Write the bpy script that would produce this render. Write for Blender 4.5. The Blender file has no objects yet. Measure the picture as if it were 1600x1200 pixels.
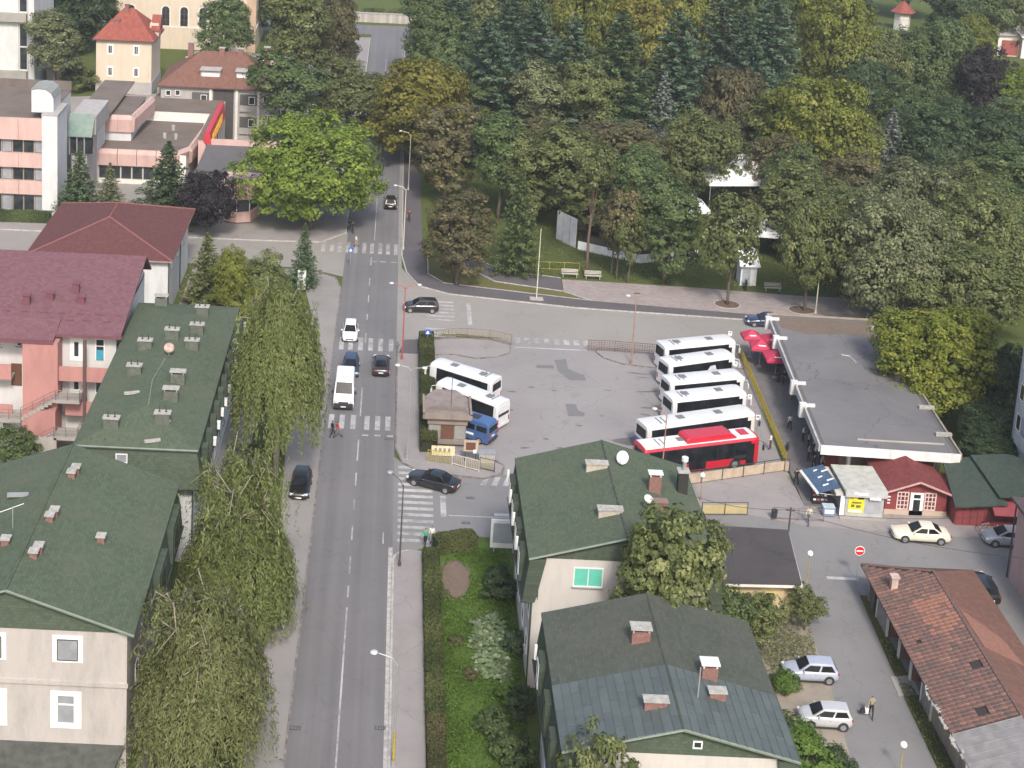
import bpy, bmesh, math, random
import numpy as np
from mathutils import Matrix, Vector

SC = bpy.context.scene
COL = SC.collection
R = math.radians

# ------------------------------------------------------------------ camera, sky, sun, exposure
CAM_H, CAM_F, PITCH, ROLL = 68.0, 2385.0, math.atan2(495, 2385.0), R(2.6)
PPX, PPY = 617.0, 50.0           # principal point in a 1600x1200 frame (the picture is a crop)
cam_data = bpy.data.cameras.new('camera')
cam_data.sensor_fit = 'HORIZONTAL'
cam_data.sensor_width = 36.0
cam_data.lens = CAM_F / 1600 * 36
cam_data.shift_x = (800 - PPX) / 1600
cam_data.shift_y = (PPY - 600) / 1600
cam_data.clip_start = 1.0
cam_data.clip_end = 3000
cam = bpy.data.objects.new('camera', cam_data)
COL.objects.link(cam)
cam.matrix_world = Matrix.Translation((0, 0, CAM_H)) @ Matrix.Rotation(R(90) - PITCH, 4, 'X') @ Matrix.Rotation(ROLL, 4, 'Z')
SC.camera = cam

SUN_AZ, SUN_EL = 173.0, 45.0     # degrees clockwise from +Y (the direction the light comes from)
world = bpy.data.worlds.new('World')
SC.world = world
world.use_nodes = True
wn = world.node_tree.nodes
sky = wn.new('ShaderNodeTexSky')
sky.sky_type = 'NISHITA'
sky.sun_disc = False
sky.sun_elevation = R(SUN_EL)
sky.sun_rotation = R(SUN_AZ)
sky.air_density = 1.2
sky.dust_density = 4.0
sky.ozone_density = 1.0
wn['Background'].inputs['Strength'].default_value = 0.14
world.node_tree.links.new(sky.outputs[0], wn['Background'].inputs['Color'])
sd = bpy.data.lights.new('sun', 'SUN')
sd.energy = 2.0
sd.angle = R(9)
sd.color = (1.0, 0.955, 0.89)
sun = bpy.data.objects.new('sun', sd)
COL.objects.link(sun)
sv = Vector((math.sin(R(SUN_AZ)) * math.cos(R(SUN_EL)), math.cos(R(SUN_AZ)) * math.cos(R(SUN_EL)), math.sin(R(SUN_EL))))
sun.rotation_euler = sv.to_track_quat('Z', 'Y').to_euler()
sun.location = (60, -60, 200)
vs = SC.view_settings
vs.view_transform = 'Standard'
vs.look = 'None'
vs.gamma = 1.0
vs.use_curve_mapping = False
vs.exposure = 0.75

# ------------------------------------------------------------------ survey helpers: pixel of the photo -> point in the world
def g(px, py, z=0.0):
    a, b = px - PPX, py - PPY
    c, s = math.cos(ROLL), math.sin(ROLL)
    x = (a * c + b * s) / CAM_F
    up = (a * s - b * c) / CAM_F
    dy = math.cos(PITCH) + up * math.sin(PITCH)
    dz = -math.sin(PITCH) + up * math.cos(PITCH)
    t = (z - CAM_H) / dz
    return x * t, dy * t
def gy(px, py, Y):
    """point of the vertical plane y = Y"""
    a, b = px - PPX, py - PPY
    c, s = math.cos(ROLL), math.sin(ROLL)
    x = (a * c + b * s) / CAM_F
    up = (a * s - b * c) / CAM_F
    dy = math.cos(PITCH) + up * math.sin(PITCH)
    dz = -math.sin(PITCH) + up * math.cos(PITCH)
    t = Y / dy
    return x * t, CAM_H + dz * t

# ------------------------------------------------------------------ mesh helpers
class MB:
    def __init__(s, M=None):
        s.v, s.f, s.M = [], [], M
    def add(s, pts, faces):
        n = len(s.v)
        if s.M is not None:
            pts = [s.M @ Vector(p) for p in pts]
        s.v.extend([tuple(p) for p in pts])
        s.f.extend([tuple(i + n for i in f) for f in faces])
        return s
    def poly(s, pts):
        return s.add(pts, [tuple(range(len(pts)))])
    def box(s, x0, x1, y0, y1, z0, z1):
        return s.add([(x0,y0,z0),(x1,y0,z0),(x1,y1,z0),(x0,y1,z0),(x0,y0,z1),(x1,y0,z1),(x1,y1,z1),(x0,y1,z1)],
                     [(0,3,2,1),(4,5,6,7),(0,1,5,4),(1,2,6,5),(2,3,7,6),(3,0,4,7)])
    def obox(s, c, sz, rz=0.0, rx=0.0):
        m = Matrix.Translation(c) @ Matrix.Rotation(rz, 4, 'Z') @ Matrix.Rotation(rx, 4, 'X')
        a, b, d = sz[0]/2, sz[1]/2, sz[2]/2
        p = [m @ Vector(q) for q in ((-a,-b,-d),(a,-b,-d),(a,b,-d),(-a,b,-d),(-a,-b,d),(a,-b,d),(a,b,d),(-a,b,d))]
        return s.add(p, [(0,3,2,1),(4,5,6,7),(0,1,5,4),(1,2,6,5),(2,3,7,6),(3,0,4,7)])
    def prism(s, poly, z0, z1):
        n = len(poly)
        area = sum(poly[i][0]*poly[(i+1)%n][1]-poly[(i+1)%n][0]*poly[i][1] for i in range(n))
        if area < 0: poly = poly[::-1]
        p = [(x,y,z0) for x,y in poly] + [(x,y,z1) for x,y in poly]
        return s.add(p, [tuple(range(n-1,-1,-1)), tuple(range(n,2*n))] + [(i,(i+1)%n,n+(i+1)%n,n+i) for i in range(n)])
    def slab(s, top, th):
        """a flat or sloped polygon given thickness downwards"""
        n = len(top)
        p = list(top) + [(x,y,z-th) for x,y,z in top]
        return s.add(p, [tuple(range(n)), tuple(range(2*n-1,n-1,-1))] + [((i+1)%n,i,n+i,n+(i+1)%n) for i in range(n)])
    def tube(s, pts, r, n=6, r1=None, cap=True):
        pts = [Vector(p) for p in pts]
        m = len(pts)
        rs = r if isinstance(r, (list, tuple)) else [r + ((r1 if r1 is not None else r) - r) * i / max(1, m-1) for i in range(m)]
        V = []
        for i, p in enumerate(pts):
            d = (pts[min(i+1, m-1)] - pts[max(i-1, 0)])
            d = d.normalized() if d.length > 1e-9 else Vector((0,0,1))
            a = d.orthogonal().normalized() if i == 0 else (a - d * a.dot(d)).normalized()
            b = d.cross(a)
            V += [p + (a*math.cos(2*math.pi*k/n) + b*math.sin(2*math.pi*k/n)) * rs[i] for k in range(n)]
        F = [(i*n+k, i*n+(k+1)%n, (i+1)*n+(k+1)%n, (i+1)*n+k) for i in range(m-1) for k in range(n)]
        if cap: F += [tuple(range(n-1,-1,-1)), tuple(range((m-1)*n, m*n))]
        return s.add(V, F)
    def cyl(s, x, y, z0, z1, r, n=10, r1=None):
        return s.tube([(x,y,z0),(x,y,z1)], r, n, r1)
    def ball(s, c, r, n=8, sz=1.0):
        V, F = [], []
        m = max(4, n//2)
        for i in range(m+1):
            t = math.pi*i/m
            for k in range(n):
                a = 2*math.pi*k/n
                V.append((c[0]+r*math.sin(t)*math.cos(a), c[1]+r*math.sin(t)*math.sin(a), c[2]+r*sz*math.cos(t)))
        F = [(i*n+k, (i+1)*n+k, (i+1)*n+(k+1)%n, i*n+(k+1)%n) for i in range(m) for k in range(n)]
        return s.add(V, F)
    def loft(s, rings, cap=True, closed=True):
        n = len(rings[0]); m = len(rings)
        V = [p for r in rings for p in r]
        F = [(i*n+k, i*n+(k+1)%n, (i+1)*n+(k+1)%n, (i+1)*n+k) for i in range(m-1) for k in range(n if closed else n-1)]
        if cap: F += [tuple(range(n-1,-1,-1)), tuple(range((m-1)*n, m*n))]
        return s.add(V, F)
    def mesh(s, name, mat, smooth=False):
        me = bpy.data.meshes.new(name)
        me.from_pydata(s.v, [], s.f)
        me.validate()
        if mat: me.materials.append(mat)
        if smooth:
            for p in me.polygons: p.use_smooth = True
        return me
    def build(s, name, mat, parent=None, smooth=False, bevel=0.0, fixn=True):
        me = s.mesh(name, mat, smooth)
        if fixn:
            bm = bmesh.new(); bm.from_mesh(me)
            bmesh.ops.recalc_face_normals(bm, faces=bm.faces)
            bm.to_mesh(me); bm.free()
        o = bpy.data.objects.new(name, me)
        COL.objects.link(o)
        if parent is not None: o.parent = parent
        if bevel > 0:
            m = o.modifiers.new('bevel', 'BEVEL'); m.width = bevel; m.segments = 2; m.limit_method = 'ANGLE'
        return o

def tag(o, label=None, cat=None, group=None, kind=None):
    if label: o['label'] = label
    if cat: o['category'] = cat
    if group: o['group'] = group
    if kind: o['kind'] = kind
    return o
def thing(name, label, cat, loc=(0,0,0), rz=0.0, group=None):
    o = bpy.data.objects.new(name, None)
    o.empty_display_size = 0.5
    COL.objects.link(o)
    o.location = loc if len(loc) == 3 else (loc[0], loc[1], 0)
    o.rotation_euler = (0, 0, rz)
    return tag(o, label, cat, group)
def copy_tree(o, parent=None):
    c = o.copy(); COL.objects.link(c); c.parent = parent
    for ch in o.children: copy_tree(ch, c)
    return c
def dup(o, loc, rz=0.0, sc=None, label=None, group=None):
    c = copy_tree(o)
    c.location = loc if len(loc) == 3 else (loc[0], loc[1], 0)
    c.rotation_euler = (0, 0, rz)
    if sc is not None: c.scale = sc if isinstance(sc, tuple) else (sc, sc, sc)
    if label: c['label'] = label
    if group: c['group'] = group
    return c
def inst(name, me, parent=None, loc=(0,0,0), rz=0.0, sc=None):
    o = bpy.data.objects.new(name, me); COL.objects.link(o)
    o.parent = parent; o.location = loc; o.rotation_euler = (0,0,rz)
    if sc: o.scale = sc
    return o
def structure(name, mb, mat, parent=None, **k):
    o = mb.build(name, mat, parent, **k)
    if parent is None: o['kind'] = 'structure'
    return o
def FR(o, a):
    """facade frame: local x runs along the wall, local -y points out of it"""
    return Matrix.Translation(o) @ Matrix.Rotation(a, 4, 'Z')

# ------------------------------------------------------------------ materials
MATS = {}
def nodes(name):
    m = bpy.data.materials.new(name); m.use_nodes = True
    nt = m.node_tree
    return m, nt, nt.nodes['Principled BSDF']
def N(nt, t, **k):
    n = nt.nodes.new(t)
    for a, b in k.items():
        if a in n.inputs: n.inputs[a].default_value = b
        else: setattr(n, a, b)
    return n
def noise(nt, co, scale, detail=4.0, rough=0.55, dist=0.0):
    n = N(nt, 'ShaderNodeTexNoise', Scale=scale, Detail=detail, Roughness=rough, Distortion=dist)
    nt.links.new(co, n.inputs['Vector'])
    return n.outputs['Fac']
def ramp(nt, fac, stops):
    r = nt.nodes.new('ShaderNodeValToRGB')
    e = r.color_ramp.elements
    while len(e) < len(stops): e.new(0.5)
    for el, (p, c) in zip(e, stops):
        el.position = p
        el.color = (c, c, c, 1) if isinstance(c, (int, float)) else (*c, 1)
    nt.links.new(fac, r.inputs[0])
    return r.outputs[0]
def mix(nt, fac, a, b, mode='MIX'):
    n = nt.nodes.new('ShaderNodeMix'); n.data_type = 'RGBA'; n.blend_type = mode
    for i, v in ((0, fac), (6, a), (7, b)):
        if isinstance(v, bpy.types.NodeSocket): nt.links.new(v, n.inputs[i])
        elif i == 0: n.inputs[0].default_value = v
        else: n.inputs[i].default_value = (*v, 1)
    return n.outputs[2]
def coords(nt, kind='Object'):
    return nt.nodes.new('ShaderNodeTexCoord').outputs[kind]
def mul(c, k): return tuple(min(1.0, x * k) for x in c)
def bump(nt, p, h, strength=0.3, dist=0.05):
    b = N(nt, 'ShaderNodeBump', Strength=strength, Distance=dist)
    nt.links.new(h, b.inputs['Height']); nt.links.new(b.outputs[0], p.inputs['Normal'])

def M_plain(name, col, rough=0.6, metal=0.0, var=0.12, scale=1.5, spec=None, coat=0.0):
    """paint, plastic, metal: base colour with slight dirt"""
    if name in MATS: return MATS[name]
    m, nt, p = nodes(name)
    co = coords(nt)
    f = noise(nt, co, scale, 5)
    c = ramp(nt, f, [(0.3, mul(col, 1 - var)), (0.7, mul(col, 1 + var))])
    nt.links.new(c, p.inputs['Base Color'])
    p.inputs['Roughness'].default_value = rough
    p.inputs['Metallic'].default_value = metal
    if coat: p.inputs['Coat Weight'].default_value = coat
    MATS[name] = m
    return m
def M_glass(name='window_glass', col=(0.025, 0.03, 0.035), rough=0.08, spec=0.6):
    if name in MATS: return MATS[name]
    m, nt, p = nodes(name)
    co = coords(nt)
    c = ramp(nt, noise(nt, co, 0.8, 2), [(0.35, mul(col, 0.6)), (0.7, mul(col, 1.7))])
    nt.links.new(c, p.inputs['Base Color'])
    p.inputs['Roughness'].default_value = rough
    p.inputs['Specular IOR Level'].default_value = spec
    MATS[name] = m
    return m
def M_stucco(name, col, stain=0.25, scale=0.35):
    if name in MATS: return MATS[name]
    m, nt, p = nodes(name)
    co = coords(nt)
    mp = N(nt, 'ShaderNodeMapping'); mp.inputs['Scale'].default_value = (1, 1, 0.25)
    nt.links.new(co, mp.inputs[0])
    f1 = noise(nt, mp.outputs[0], scale * 3, 6, 0.65)
    f2 = noise(nt, co, 9, 4)
    c = ramp(nt, f1, [(0.28, mul(col, 1 - stain)), (0.55, col), (0.8, mul(col, 1.06))])
    c = mix(nt, 0.12, c, ramp(nt, f2, [(0.3, mul(col, 0.6)), (0.7, mul(col, 1.1))]))
    nt.links.new(c, p.inputs['Base Color'])
    p.inputs['Roughness'].default_value = 0.9
    bump(nt, p, f2, 0.25, 0.02)
    MATS[name] = m
    return m
def M_shingle(name, col, row=0.22, wear=(0.2, 0.19, 0.16), rough=0.9, moss=0.25, axes='YX', bw=0.33):
    """felt shingles: staggered tabs, faded patches and lichen"""
    if name in MATS: return MATS[name]
    m, nt, p = nodes(name)
    co = coords(nt)
    b = N(nt, 'ShaderNodeTexBrick', offset=0.5)
    b.inputs['Scale'].default_value = 1.0
    b.inputs['Brick Width'].default_value = bw
    b.inputs['Row Height'].default_value = row
    b.inputs['Mortar Size'].default_value = 0.012
    b.inputs['Color1'].default_value = (*mul(col, 0.76), 1)
    b.inputs['Color2'].default_value = (*mul(col, 1.22), 1)
    b.inputs['Mortar'].default_value = (*mul(col, 0.6), 1)
    sx = nt.nodes.new('ShaderNodeSeparateXYZ'); cx = nt.nodes.new('ShaderNodeCombineXYZ')
    nt.links.new(co, sx.inputs[0])
    nt.links.new(sx.outputs[axes[0]], cx.inputs[0]); nt.links.new(sx.outputs[axes[1]], cx.inputs[1])
    nt.links.new(cx.outputs[0], b.inputs['Vector'])
    smp = N(nt, 'ShaderNodeMapping'); smp.inputs['Scale'].default_value = (1.3, 0.09, 1)
    nt.links.new(cx.outputs[0], smp.inputs[0])
    runs = noise(nt, smp.outputs[0], 1.0, 5, 0.65)
    big = noise(nt, co, 0.28, 6, 0.6)
    c = mix(nt, ramp(nt, big, [(0.42, 0.0), (0.75, moss)]), b.outputs['Color'], wear)
    c = mix(nt, ramp(nt, noise(nt, co, 1.7, 6, 0.7), [(0.5, 0.0), (0.72, 0.35)]), c, mul(col, 0.62))
    c = mix(nt, ramp(nt, runs, [(0.48, 0.0), (0.72, 0.4)]), c, mul(wear, 0.7))
    c = mix(nt, 0.35, c, ramp(nt, noise(nt, co, 14, 3), [(0.3, mul(col, 0.5)), (0.7, mul(col, 1.5))]))
    nt.links.new(c, p.inputs['Base Color'])
    p.inputs['Roughness'].default_value = rough
    p.inputs['Specular IOR Level'].default_value = 0.2
    bump(nt, p, b.outputs['Fac'], 0.35, 0.03)
    MATS[name] = m
    return m
def M_asphalt(name, col, patch=0.25, scale=0.12, streak=0.0, crack=0.35, rough=0.9, oil=0.35):
    if name in MATS: return MATS[name]
    m, nt, p = nodes(name)
    co = coords(nt)
    big = noise(nt, co, scale, 6, 0.6)
    c = ramp(nt, big, [(0.25, mul(col, 1 - patch)), (0.5, col), (0.8, mul(col, 1 + patch * 0.7))])
    if streak:                    # worn wheel tracks run along the carriageway
        mp = N(nt, 'ShaderNodeMapping'); mp.inputs['Scale'].default_value = (1.1, 0.012, 1)
        nt.links.new(co, mp.inputs[0])
        c = mix(nt, 1.0, c, ramp(nt, noise(nt, mp.outputs[0], 1.0, 4, 0.6), [(0.3, 1 - streak), (0.7, 1 + streak * 0.5)]), 'MULTIPLY')
    v = N(nt, 'ShaderNodeTexVoronoi', feature='DISTANCE_TO_EDGE', Scale=0.16)
    wob = N(nt, 'ShaderNodeTexNoise', Scale=0.7, Detail=5.0)
    nt.links.new(co, wob.inputs['Vector'])
    w = mix(nt, 1.0, co, mix(nt, 1.0, wob.outputs['Color'], (1.6, 1.6, 1.6), 'MULTIPLY'), 'ADD')
    nt.links.new(w, v.inputs['Vector'])
    ck = ramp(nt, v.outputs['Distance'], [(0.0, crack), (0.006, 0.0)])
    c = mix(nt, ck, c, mul(col, 0.35))
    sp = noise(nt, co, 22, 3, 0.7)
    c = mix(nt, 0.18, c, ramp(nt, sp, [(0.3, mul(col, 0.45)), (0.7, mul(col, 1.6))]))
    ofac = ramp(nt, noise(nt, co, 0.9, 4, 0.6), [(0.62, 0.0), (0.75, oil)])
    c = mix(nt, ofac, c, mul(col, 0.6))
    dfac = ramp(nt, noise(nt, co, 0.33, 7, 0.72), [(0.56, 0.0), (0.68, oil * 0.6)])
    c = mix(nt, dfac, c, mul(col, 0.72))
    nt.links.new(c, p.inputs['Base Color'])
    p.inputs['Roughness'].default_value = rough
    p.inputs['Specular IOR Level'].default_value = 0.3
    bump(nt, p, sp, 0.25, 0.01)
    MATS[name] = m
    return m
def M_pave(name, col, bw=0.6, bh=0.3, mortar=0.6, var=0.16):
    if name in MATS: return MATS[name]
    m, nt, p = nodes(name)
    co = coords(nt)
    b = N(nt, 'ShaderNodeTexBrick', offset=0.5)
    b.inputs['Scale'].default_value = 1.0
    b.inputs['Brick Width'].default_value = bw
    b.inputs['Row Height'].default_value = bh
    b.inputs['Mortar Size'].default_value = 0.012
    b.inputs['Color1'].default_value = (*mul(col, 1 - var), 1)
    b.inputs['Color2'].default_value = (*mul(col, 1 + var), 1)
    b.inputs['Mortar'].default_value = (*mul(col, mortar), 1)
    nt.links.new(co, b.inputs['Vector'])
    c = mix(nt, ramp(nt, noise(nt, co, 0.3, 6, 0.65), [(0.4, 0.0), (0.75, 0.5)]), b.outputs['Color'], mul(col, 0.6))
    c = mix(nt, 0.2, c, ramp(nt, noise(nt, co, 8, 4), [(0.3, mul(col, 0.55)), (0.7, mul(col, 1.3))]))
    nt.links.new(c, p.inputs['Base Color'])
    p.inputs['Roughness'].default_value = 0.9
    bump(nt, p, b.outputs['Fac'], -0.3, 0.01)
    MATS[name] = m
    return m
def M_grass(name, a=(0.055, 0.085, 0.022), b=(0.10, 0.12, 0.035), dirt=(0.16, 0.125, 0.085), bare=0.25):
    if name in MATS: return MATS[name]
    m, nt, p = nodes(name)
    co = coords(nt)
    c = ramp(nt, noise(nt, co, 0.5, 6, 0.65), [(0.3, a), (0.7, b)])
    c = mix(nt, ramp(nt, noise(nt, co, 0.22, 5, 0.6), [(0.52, 0.0), (0.72, bare)]), c, dirt)
    fine = noise(nt, co, 9, 4, 0.75)
    c = mix(nt, 0.6, c, ramp(nt, fine, [(0.25, mul(a, 0.35)), (0.7, mul(b, 1.45))]))
    nt.links.new(c, p.inputs['Base Color'])
    p.inputs['Roughness'].default_value = 0.95
    p.inputs['Specular IOR Level'].default_value = 0.15
    bump(nt, p, fine, 0.8, 0.12)
    MATS[name] = m
    return m
def M_leaf(name, a, b, c3=None, trans=0.25):
    """leaves: a..b per leaf (face attribute 'tint'), shifted per tree"""
    if name in MATS: return MATS[name]
    m, nt, p = nodes(name)
    at = N(nt, 'ShaderNodeAttribute', attribute_name='tint')
    col = ramp(nt, at.outputs['Fac'], [(0.0, mul(a, 0.75)), (0.45, a), (0.8, b), (1.0, c3 or mul(b, 1.25))])
    oi = nt.nodes.new('ShaderNodeObjectInfo')
    hs = nt.nodes.new('ShaderNodeHueSaturation')
    mr = N(nt, 'ShaderNodeMapRange'); mr.inputs['To Min'].default_value = 0.85; mr.inputs['To Max'].default_value = 1.15
    nt.links.new(oi.outputs['Random'], mr.inputs['Value'])
    nt.links.new(mr.outputs[0], hs.inputs['Value'])
    nt.links.new(col, hs.inputs['Color'])
    nt.links.new(hs.outputs[0], p.inputs['Base Color'])
    p.inputs['Roughness'].default_value = 0.6
    p.inputs['Specular IOR Level'].default_value = 0.25
    tr = nt.nodes.new('ShaderNodeBsdfTranslucent')
    nt.links.new(hs.outputs[0], tr.inputs['Color'])
    ms = nt.nodes.new('ShaderNodeMixShader'); ms.inputs[0].default_value = trans
    out = nt.nodes['Material Output']
    nt.links.new(p.outputs[0], ms.inputs[1]); nt.links.new(tr.outputs[0], ms.inputs[2])
    nt.links.new(ms.outputs[0], out.inputs['Surface'])
    MATS[name] = m
    return m
def M_bark(name, col):
    if name in MATS: return MATS[name]
    m, nt, p = nodes(name)
    co = coords(nt)
    mp = N(nt, 'ShaderNodeMapping'); mp.inputs['Scale'].default_value = (6, 6, 1)
    nt.links.new(co, mp.inputs[0])
    f = noise(nt, mp.outputs[0], 1.5, 6, 0.7)
    nt.links.new(ramp(nt, f, [(0.3, mul(col, 0.45)), (0.7, mul(col, 1.4))]), p.inputs['Base Color'])
    p.inputs['Roughness'].default_value = 0.95
    bump(nt, p, f, 0.7, 0.05)
    MATS[name] = m
    return m

GLASS = M_glass()
CARGLASS = M_glass('car_glass', (0.012, 0.014, 0.017), 0.10, 0.16)
WHITE = M_plain('white_paint', (0.62, 0.62, 0.61), 0.5)
OFFWHITE = M_plain('offwhite_render', (0.62, 0.6, 0.56), 0.85, var=0.1)
PVC = M_plain('white_window_frame', (0.75, 0.75, 0.74), 0.4, var=0.05)
DARK = M_plain('dark_metal', (0.03, 0.03, 0.032), 0.5)
RUBBER = M_plain('black_rubber', (0.014, 0.014, 0.015), 0.85)
STEEL = M_plain('grey_steel', (0.32, 0.33, 0.34), 0.5, 0.4)
GALV = M_plain('galvanised_steel', (0.42, 0.43, 0.44), 0.45, 0.5)
RIM = M_plain('wheel_rim_alloy', (0.42, 0.43, 0.45), 0.35, 0.7)
CONC = M_asphalt('concrete', (0.30, 0.285, 0.26), 0.2, 0.4, crack=0.15)
BRICK = M_plain('chimney_brick', (0.2, 0.105, 0.09), 0.9, var=0.35, scale=9)
CAPC = M_plain('chimney_cap_concrete', (0.33, 0.32, 0.295), 0.9, var=0.25, scale=4)
LAMPGLASS = M_plain('lamp_white_glass', (0.8, 0.8, 0.8), 0.2, var=0.02)
HEADL = M_plain('headlight_glass', (0.6, 0.62, 0.64), 0.1, var=0.1)
TAILL = M_plain('tail_light_red', (0.35, 0.015, 0.012), 0.25)
PLATE = M_plain('number_plate_white', (0.75, 0.75, 0.73), 0.4, var=0.03)
SEAMGREEN = M_shingle('green_felt_shingles', (0.078, 0.102, 0.068), wear=(0.115, 0.118, 0.08), moss=0.7)
# ------------------------------------------------------------------ ground, roads, pavements
GRASS = M_grass('park_grass')
LUSH = M_grass('garden_grass', (0.055, 0.105, 0.018), (0.095, 0.15, 0.03), bare=0.12)
ROAD = M_asphalt('road_asphalt', (0.155, 0.15, 0.155), 0.16, 0.1, streak=0.2, crack=0.35, oil=0.5)
YARD = M_asphalt('yard_asphalt', (0.245, 0.23, 0.228), 0.2, 0.09, crack=0.6, oil=0.75)
STREET = M_asphalt('street_asphalt', (0.25, 0.235, 0.22), 0.16, 0.09, crack=0.4)
SIDE = M_asphalt('side_road_asphalt', (0.19, 0.185, 0.185), 0.2, 0.12, oil=0.6)
PATH = M_asphalt('dark_path_asphalt', (0.10, 0.092, 0.098), 0.2, 0.3, crack=0.15)
WALK = M_asphalt('pale_footway', (0.255, 0.235, 0.23), 0.18, 0.35, crack=0.5)
LANE = M_asphalt('verge_lane_asphalt', (0.24, 0.225, 0.215), 0.2, 0.2)
PAVER = M_pave('pink_grey_pavers', (0.29, 0.25, 0.24))
PLATF = M_pave('platform_pavers', (0.155, 0.145, 0.145), 0.5, 0.5)
KERB = M_plain('kerb_concrete', (0.36, 0.345, 0.33), 0.9, var=0.3, scale=2.5)
def M_mark():
    m, nt, p = nodes('worn_white_marking')
    co = coords(nt)
    f = noise(nt, co, 1.1, 7, 0.75)
    f2 = noise(nt, co, 0.16, 3, 0.5)
    w = mix(nt, 0.45, f, f2)
    c = ramp(nt, w, [(0.40, (0.19, 0.185, 0.185)), (0.53, (0.36, 0.355, 0.35)), (0.66, (0.47, 0.46, 0.455))])
    nt.links.new(c, p.inputs['Base Color']); p.inputs['Roughness'].default_value = 0.85
    return m
MARK = M_mark()
GRAVEL = M_asphalt('gravel_parking', (0.26, 0.225, 0.185), 0.3, 0.5, crack=0.2)
SOIL = M_grass('bare_soil', (0.15, 0.11, 0.085), (0.2, 0.155, 0.12), bare=0.1)

mb = MB()
gx = [-700, -250, -120, -60, 0, 60, 120, 250, 900]; gyy = [-200, 30, 90, 150, 210, 270, 330, 390, 600, 1800]
V = [(x, y, 0) for y in gyy for x in gx]
nx = len(gx)
mb.add(V, [(j*nx+i, j*nx+i+1, (j+1)*nx+i+1, (j+1)*nx+i) for j in range(len(gyy)-1) for i in range(nx-1)])
structure('ground', mb, GRASS)

def sheet(name, pts, mat, z):
    return structure(name, MB().poly([(x, y, z) for x, y in pts]), mat)
def raised(name, pts, mat, h, z0=0.0):
    return structure(name, MB().prism(pts, z0, h), mat)
DKERB = M_plain('old_dark_kerb', (0.17, 0.155, 0.145), 0.95, var=0.45, scale=2.0)
def kerb(pts, w=0.16, h=0.14, name='kerb', mat=None):
    mb = MB()
    for (x0, y0), (x1, y1) in zip(pts, pts[1:]):
        L = math.hypot(x1-x0, y1-y0); a = math.atan2(y1-y0, x1-x0)
        n = max(1, round(L / 1.0)) if L < 60 else round(L)
        for i in range(n):
            t = (i + 0.5) / n
            mb.obox((x0+(x1-x0)*t, y0+(y1-y0)*t, h/2), (L/n - 0.012, w, h + random.uniform(-0.006, 0.006)), a)
    return structure(name, mb, mat or KERB)
def arc(cx, cy, r, a0, a1, n=8):
    return [(cx + r*math.cos(R(a0+(a1-a0)*i/n)), cy + r*math.sin(R(a0+(a1-a0)*i/n))) for i in range(n+1)]
random.seed(5)
main_road = sheet('main_road', [(-5.05, 20), (1.75, 20), (1.75, 334), (-5.05, 334)], ROAD, 0.012)
sheet('road_gutter', [(1.42, 20), (1.76, 20), (1.76, 116), (1.42, 116)], KERB, 0.017)
sheet('road_far', [(-70, 322), (60, 326), (60, 336), (-70, 332)], ROAD, 0.016)
sheet('verge_lane', [(-8.3, 20), (-5.2, 20), (-5.2, 174), (-6.0, 177.4), (-8.5, 179.2), (-13, 179.6), (-12, 177.8), (-9.8, 176), (-8.0, 165), (-8.5, 133), (-7.6, 112)], LANE, 0.05)
kerb([(-5.12, 20), (-5.12, 174), (-5.9, 177.4), (-8.4, 179.3), (-14, 179.8)], h=0.1, mat=DKERB)
sheet('left_street', [(-90, 179), (-10, 180.5), (-5.0, 178), (-5.0, 194.5), (-8.5, 190.2), (-16, 189.6), (-90, 189)], STREET, 0.008)
kerb([(-60, 189.2), (-16, 189.6), (-8.5, 190), (-5.3, 194), (-5.2, 320)])
sheet('left_footway', [(-60, 189.3), (-16, 189.7), (-8.6, 190.1), (-5.3, 194), (-5.3, 320), (-8.3, 320), (-8.5, 196), (-16, 193), (-60, 191.8)], WALK, 0.12)
sheet('left_forecourt', [(-48, 191), (-8.5, 193), (-8.3, 300), (-40, 300), (-42, 264), (-60, 258), (-46, 214)], STREET, 0.006)
cross = sheet('cross_street', [(1.7, 158), (4.6, 159.5), (7.5, 162), (14.7, 161), (64, 159.8), (64, 167.6), (42.2, 168.5), (22.8, 169.6), (7.8, 172.4), (4.6, 174), (2.8, 177.5), (1.7, 182)], STREET, 0.008)
yard = sheet('bus_yard', [(4.2, 129.5), (12.7, 129.4), (27, 127.8), (38.6, 133.6), (40.4, 160.2), (14.7, 161.2), (4.3, 159.9)], YARD, 0.006)
side = sheet('side_road', [(1.7, 114.5), (4.4, 116.2), (8.6, 118.4), (27, 117.2), (36, 117), (70, 114.5), (70, 124.5), (41, 124.6), (27, 127.9), (12.7, 129.5), (4, 128.8), (1.7, 132)], SIDE, 0.004)
sheet('right_lane', [(34.7, 118), (41.5, 118), (40.2, 84), (39.5, 60), (30.5, 60), (33.2, 92), (34.0, 100)], SIDE, 0.010)
sheet('gravel_parking', [(25.5, 84), (33.4, 84), (34.2, 100), (34.8, 109), (28, 109), (26, 100)], GRAVEL, 0.005)
raised('platform_pavement', [(38.7, 126.0), (43.4, 126.0), (46, 161), (40.6, 160.2), (40.0, 158)], PLATF, 0.11)
raised('terminal_footway', [(28, 125.6), (38.6, 122.6), (62, 121.4), (62, 126), (43.4, 126), (38.7, 126.0), (38.7, 133.4), (27.6, 128.4)], WALK, 0.10)

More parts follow.
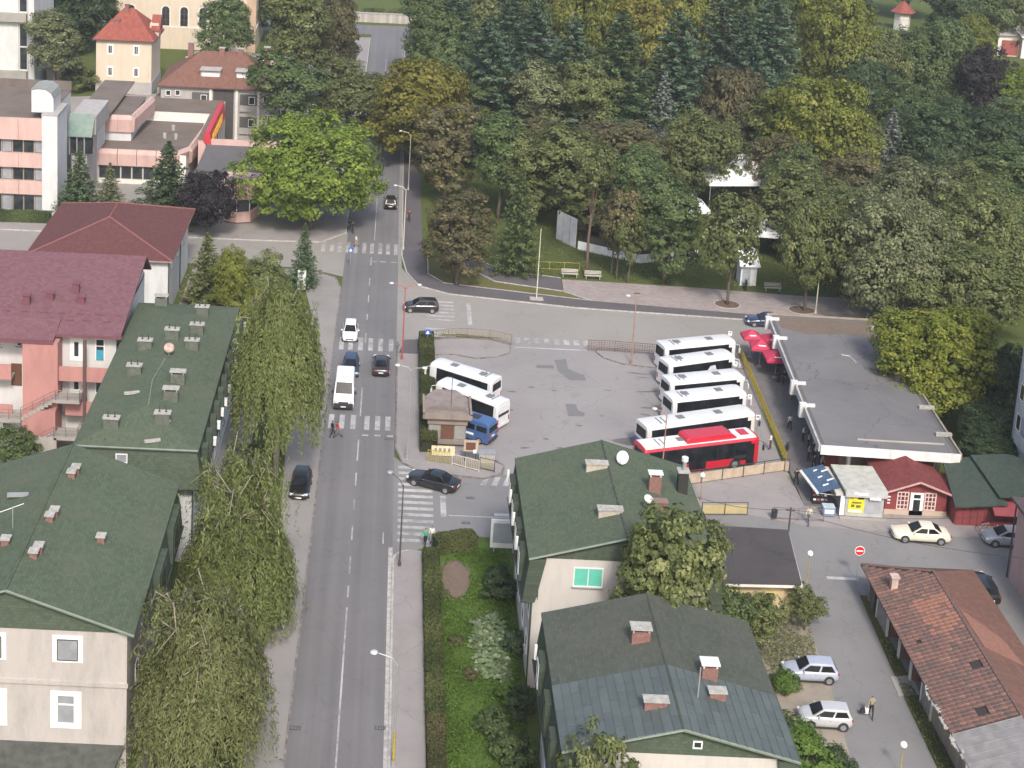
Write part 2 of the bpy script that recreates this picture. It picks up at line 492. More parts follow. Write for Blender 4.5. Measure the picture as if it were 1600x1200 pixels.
# right-hand footways
raised('right_footway', [(1.9, 20), (4.25, 20), (4.25, 115.5), (3.0, 115.7)] + arc(3.4, 114.0, 1.5, 100, 180, 5)[1:], WALK, 0.12)
kerb([(1.82, 20), (1.82, 114.0)] + arc(3.4, 114.0, 1.58, 180, 100, 5)[1:])
raised('yard_footway', [(1.95, 133.5), (2.6, 130.8), (4.2, 129.2), (10.0, 128.5), (11.6, 129.6), (11.9, 131.0), (10.8, 132.0), (4.3, 132.2), (4.3, 158.3), (3.6, 158.6), (2.2, 158.6), (1.95, 157)], WALK, 0.12)
kerb([(1.87, 158.6), (1.87, 133.5), (2.5, 130.8), (4.15, 129.1), (10.0, 128.4), (11.7, 129.5), (12.0, 131.0), (11.2, 132.0)], mat=DKERB)
raised('corner_patch', [(2.0, 155.5), (4.3, 155.5), (4.4, 159.5), (2.6, 159.2)], PATH, 0.128)
# upper right: dark footway that sweeps round the corner
raised('corner_footway', [(2.3, 330), (2.3, 186), (2.9, 180.5), (4.4, 176.0), (8.0, 173.8), (23, 171.2), (43, 169.9), (64, 169.2), (64, 170.6), (43, 171.5), (25.3, 173.4), (14.2, 175.6), (7.4, 177.0), (5.4, 180.0), (4.9, 187.5), (4.6, 330)], PATH, 0.12)
kerb([(2.22, 330), (2.22, 186), (2.8, 180.4), (4.3, 175.9), (7.95, 173.65), (23, 171.05), (43, 169.75), (64, 169.05)])
sheet('road_shoulder', [(2.2, 182), (2.75, 180.3), (4.25, 175.85), (7.9, 173.6), (23, 171.0), (64, 169.0), (64, 167.6), (42.2, 168.5), (22.8, 169.6), (7.8, 172.4), (4.6, 174), (2.8, 177.5), (1.7, 182), (1.7, 330), (2.2, 330)], STREET, 0.014)
raised('paved_plaza', [(22.0, 176.2), (25.4, 173.5), (43, 171.6), (64, 170.7), (70, 178.3), (51, 178.2), (39, 179.4), (22.2, 180.2)], PAVER, 0.125)
raised('park_path', [(22.0, 176.3), (22.1, 180.6), (15.2, 182.4), (11.5, 186), (9.4, 192), (7.0, 192), (9.4, 184.5), (13.8, 178.6)], PATH, 0.11)
kerb([(22.0, 176.2), (13.8, 178.5), (9.3, 184.4), (7.0, 192)], 0.12, 0.15)
kerb([(22.1, 180.7), (15.3, 182.5), (11.6, 186.1)], 0.12, 0.15)
kerb([(5.5, 187), (5.5, 180.1), (7.4, 177.15), (14.2, 175.75), (25.3, 173.5), (22.0, 176.2)], 0.12, 0.15)
raised('corner_lawn', [(5.6, 187), (5.6, 180.2), (7.5, 177.3), (14.2, 175.9), (24.6, 173.75), (21.8, 176.1), (13.7, 178.3), (9.2, 184.3), (8.6, 187)], M_grass('dry_lawn', (0.085, 0.09, 0.03), (0.15, 0.14, 0.06), bare=0.6), 0.10)
# islands at the yard entrance
isl = [(5.9, 155.6), (5.9, 159.3), (7.2, 160.5), (12.5, 160.2), (14.4, 159.0), (14.2, 157.0), (12.6, 155.7), (10.5, 155.1), (8, 155.9)]
raised('entrance_island', isl, WALK, 0.11)
kerb(isl + isl[:1], 0.12, 0.13, mat=DKERB)
isl2 = [(24.2, 159.3), (23.8, 158.4), (24.5, 156.8), (26.4, 155.4), (29.5, 154.8), (39.6, 155.6), (40.2, 159.3)]
raised('bay_island', isl2, WALK, 0.11)
kerb(isl2 + isl2[:1], 0.12, 0.13, mat=DKERB)
# fresh asphalt patches in the yard
for i, p in enumerate(([(838, 570), (865, 571), (866, 576), (838, 575)], [(866, 563), (884, 561), (888, 577), (912, 586), (916, 595), (890, 594), (872, 580)],
                       [(883, 631), (900, 632), (903, 641), (914, 646), (912, 651), (888, 650)])):
    sheet('asphalt_patch', [g(*q) for q in p], M_asphalt('patch_asphalt', (0.16, 0.158, 0.16), 0.15, 0.6, crack=0.1), 0.012)
sheet('front_garden', [(4.3, 40), (11.7, 40), (11.4, 117.0), (8.6, 117.8), (5.0, 116.2), (4.3, 115.2)], LUSH, 0.03)
sheet('garden_bed', [g(*q) for q in ((690, 880), (712, 874), (732, 884), (736, 912), (722, 936), (688, 940))], SOIL, 0.04)
sheet('garage_verge', [(39.6, 112), (40.2, 112), (40.3, 84), (38.7, 84), (39.0, 98)], M_grass('verge_grass', (0.05, 0.06, 0.02), (0.10, 0.10, 0.04), bare=0.8), 0.02)
raised('garage_ramp', [g(*q) for q in ((1391, 1058), (1424, 1056), (1438, 1086), (1404, 1088))], CONC, 0.06)
sheet('house_yard', [(48.4, 80), (62, 80), (62, 118), (48.4, 118)], SIDE, 0.002)
# lane behind the left blocks
sheet('left_courtyard', [(-34, 112), (-24.5, 112), (-24.5, 132), (-26, 142), (-60, 142), (-60, 112)], LANE, 0.004)
sheet('hall_footway', [(-23.6, 145), (-22.2, 145), (-22.2, 180), (-23.6, 180)], PAVER, 0.02)
sheet('house_footway', [(-14.6, 60), (-11.8, 60), (-11.8, 146), (-14.6, 146)], WALK, 0.02)

# painted markings
def strip(parent, name, x0, x1, y0, y1, z=0.020):
    return MB().poly([(x0, y0, z), (x1, y0, z), (x1, y1, z), (x0, y1, z)]).build(name, MARK, parent, fixn=False)
for a, b in ((720, 687), (759, 739), (797, 780), (844, 822), (897, 870), (934, 916), (1210, 950), (650, 605), (535, 520), (499, 490), (472, 460), (446, 434), (414, 401)):
    y0, y1 = g(555, a)[1], g(555, b)[1]
    strip(main_road, 'lane_line', -1.76, -1.63, y0, y1)
strip(main_road, 'lane_line', -1.5, -1.4, 191.5, 300)
strip(main_road, 'edge_line', 0.9, 1.0, g(600, 850)[1], g(600, 832)[1])
def crosswalk(name_z, xs, y0, y1, w=0.5):
    e = bpy.data.objects.new('crosswalk', None); COL.objects.link(e); e['kind'] = 'structure'
    for x in xs:
        j = random.uniform(-0.03, 0.03)
        strip(e, 'stripe', x - w/2, x + w/2, y0 + j, y1 + j, name_z)
    return e
crosswalk(0.022, [-4.5, -3.45, -2.35, -1.0, 0.05, 1.05], 137.2, 140.2)
c1 = crosswalk(0.024, [-1.1, 0.1, 1.3], 135.9, 136.2, 0.6)
crosswalk(0.022, [-4.3, -3.3, -2.2, -1.1, 0.0, 1.15], 156.0, 159.4)
crosswalk(0.024, [-8.0, -6.9, -5.9, -4.8, -3.8, -2.7, -1.7, -0.6, 0.4, 1.4], 186.6, 190.6)
crosswalk(0.026, [-1.4, -0.2, 1.2], 183.6, 183.9, 0.8)
e = bpy.data.objects.new('crosswalk', None); COL.objects.link(e); e['kind'] = 'structure'
for i in range(13):
    y = 117.0 + i * 1.06
    strip(e, 'stripe', 2.15, 5.25 if 2 < i else 4.9, y, y + 0.5, 0.018)
e = bpy.data.objects.new('crosswalk', None); COL.objects.link(e); e['kind'] = 'structure'
for y in (160.6, 161.6, 162.7, 165.4, 166.5, 167.6, 168.7, 169.8, 170.9):
    strip(e, 'stripe', 5.0, 8.4, y, y + 0.45, 0.018)
strip(cross, 'stop_line', 9.9, 10.4, 164.5, 171.0, 0.018)
e = bpy.data.objects.new('crosswalk', None); COL.objects.link(e); e['kind'] = 'structure'
for i in range(8):
    x = 15.0 + i * 1.1
    strip(e, 'stripe', x, x + 0.6, 160.0, 161.5, 0.018)
strip(yard, 'yard_line', 14.8, 23.4, 158.6, 158.9, 0.018)
e = bpy.data.objects.new('crosswalk', None); COL.objects.link(e); e['kind'] = 'structure'
for i in range(4):
    x = 9.6 + i * 1.0
    MB().poly([(x, 127.3, .018), (x+.5, 127.3, .018), (x+.95, 128.9, .018), (x+.45, 128.9, .018)]).build('stripe', MARK, e, fixn=False)
e = bpy.data.objects.new('crosswalk', None); COL.objects.link(e); e['kind'] = 'structure'
for y in (118.6, 119.7, 120.8, 121.9):
    strip(e, 'stripe', 10.6, 13.6, y, y + 0.5, 0.018)
strip(side, 'stop_line', 5.9, 6.4, 121.4, 125.0, 0.018)
strip(side, 'lane_line', 6.6, 12.5, 121.6, 121.75, 0.018)
strip(side, 'stop_line', 37.6, 40.2, 114.2, 114.6, 0.018)
for k, q in enumerate(((461, 1138), (594, 1138), (735, 778), (728, 817), (607, 686), (995, 460))):
    x, y = g(*q)
    d = thing('drain_grate', ['iron drain grate at the left edge of the main road, near the long willow', 'iron drain grate at the right edge of the main road, near the footway',
              'iron drain grate on the side road behind the black saloon', 'iron drain grate on the side road left of the white billboard', 'iron drain grate at the end of the crosswalk by the red-shirted walker',
              'dark rectangular grate in the pink paved plaza'][k], 'grate', (x, y, 0.13 if k == 5 else 0.016), 0, 'drain grates')
    MB().box(-0.36, 0.36, -0.2, 0.2, 0, 0.012).build('frame', DARK, d)
    m = MB()
    for i in range(6): m.box(-0.3 + i*0.11, -0.25 + i*0.11, -0.17, 0.17, 0.012, 0.02)
    m.build('bars', STEEL, d)

for q in ((1136, 477), (1252, 486), (1384, 504)):       # soil pits of the pavement trees
    x, y = g(*q); r_ = [(x + 1.55*math.cos(R(20*i)), y + 1.35*math.sin(R(20*i))) for i in range(18)]
    structure('tree_pit', MB().poly([(a, b, 0.14) for a, b in r_]), M_grass('pit_soil', (0.10, 0.07, 0.05), (0.15, 0.11, 0.08), bare=0.1))
    kerb(r_ + r_[:1], 0.12, 0.17, 'pit_edging')

# oil and tyre stains in the yard and at the bays
STAIN = M_asphalt('oily_asphalt', (0.125, 0.118, 0.116), 0.35, 0.8, crack=0.2, oil=0.8)
SR = random.Random(4)
for px, py, l, w in ((1000, 584, 3.0, .35), (1012, 612, 2.6, .4), (1018, 638, 2.2, .5), (1005, 590, 1.6, .25), (985, 690, 3.6, 2.2), (830, 605, .8, .35), (800, 612, 1.0, .4), (865, 610, .7, .3), (853, 686, .8, .4), (795, 640, .9, .4),
                     (905, 665, .7, .3), (950, 610, .9, .25), (760, 690, 1.2, .5), (1008, 648, 1.2, .35), (875, 700, .8, .3), (990, 560, .9, .3), (940, 650, .5, .25), (820, 700, 1.1, .35)):
    x, y = g(px, py); a = SR.uniform(-.25, .2); n = 14
    pts = []
    for i in range(n):
        t = 2*math.pi*i/n; r_ = SR.uniform(.65, 1.15); u, v = l/2*r_*math.cos(t), w/2*r_*math.sin(t)
        pts.append((x + u*math.cos(a) - v*math.sin(a), y + u*math.sin(a) + v*math.cos(a)))
    MB().poly([(q[0], q[1], .0105) for q in pts]).build('oil_stain', STAIN, yard, fixn=False)
# ------------------------------------------------------------------ building helpers
GR_TOP = SEAMGREEN
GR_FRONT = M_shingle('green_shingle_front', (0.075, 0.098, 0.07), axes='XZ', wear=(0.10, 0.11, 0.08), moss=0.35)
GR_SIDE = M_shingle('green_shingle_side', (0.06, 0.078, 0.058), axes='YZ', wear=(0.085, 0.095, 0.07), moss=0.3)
TRIM_G = M_plain('green_grey_flashing', (0.16, 0.19, 0.155), 0.6)
GUTTER = M_plain('dark_green_gutter', (0.04, 0.055, 0.04), 0.6)
CREAM = M_stucco('cream_pink_render', (0.415, 0.38, 0.36))
WARMWHITE = M_stucco('warm_white_render', (0.52, 0.485, 0.455), 0.15)
BLUEWHITE = M_stucco('white_render', (0.58, 0.58, 0.58), 0.2)
PINK = M_stucco('salmon_render', (0.42, 0.205, 0.185), 0.2)
PALEPINK = M_stucco('pale_pink_panels', (0.53, 0.36, 0.325), 0.2)
GREYW = M_stucco('grey_render', (0.36, 0.34, 0.33), 0.2)
BEIGE = M_stucco('beige_render', (0.56, 0.475, 0.375), 0.12)
FELT = M_asphalt('roofing_felt', (0.115, 0.108, 0.108), 0.25, 0.25, crack=0.8)
BROWNFELT = M_asphalt('brown_gravel_roof', (0.145, 0.118, 0.10), 0.3, 0.3, crack=0.3)
REDROOF = M_shingle('crimson_metal_tiles', (0.158, 0.077, 0.090), row=0.35, wear=(0.18, 0.10, 0.11), axes='XY', moss=0.25, bw=0.4)
HALLROOF = M_shingle('dark_red_shingles', (0.115, 0.047, 0.046), row=0.3, wear=(0.125, 0.065, 0.06), axes='XY', moss=0.25)
BRIGHTTILE = M_shingle('bright_red_tiles', (0.25, 0.075, 0.058), row=0.5, wear=(0.27, 0.10, 0.08), axes='XY', moss=0.2)
BROWNTILE = M_shingle('brown_red_tiles', (0.17, 0.085, 0.065), row=0.4, wear=(0.13, 0.10, 0.075), axes='XY', moss=0.5)
STONE = M_pave('pale_stone_wall', (0.40, 0.37, 0.34), 0.7, 0.3, 0.5, 0.25)
WOOD = M_plain('brown_door', (0.12, 0.055, 0.035), 0.6)
CURTAIN = M_plain('net_curtain_behind_glass', (0.27, 0.275, 0.30), 0.12, var=0.18, scale=1.2)
SHUTTER = M_plain('turquoise_blind', (0.12, 0.50, 0.38), 0.6, var=0.08)
RAIL = M_plain('grey_brown_rail', (0.17, 0.14, 0.125), 0.6)
MAROON = M_stucco('maroon_boards', (0.21, 0.042, 0.045), 0.25)
REDSIGN = M_plain('red_sign_panel', (0.45, 0.035, 0.05), 0.45)
YELSIGN = M_plain('yellow_lettering', (0.75, 0.42, 0.05), 0.5)

def window(par, o, a, u, z, w, h, frame=None, glass=None, cols=1, rows=1, sill=True, fw=0.08, proud=0.05, name='window'):
    """u, z: centre of the window along / up the facade"""
    M = FR(o, a)
    m = MB(M)
    x0, x1, z0, z1 = u - w/2, u + w/2, z - h/2, z + h/2
    m.box(x0, x0+fw, -proud, 0.01, z0, z1); m.box(x1-fw, x1, -proud, 0.01, z0, z1)
    m.box(x0+fw, x1-fw, -proud, 0.01, z0, z0+fw); m.box(x0+fw, x1-fw, -proud, 0.01, z1-fw, z1)
    for i in range(1, cols):
        c = x0 + w*i/cols; m.box(c-fw*.4, c+fw*.4, -proud*.9, 0.01, z0+fw, z1-fw)
    for i in range(1, rows):
        c = z0 + h*(1 - i/rows*0.7 if rows == 2 else i/rows) if rows != 2 else z0 + h*0.66
        m.box(x0+fw, x1-fw, -proud*.8, 0.01, c-fw*.4, c+fw*.4)
    f = m.build(name, frame or PVC, par)
    MB(M).box(x0+fw*.7, x1-fw*.7, -proud*.4, 0.005, z0+fw*.7, z1-fw*.7).build('pane', glass or GLASS, f)
    if sill: MB(M).box(x0-.08, x1+.08, -proud-.1, 0.01, z0-.07, z0-.005).build('sill', CAPC, f)
    return f
def panel(par, o, a, u0, u1, z0, z1, mat, out=0.04, name='panel', inn=0.01):
    return MB(FR(o, a)).box(u0, u1, -out, inn, z0, z1).build(name, mat, par)
def chimney(par, x, y, z0, z1, w=0.6, d=0.5, shaft=None, cap=None, legs=False, pots=0):
    c = MB().box(x-w/2, x+w/2, y-d/2, y+d/2, z0, z1).build('chimney', shaft or BRICK, par)
    m = MB()
    if legs:
        for sx in (-1, 1):
            for sy in (-1, 1): m.box(x+sx*w*.42-.05, x+sx*w*.42+.05, y+sy*d*.4-.05, y+sy*d*.4+.05, z1, z1+.22)
        m.box(x-w/2-.1, x+w/2+.1, y-d/2-.1, y+d/2+.1, z1+.22, z1+.31)
    else:
        m.box(x-w/2-.09, x+w/2+.09, y-d/2-.09, y+d/2+.09, z1, z1+.11)
    m.build('cap', cap or CAPC, c)
    for i in range(pots):
        px = x + (i - (pots-1)/2) * (w/ max(1, pots)) * 0.9
        MB().cyl(px, y, z1+.1, z1+.16, 0.1, 8).build('flue', DARK, c)
        MB().cyl(px, y, z1+.11, z1+.55, 0.035, 6).build('pipe', DARK, c) if pots == 2 else None
    return c
def plane_z(p0, p1, p2, x, y):
    n = (Vector(p1)-Vector(p0)).cross(Vector(p2)-Vector(p0))
    return p0[2] - (n.x*(x-p0[0]) + n.y*(y-p0[1])) / n.z

def mansard(name, label, x0, x1, y0, y1, ze, zb, zr, wall, xr=None, topmat=None, ridge=None, skirt=True, sky=None):
    """gabled block, long axis along y, green steep skirts, shallow shingle slopes"""
    t = thing(name, label, 'building', ((x0+x1)/2, (y0+y1)/2, 0))
    t.location = (0, 0, 0)
    xr = xr if xr is not None else (x0+x1)/2
    m = MB(); m.box(x0, x1, y0, y1, -0.2, ze); m.box(x0+(.35 if skirt else 0), x1-(.35 if skirt else 0), y0, y1, ze+.001, zb+.02)
    m.build('wall', wall, t)
    sa, sb = sky or (y0-.3, y1+.3)
    for s, xw in ((-1, x0), (1, x1)):
        pts = [(xw+s*.42, zb), (xw-s*.75, zb+.01), (xw-s*.12, ze), (xw+s*.8, ze)]
        sk = MB(); ring = lambda y: [(px, y, pz) for px, pz in pts]
        sk.loft([ring(sa), ring(sb)])
        k = sk.build('mansard_side', GR_SIDE, t)
        MB().tube([(xw+s*.84, sa-.05, ze), (xw+s*.84, sb+.05, ze)], 0.08, 6).build('gutter', GUTTER, k)
    e0, e1 = x0 - .5, x1 + .5
    for s, xe in ((-1, e0), (1, e1)):
        top = [(xe, y0-.38, zb+.1), (xr, y0-.38, zr+.1), (xr, y1+.38, zr+.1), (xe, y1+.38, zb+.1)]
        if s > 0: top = top[::-1]
        r = MB().slab(top, .16).build('roof_slope', topmat or GR_TOP, t)
        MB().tube([(xe, y0-.40, zb+.06), (xr, y0-.40, zr+.06)], 0.09, 5).build('rake_trim', TRIM_G, r)
        MB().tube([(xe, y1+.40, zb+.06), (xr, y1+.40, zr+.06)], 0.07, 5).build('rake_trim', GUTTER, r)
    MB().tube([(xr, y0-.4, zr+.08), (xr, y1+.4, zr+.08)], 0.1, 6).build('ridge_cap', ridge or topmat or GR_TOP, t)
    for ya, yb in ((y0-.02, y0+.15), (y1-.15, y1+.02)):
        MB().loft([[(e0+.3, ya, zb), (e1-.3, ya, zb), (xr, ya, zr)], [(e0+.3, yb, zb), (e1-.3, yb, zb), (xr, yb, zr)]]).build('gable', GR_FRONT, t)
    t['xr'] = xr
    return t
def slope_z(x, xe, xr, zb, zr):
    return zb + .1 + (zr - zb) * (1 - abs(x - xr) / abs(xe - xr))
def side_dormer(t, xw, s, y, z0, z1, w, vent=True):
    """flat-topped dormer in a steep side"""
    d = MB(); d.box(min(xw+s*.2, xw+s*.95), max(xw+s*.2, xw+s*.95), y-w/2, y+w/2, z0, z1)
    k = d.build('dormer', GR_SIDE, t)
    a = R(90) if s > 0 else R(-90)
    window(k, (xw+s*.95, y, 0), a, 0, (z0+z1)/2, w*.72, (z1-z0)*.72, GUTTER if not vent else None, sill=False)
    if vent:
        MB().tube([(xw+s*.7, y+w*.8, z1-.9), (xw+s*1.05, y+w*.8, z1-.9), (xw+s*1.05, y+w*.8, z1+.1)], 0.1, 6).build('vent_pipe', PVC, k)

# ---- green gabled house right of the road
H11 = mansard('green_roofed_house', 'white house with green gable roof, turquoise window and satellite dish, beside bus yard', 11.6, 24.2, 98.0, 112.0, 7.0, 10.3, 12.2, WARMWHITE, ridge=M_plain('mottled_ridge', (0.055, 0.06, 0.05), 0.9, var=.5, scale=3))
w = window(H11, (0, 98.0, 0), 0, 15.4, 8.95, 2.1, 1.5, glass=SHUTTER, cols=2)
window(H11, (0, 98.0, 0), 0, 21.0, 8.95, 2.1, 1.5, glass=SHUTTER, cols=2)
for u in (15.4, 21.0):
    for z in (5.4, 2.4): window(H11, (0, 98.0, 0), 0, u, z, 2.0, 1.5, cols=2)
for y in (100.2, 103.6, 107.0, 110.2):
    side_dormer(H11, 11.6, -1, y, 7.5, 9.9, 1.3)
    for z in (2.3, 5.2): window(H11, (11.6, y, 0), R(-90), 0, z, 1.2, 1.4)
MB().tube([(10.8, 97.75, 7.0), (11.5, 97.9, 6.7), (11.53, 97.9, 0.1)], 0.06, 6).build('downpipe', GUTTER, H11)
def on11(px, py, dz=0.0):
    for _ in range(1):
        z = 11.2
        for i in range(12):
            x, y = g(px, py, z); z = slope_z(x, 11.1 if x < 17.9 else 24.7, 17.9, 10.3, 12.2)
    return x, y, z
CHB = M_plain('pale_chimney_render', (0.40, 0.36, 0.30), 0.9, var=.2, scale=4)
x, y, z = on11(932, 732); chimney(H11, x, y, z-.5, z+.45, 1.6, .55, CHB)
x, y, z = on11(953, 803); chimney(H11, x, y, z-.5, z+.4, 1.7, .55, CHB)
x, y, z = on11(1022, 768); chimney(H11, x, y, z-.4, z+1.3, .9, .5, BRICK, WHITE, legs=True)
x, y, z = on11(1030, 795); chimney(H11, x, y, z-.4, z+.6, 1.0, .5, BRICK, M_plain('brown_cap', (0.2, .13, .11), .9))
x, y, z = on11(1065, 768); chimney(H11, x, y, z-.6, z+1.7, .75, .7, M_plain('black_clad_flue', (.025, .023, .022), .7), CAPC)
MB().cyl(x+.05, y, z+1.8, z+2.6, .16, 10).build('flue_pipe', GALV, H11); MB().cyl(x+.05, y, z+2.55, z+2.85, .26, 10).build('flue_cowl', WHITE, H11)
def dish(label, x, y, z, r, az, el, mastz, group='satellite dishes'):
    t = thing('satellite_dish', label, 'dish', (x, y, z), az, group)
    M = Matrix.Translation((0, 0, mastz)) @ Matrix.Rotation(R(90)-el, 4, 'X')
    m = MB(M); rings = []
    for i in range(5):
        q = i/4; rings.append([(r*q*math.cos(2*math.pi*k/20)+1e-4*k, r*1.08*q*math.sin(2*math.pi*k/20), 0.16*r*q*q) for k in range(20)])
    m.loft(rings, cap=False)
    d = m.build('reflector', M_plain('dish_white', (.7, .7, .68), .5), t, smooth=True)
    so = d.modifiers.new('thick', 'SOLIDIFY'); so.thickness = 0.02
    MB().tube([(0, 0, 0), (0, 0, mastz-.05)], 0.03, 6).build('mast', GALV, t)
    m = MB(M); m.tube([(0, -r*.95, .12), (0, -r*.3, r*1.0)], 0.02, 5); m.ball((0, -r*.28, r*1.0), .06)
    m.build('receiver_arm', GALV, t)
x, y, z = on11(972, 728); dish('large white round satellite dish on green roof beside the bus yard', x, y, z, .48, R(-30), R(25), .7)
x, y, z = on11(1012, 800); dish('small tilted white satellite dish by brick chimneys on the green roof', x, y, z, .36, R(35), R(58), 1.0)

# ---- second green house, front half of its roof in seamed metal sheets
H12 = mansard('green_metal_roofed_house', 'white house with two-tone green roof of shingles and metal sheets at bottom edge', 11.9, 24.6, 77.6, 90.6, 7.0, 10.3, 12.1, WARMWHITE, topmat=M_shingle('brown_green_shingles', (0.07, 0.08, 0.066), wear=(0.11, 0.10, 0.085), moss=0.6))
SHEET = [M_plain('seamed_sheet_green_%d' % i, mul((0.082, 0.098, 0.095), k), 0.6, 0.05, var=.12, scale=1.2) for i, k in enumerate((.92, 1.0, 1.08))]
e0, e1, xr = 11.4, 25.1, 18.25
for s, xe in ((-1, e0), (1, e1)):
    nrow, y0, y1 = 20, 77.15, 83.3
    rs = [o for o in H12.children if o.name.startswith('roof_slope')][0 if s < 0 else 1]
    slope = math.atan2(1.8, 6.85)
    L = math.hypot(6.85, 1.8)
    cuts = [0.0, 0.36, 0.72, 1.0]
    ncol = 13
    for i in range(ncol):
        c0, c1 = i/ncol, (i+1)/ncol - .002
        xa, xb = xe + (xr-xe)*c0, xe + (xr-xe)*c1
        za, zb2 = 10.3 + 1.8*c0 + .125, 10.3 + 1.8*c1 + .125
        sh = (i % 3) * 0.11
        cs = [0.0] + [min(1, c + sh) for c in (0.22, 0.60)] + [1.0]
        for d0, d1 in zip(cs, cs[1:]):
            ya, yb = y0 + (y1-y0)*d0 + .015, y0 + (y1-y0)*d1 - .015
            p = [(xa, ya, za), (xb, ya, zb2), (xb, yb, zb2), (xa, yb, za)]
            if s > 0: p = p[::-1]
            m = MB().slab(p, .04)
            m.tube([(xa, ya, za+.015), (xa, yb, za+.015)], .03, 4)
            m.build('metal_sheet', SHEET[random.randrange(3)], rs, fixn=False)
def on12(px, py):
    z = 11.2
    for i in range(12):
        x, y = g(px, py, z); z = slope_z(x, 11.4 if x < 18.25 else 25.1, 18.25, 10.3, 12.1)
    return x, y, z
x, y, z = on12(1000, 1000); chimney(H12, x, y, z-.5, z+.7, 1.15, .7, BRICK, CAPC, legs=True)
x, y, z = on12(1107, 1058); chimney(H12, x, y, z-.5, z+.8, .95, .7, BRICK, WHITE, legs=True)
x, y, z = on12(1024, 1104); chimney(H12, x, y, z-.5, z+.45, 1.35, .5, BRICK, CAPC)
x, y, z = on12(1120, 1090); chimney(H12, x, y, z-.5, z+.45, .95, .5, BRICK, CAPC)
x, y, z = on12(1090, 1090); MB().tube([(x, y, z-.1), (x+.02, y, z+2.0)], .045, 6).build('aerial_mast', GALV, H12)
window(H12, (0, 77.58, 0), 0, 19.2, 11.0, .55, .5, sill=False)
for y in (79.5, 83, 87.0): side_dormer(H12, 11.9, -1, y, 7.5, 9.9, 1.3, y > 86)
for y in (79.5, 83.2, 87.0):
    for z in (2.3, 5.2): window(H12, (11.9, y, 0), R(-90), 0, z, 1.2, 1.4)

# ---- front-left green block
H10 = mansard('green_shingled_block', 'cream block with large green shingle roof and small brick chimneys, front left', -30.6, -15.3, 87.3, 106.2, 6.6, 10.0, 12.8, CREAM, skirt=False, sky=(93.6, 106.4))
for u, z, w_, h_ in ((-19.1, 8.65, 1.35, 1.5), (-24.0, 8.65, 1.35, 1.5), (-28.3, 8.65, 1.35, 1.5)):
    panel(H10, (0, 87.3, 0), 0, u-w_/2-.3, u+w_/2+.3, z-h_/2-.15, z+h_/2+.25, PVC, .05, 'window_surround')
    window(H10, (0, 87.25, 0), 0, u, z, w_, h_, GUTTER, CURTAIN, fw=.05, sill=False)
for u in (-19.2, -24.0, -28.4):
    panel(H10, (0, 87.3, 0), 0, u-1.0, u+1.0, 3.0, 5.65, PVC, .05, 'window_surround')
    window(H10, (0, 87.25, 0), 0, u, 4.4, 1.3, 2.2, PVC, CURTAIN, rows=2, sill=False, fw=.13)
panel(H10, (0, 87.3, 0), 0, -30.7, -15.2, 6.15, 6.4, CREAM, .14, 'string_course')
MB().slab([(-31, 84.6, 1.1), (-16.0, 84.6, 1.1), (-15.4, 87.3, 1.9), (-31, 87.3, 1.9)], .15).build('porch_roof', M_plain('grey_green_porch', (.062, .065, .056), .9, var=.3, scale=2), H10)
def on10(px, py):
    z = 11.2
    for i in range(12):
        x, y = g(px, py, z); z = slope_z(x, -14.8 if x > -22.95 else -31.1, -22.95, 10.0, 12.8)
    return x, y, z
for px, py, n in ((112, 737, 2), (78, 805, 2), (158, 838, 1), (53, 862, 2), (9, 842, 1)):
    x, y, z = on10(px, py + 8)
    for k in range(n): chimney(H10, x + k*.15, y + k*.75, z-.4, z+.42, .5, .5)
for (px, py, qx, qy) in ((22, 790, 20, 825),):
    x, y, z = on10(qx, qy); MB().tube([(x, y, z-.1), (x, y, z+1.6)], .035, 6).build('aerial_mast', GALV, H10)
    MB().tube([(x-.9, y-.15, z+1.2), (x+.7, y+.3, z+1.7)], .03, 5).build('aerial_boom', GALV, H10)
x, y, z = on10(28, 778); MB().obox((x, y, z+.25), (1.5, .25, .25), R(8)).build('roof_vent', GALV, H10)
for y in (96.2, 102.4): side_dormer(H10, -15.3, 1, y, 6.9, 9.7, 3.6, False)
for z in (2.2, 5.0):
    for y in (91, 96, 101): window(H10, (-15.3, y, 0), R(90), 0, z, 1.3, 1.4)

# ---- long green mansard block behind it
H9 = thing('long_mansard_block', 'long low-pitched green roofed block with many concrete chimneys and dormered sides', 'building')
x0, x1, y0, y1, ze, zb, zr = -23.6, -14.6, 112.4, 141.6, 6.9, 10.0, 11.2
m = MB(); m.box(x0, x1, y0, y1, -.2, ze); m.box(x0+.4, x1-.4, y0+.4, y1-.4, ze, zb)
m.build('wall', BLUEWHITE, H9)
def ringr(d, z): return [(x0-d, y0-d, z), (x1+d, y0-d, z), (x1+d, y1+d, z), (x0-d, y1+d, z)]
lo, hi = ringr(.95, ze), ringr(.35, zb)
for i, (nm, mt) in enumerate((('mansard_front', GR_FRONT), ('mansard_side', GR_SIDE), ('mansard_front', GR_FRONT), ('mansard_side', GR_SIDE))):
    j = (i+1) % 4
    MB().slab([lo[i], lo[j], hi[j], hi[i]], .05).build(nm, mt, H9)
MB().loft([ringr(.95, ze-.12), ringr(.95, ze)]).build('eave', GUTTER, H9)
top = ringr(.5, zb+.05); xr = (x0+x1)/2; ra, rb = (xr, y0+5.0, zr), (xr, y1-5.0, zr)
mm = MB(); mm.add(top + [ra, rb], [(0, 1, 4), (1, 2, 5, 4), (2, 3, 5), (3, 0, 4, 5)])
mm.build('roof', GR_TOP, H9)
MB().loft([ringr(.52, zb-.12), ringr(.52, zb+.045)]).build('roof_edge', GUTTER, H9)
MB().tube([top[0], top[1]], .09, 6).build('gutter', TRIM_G, H9)
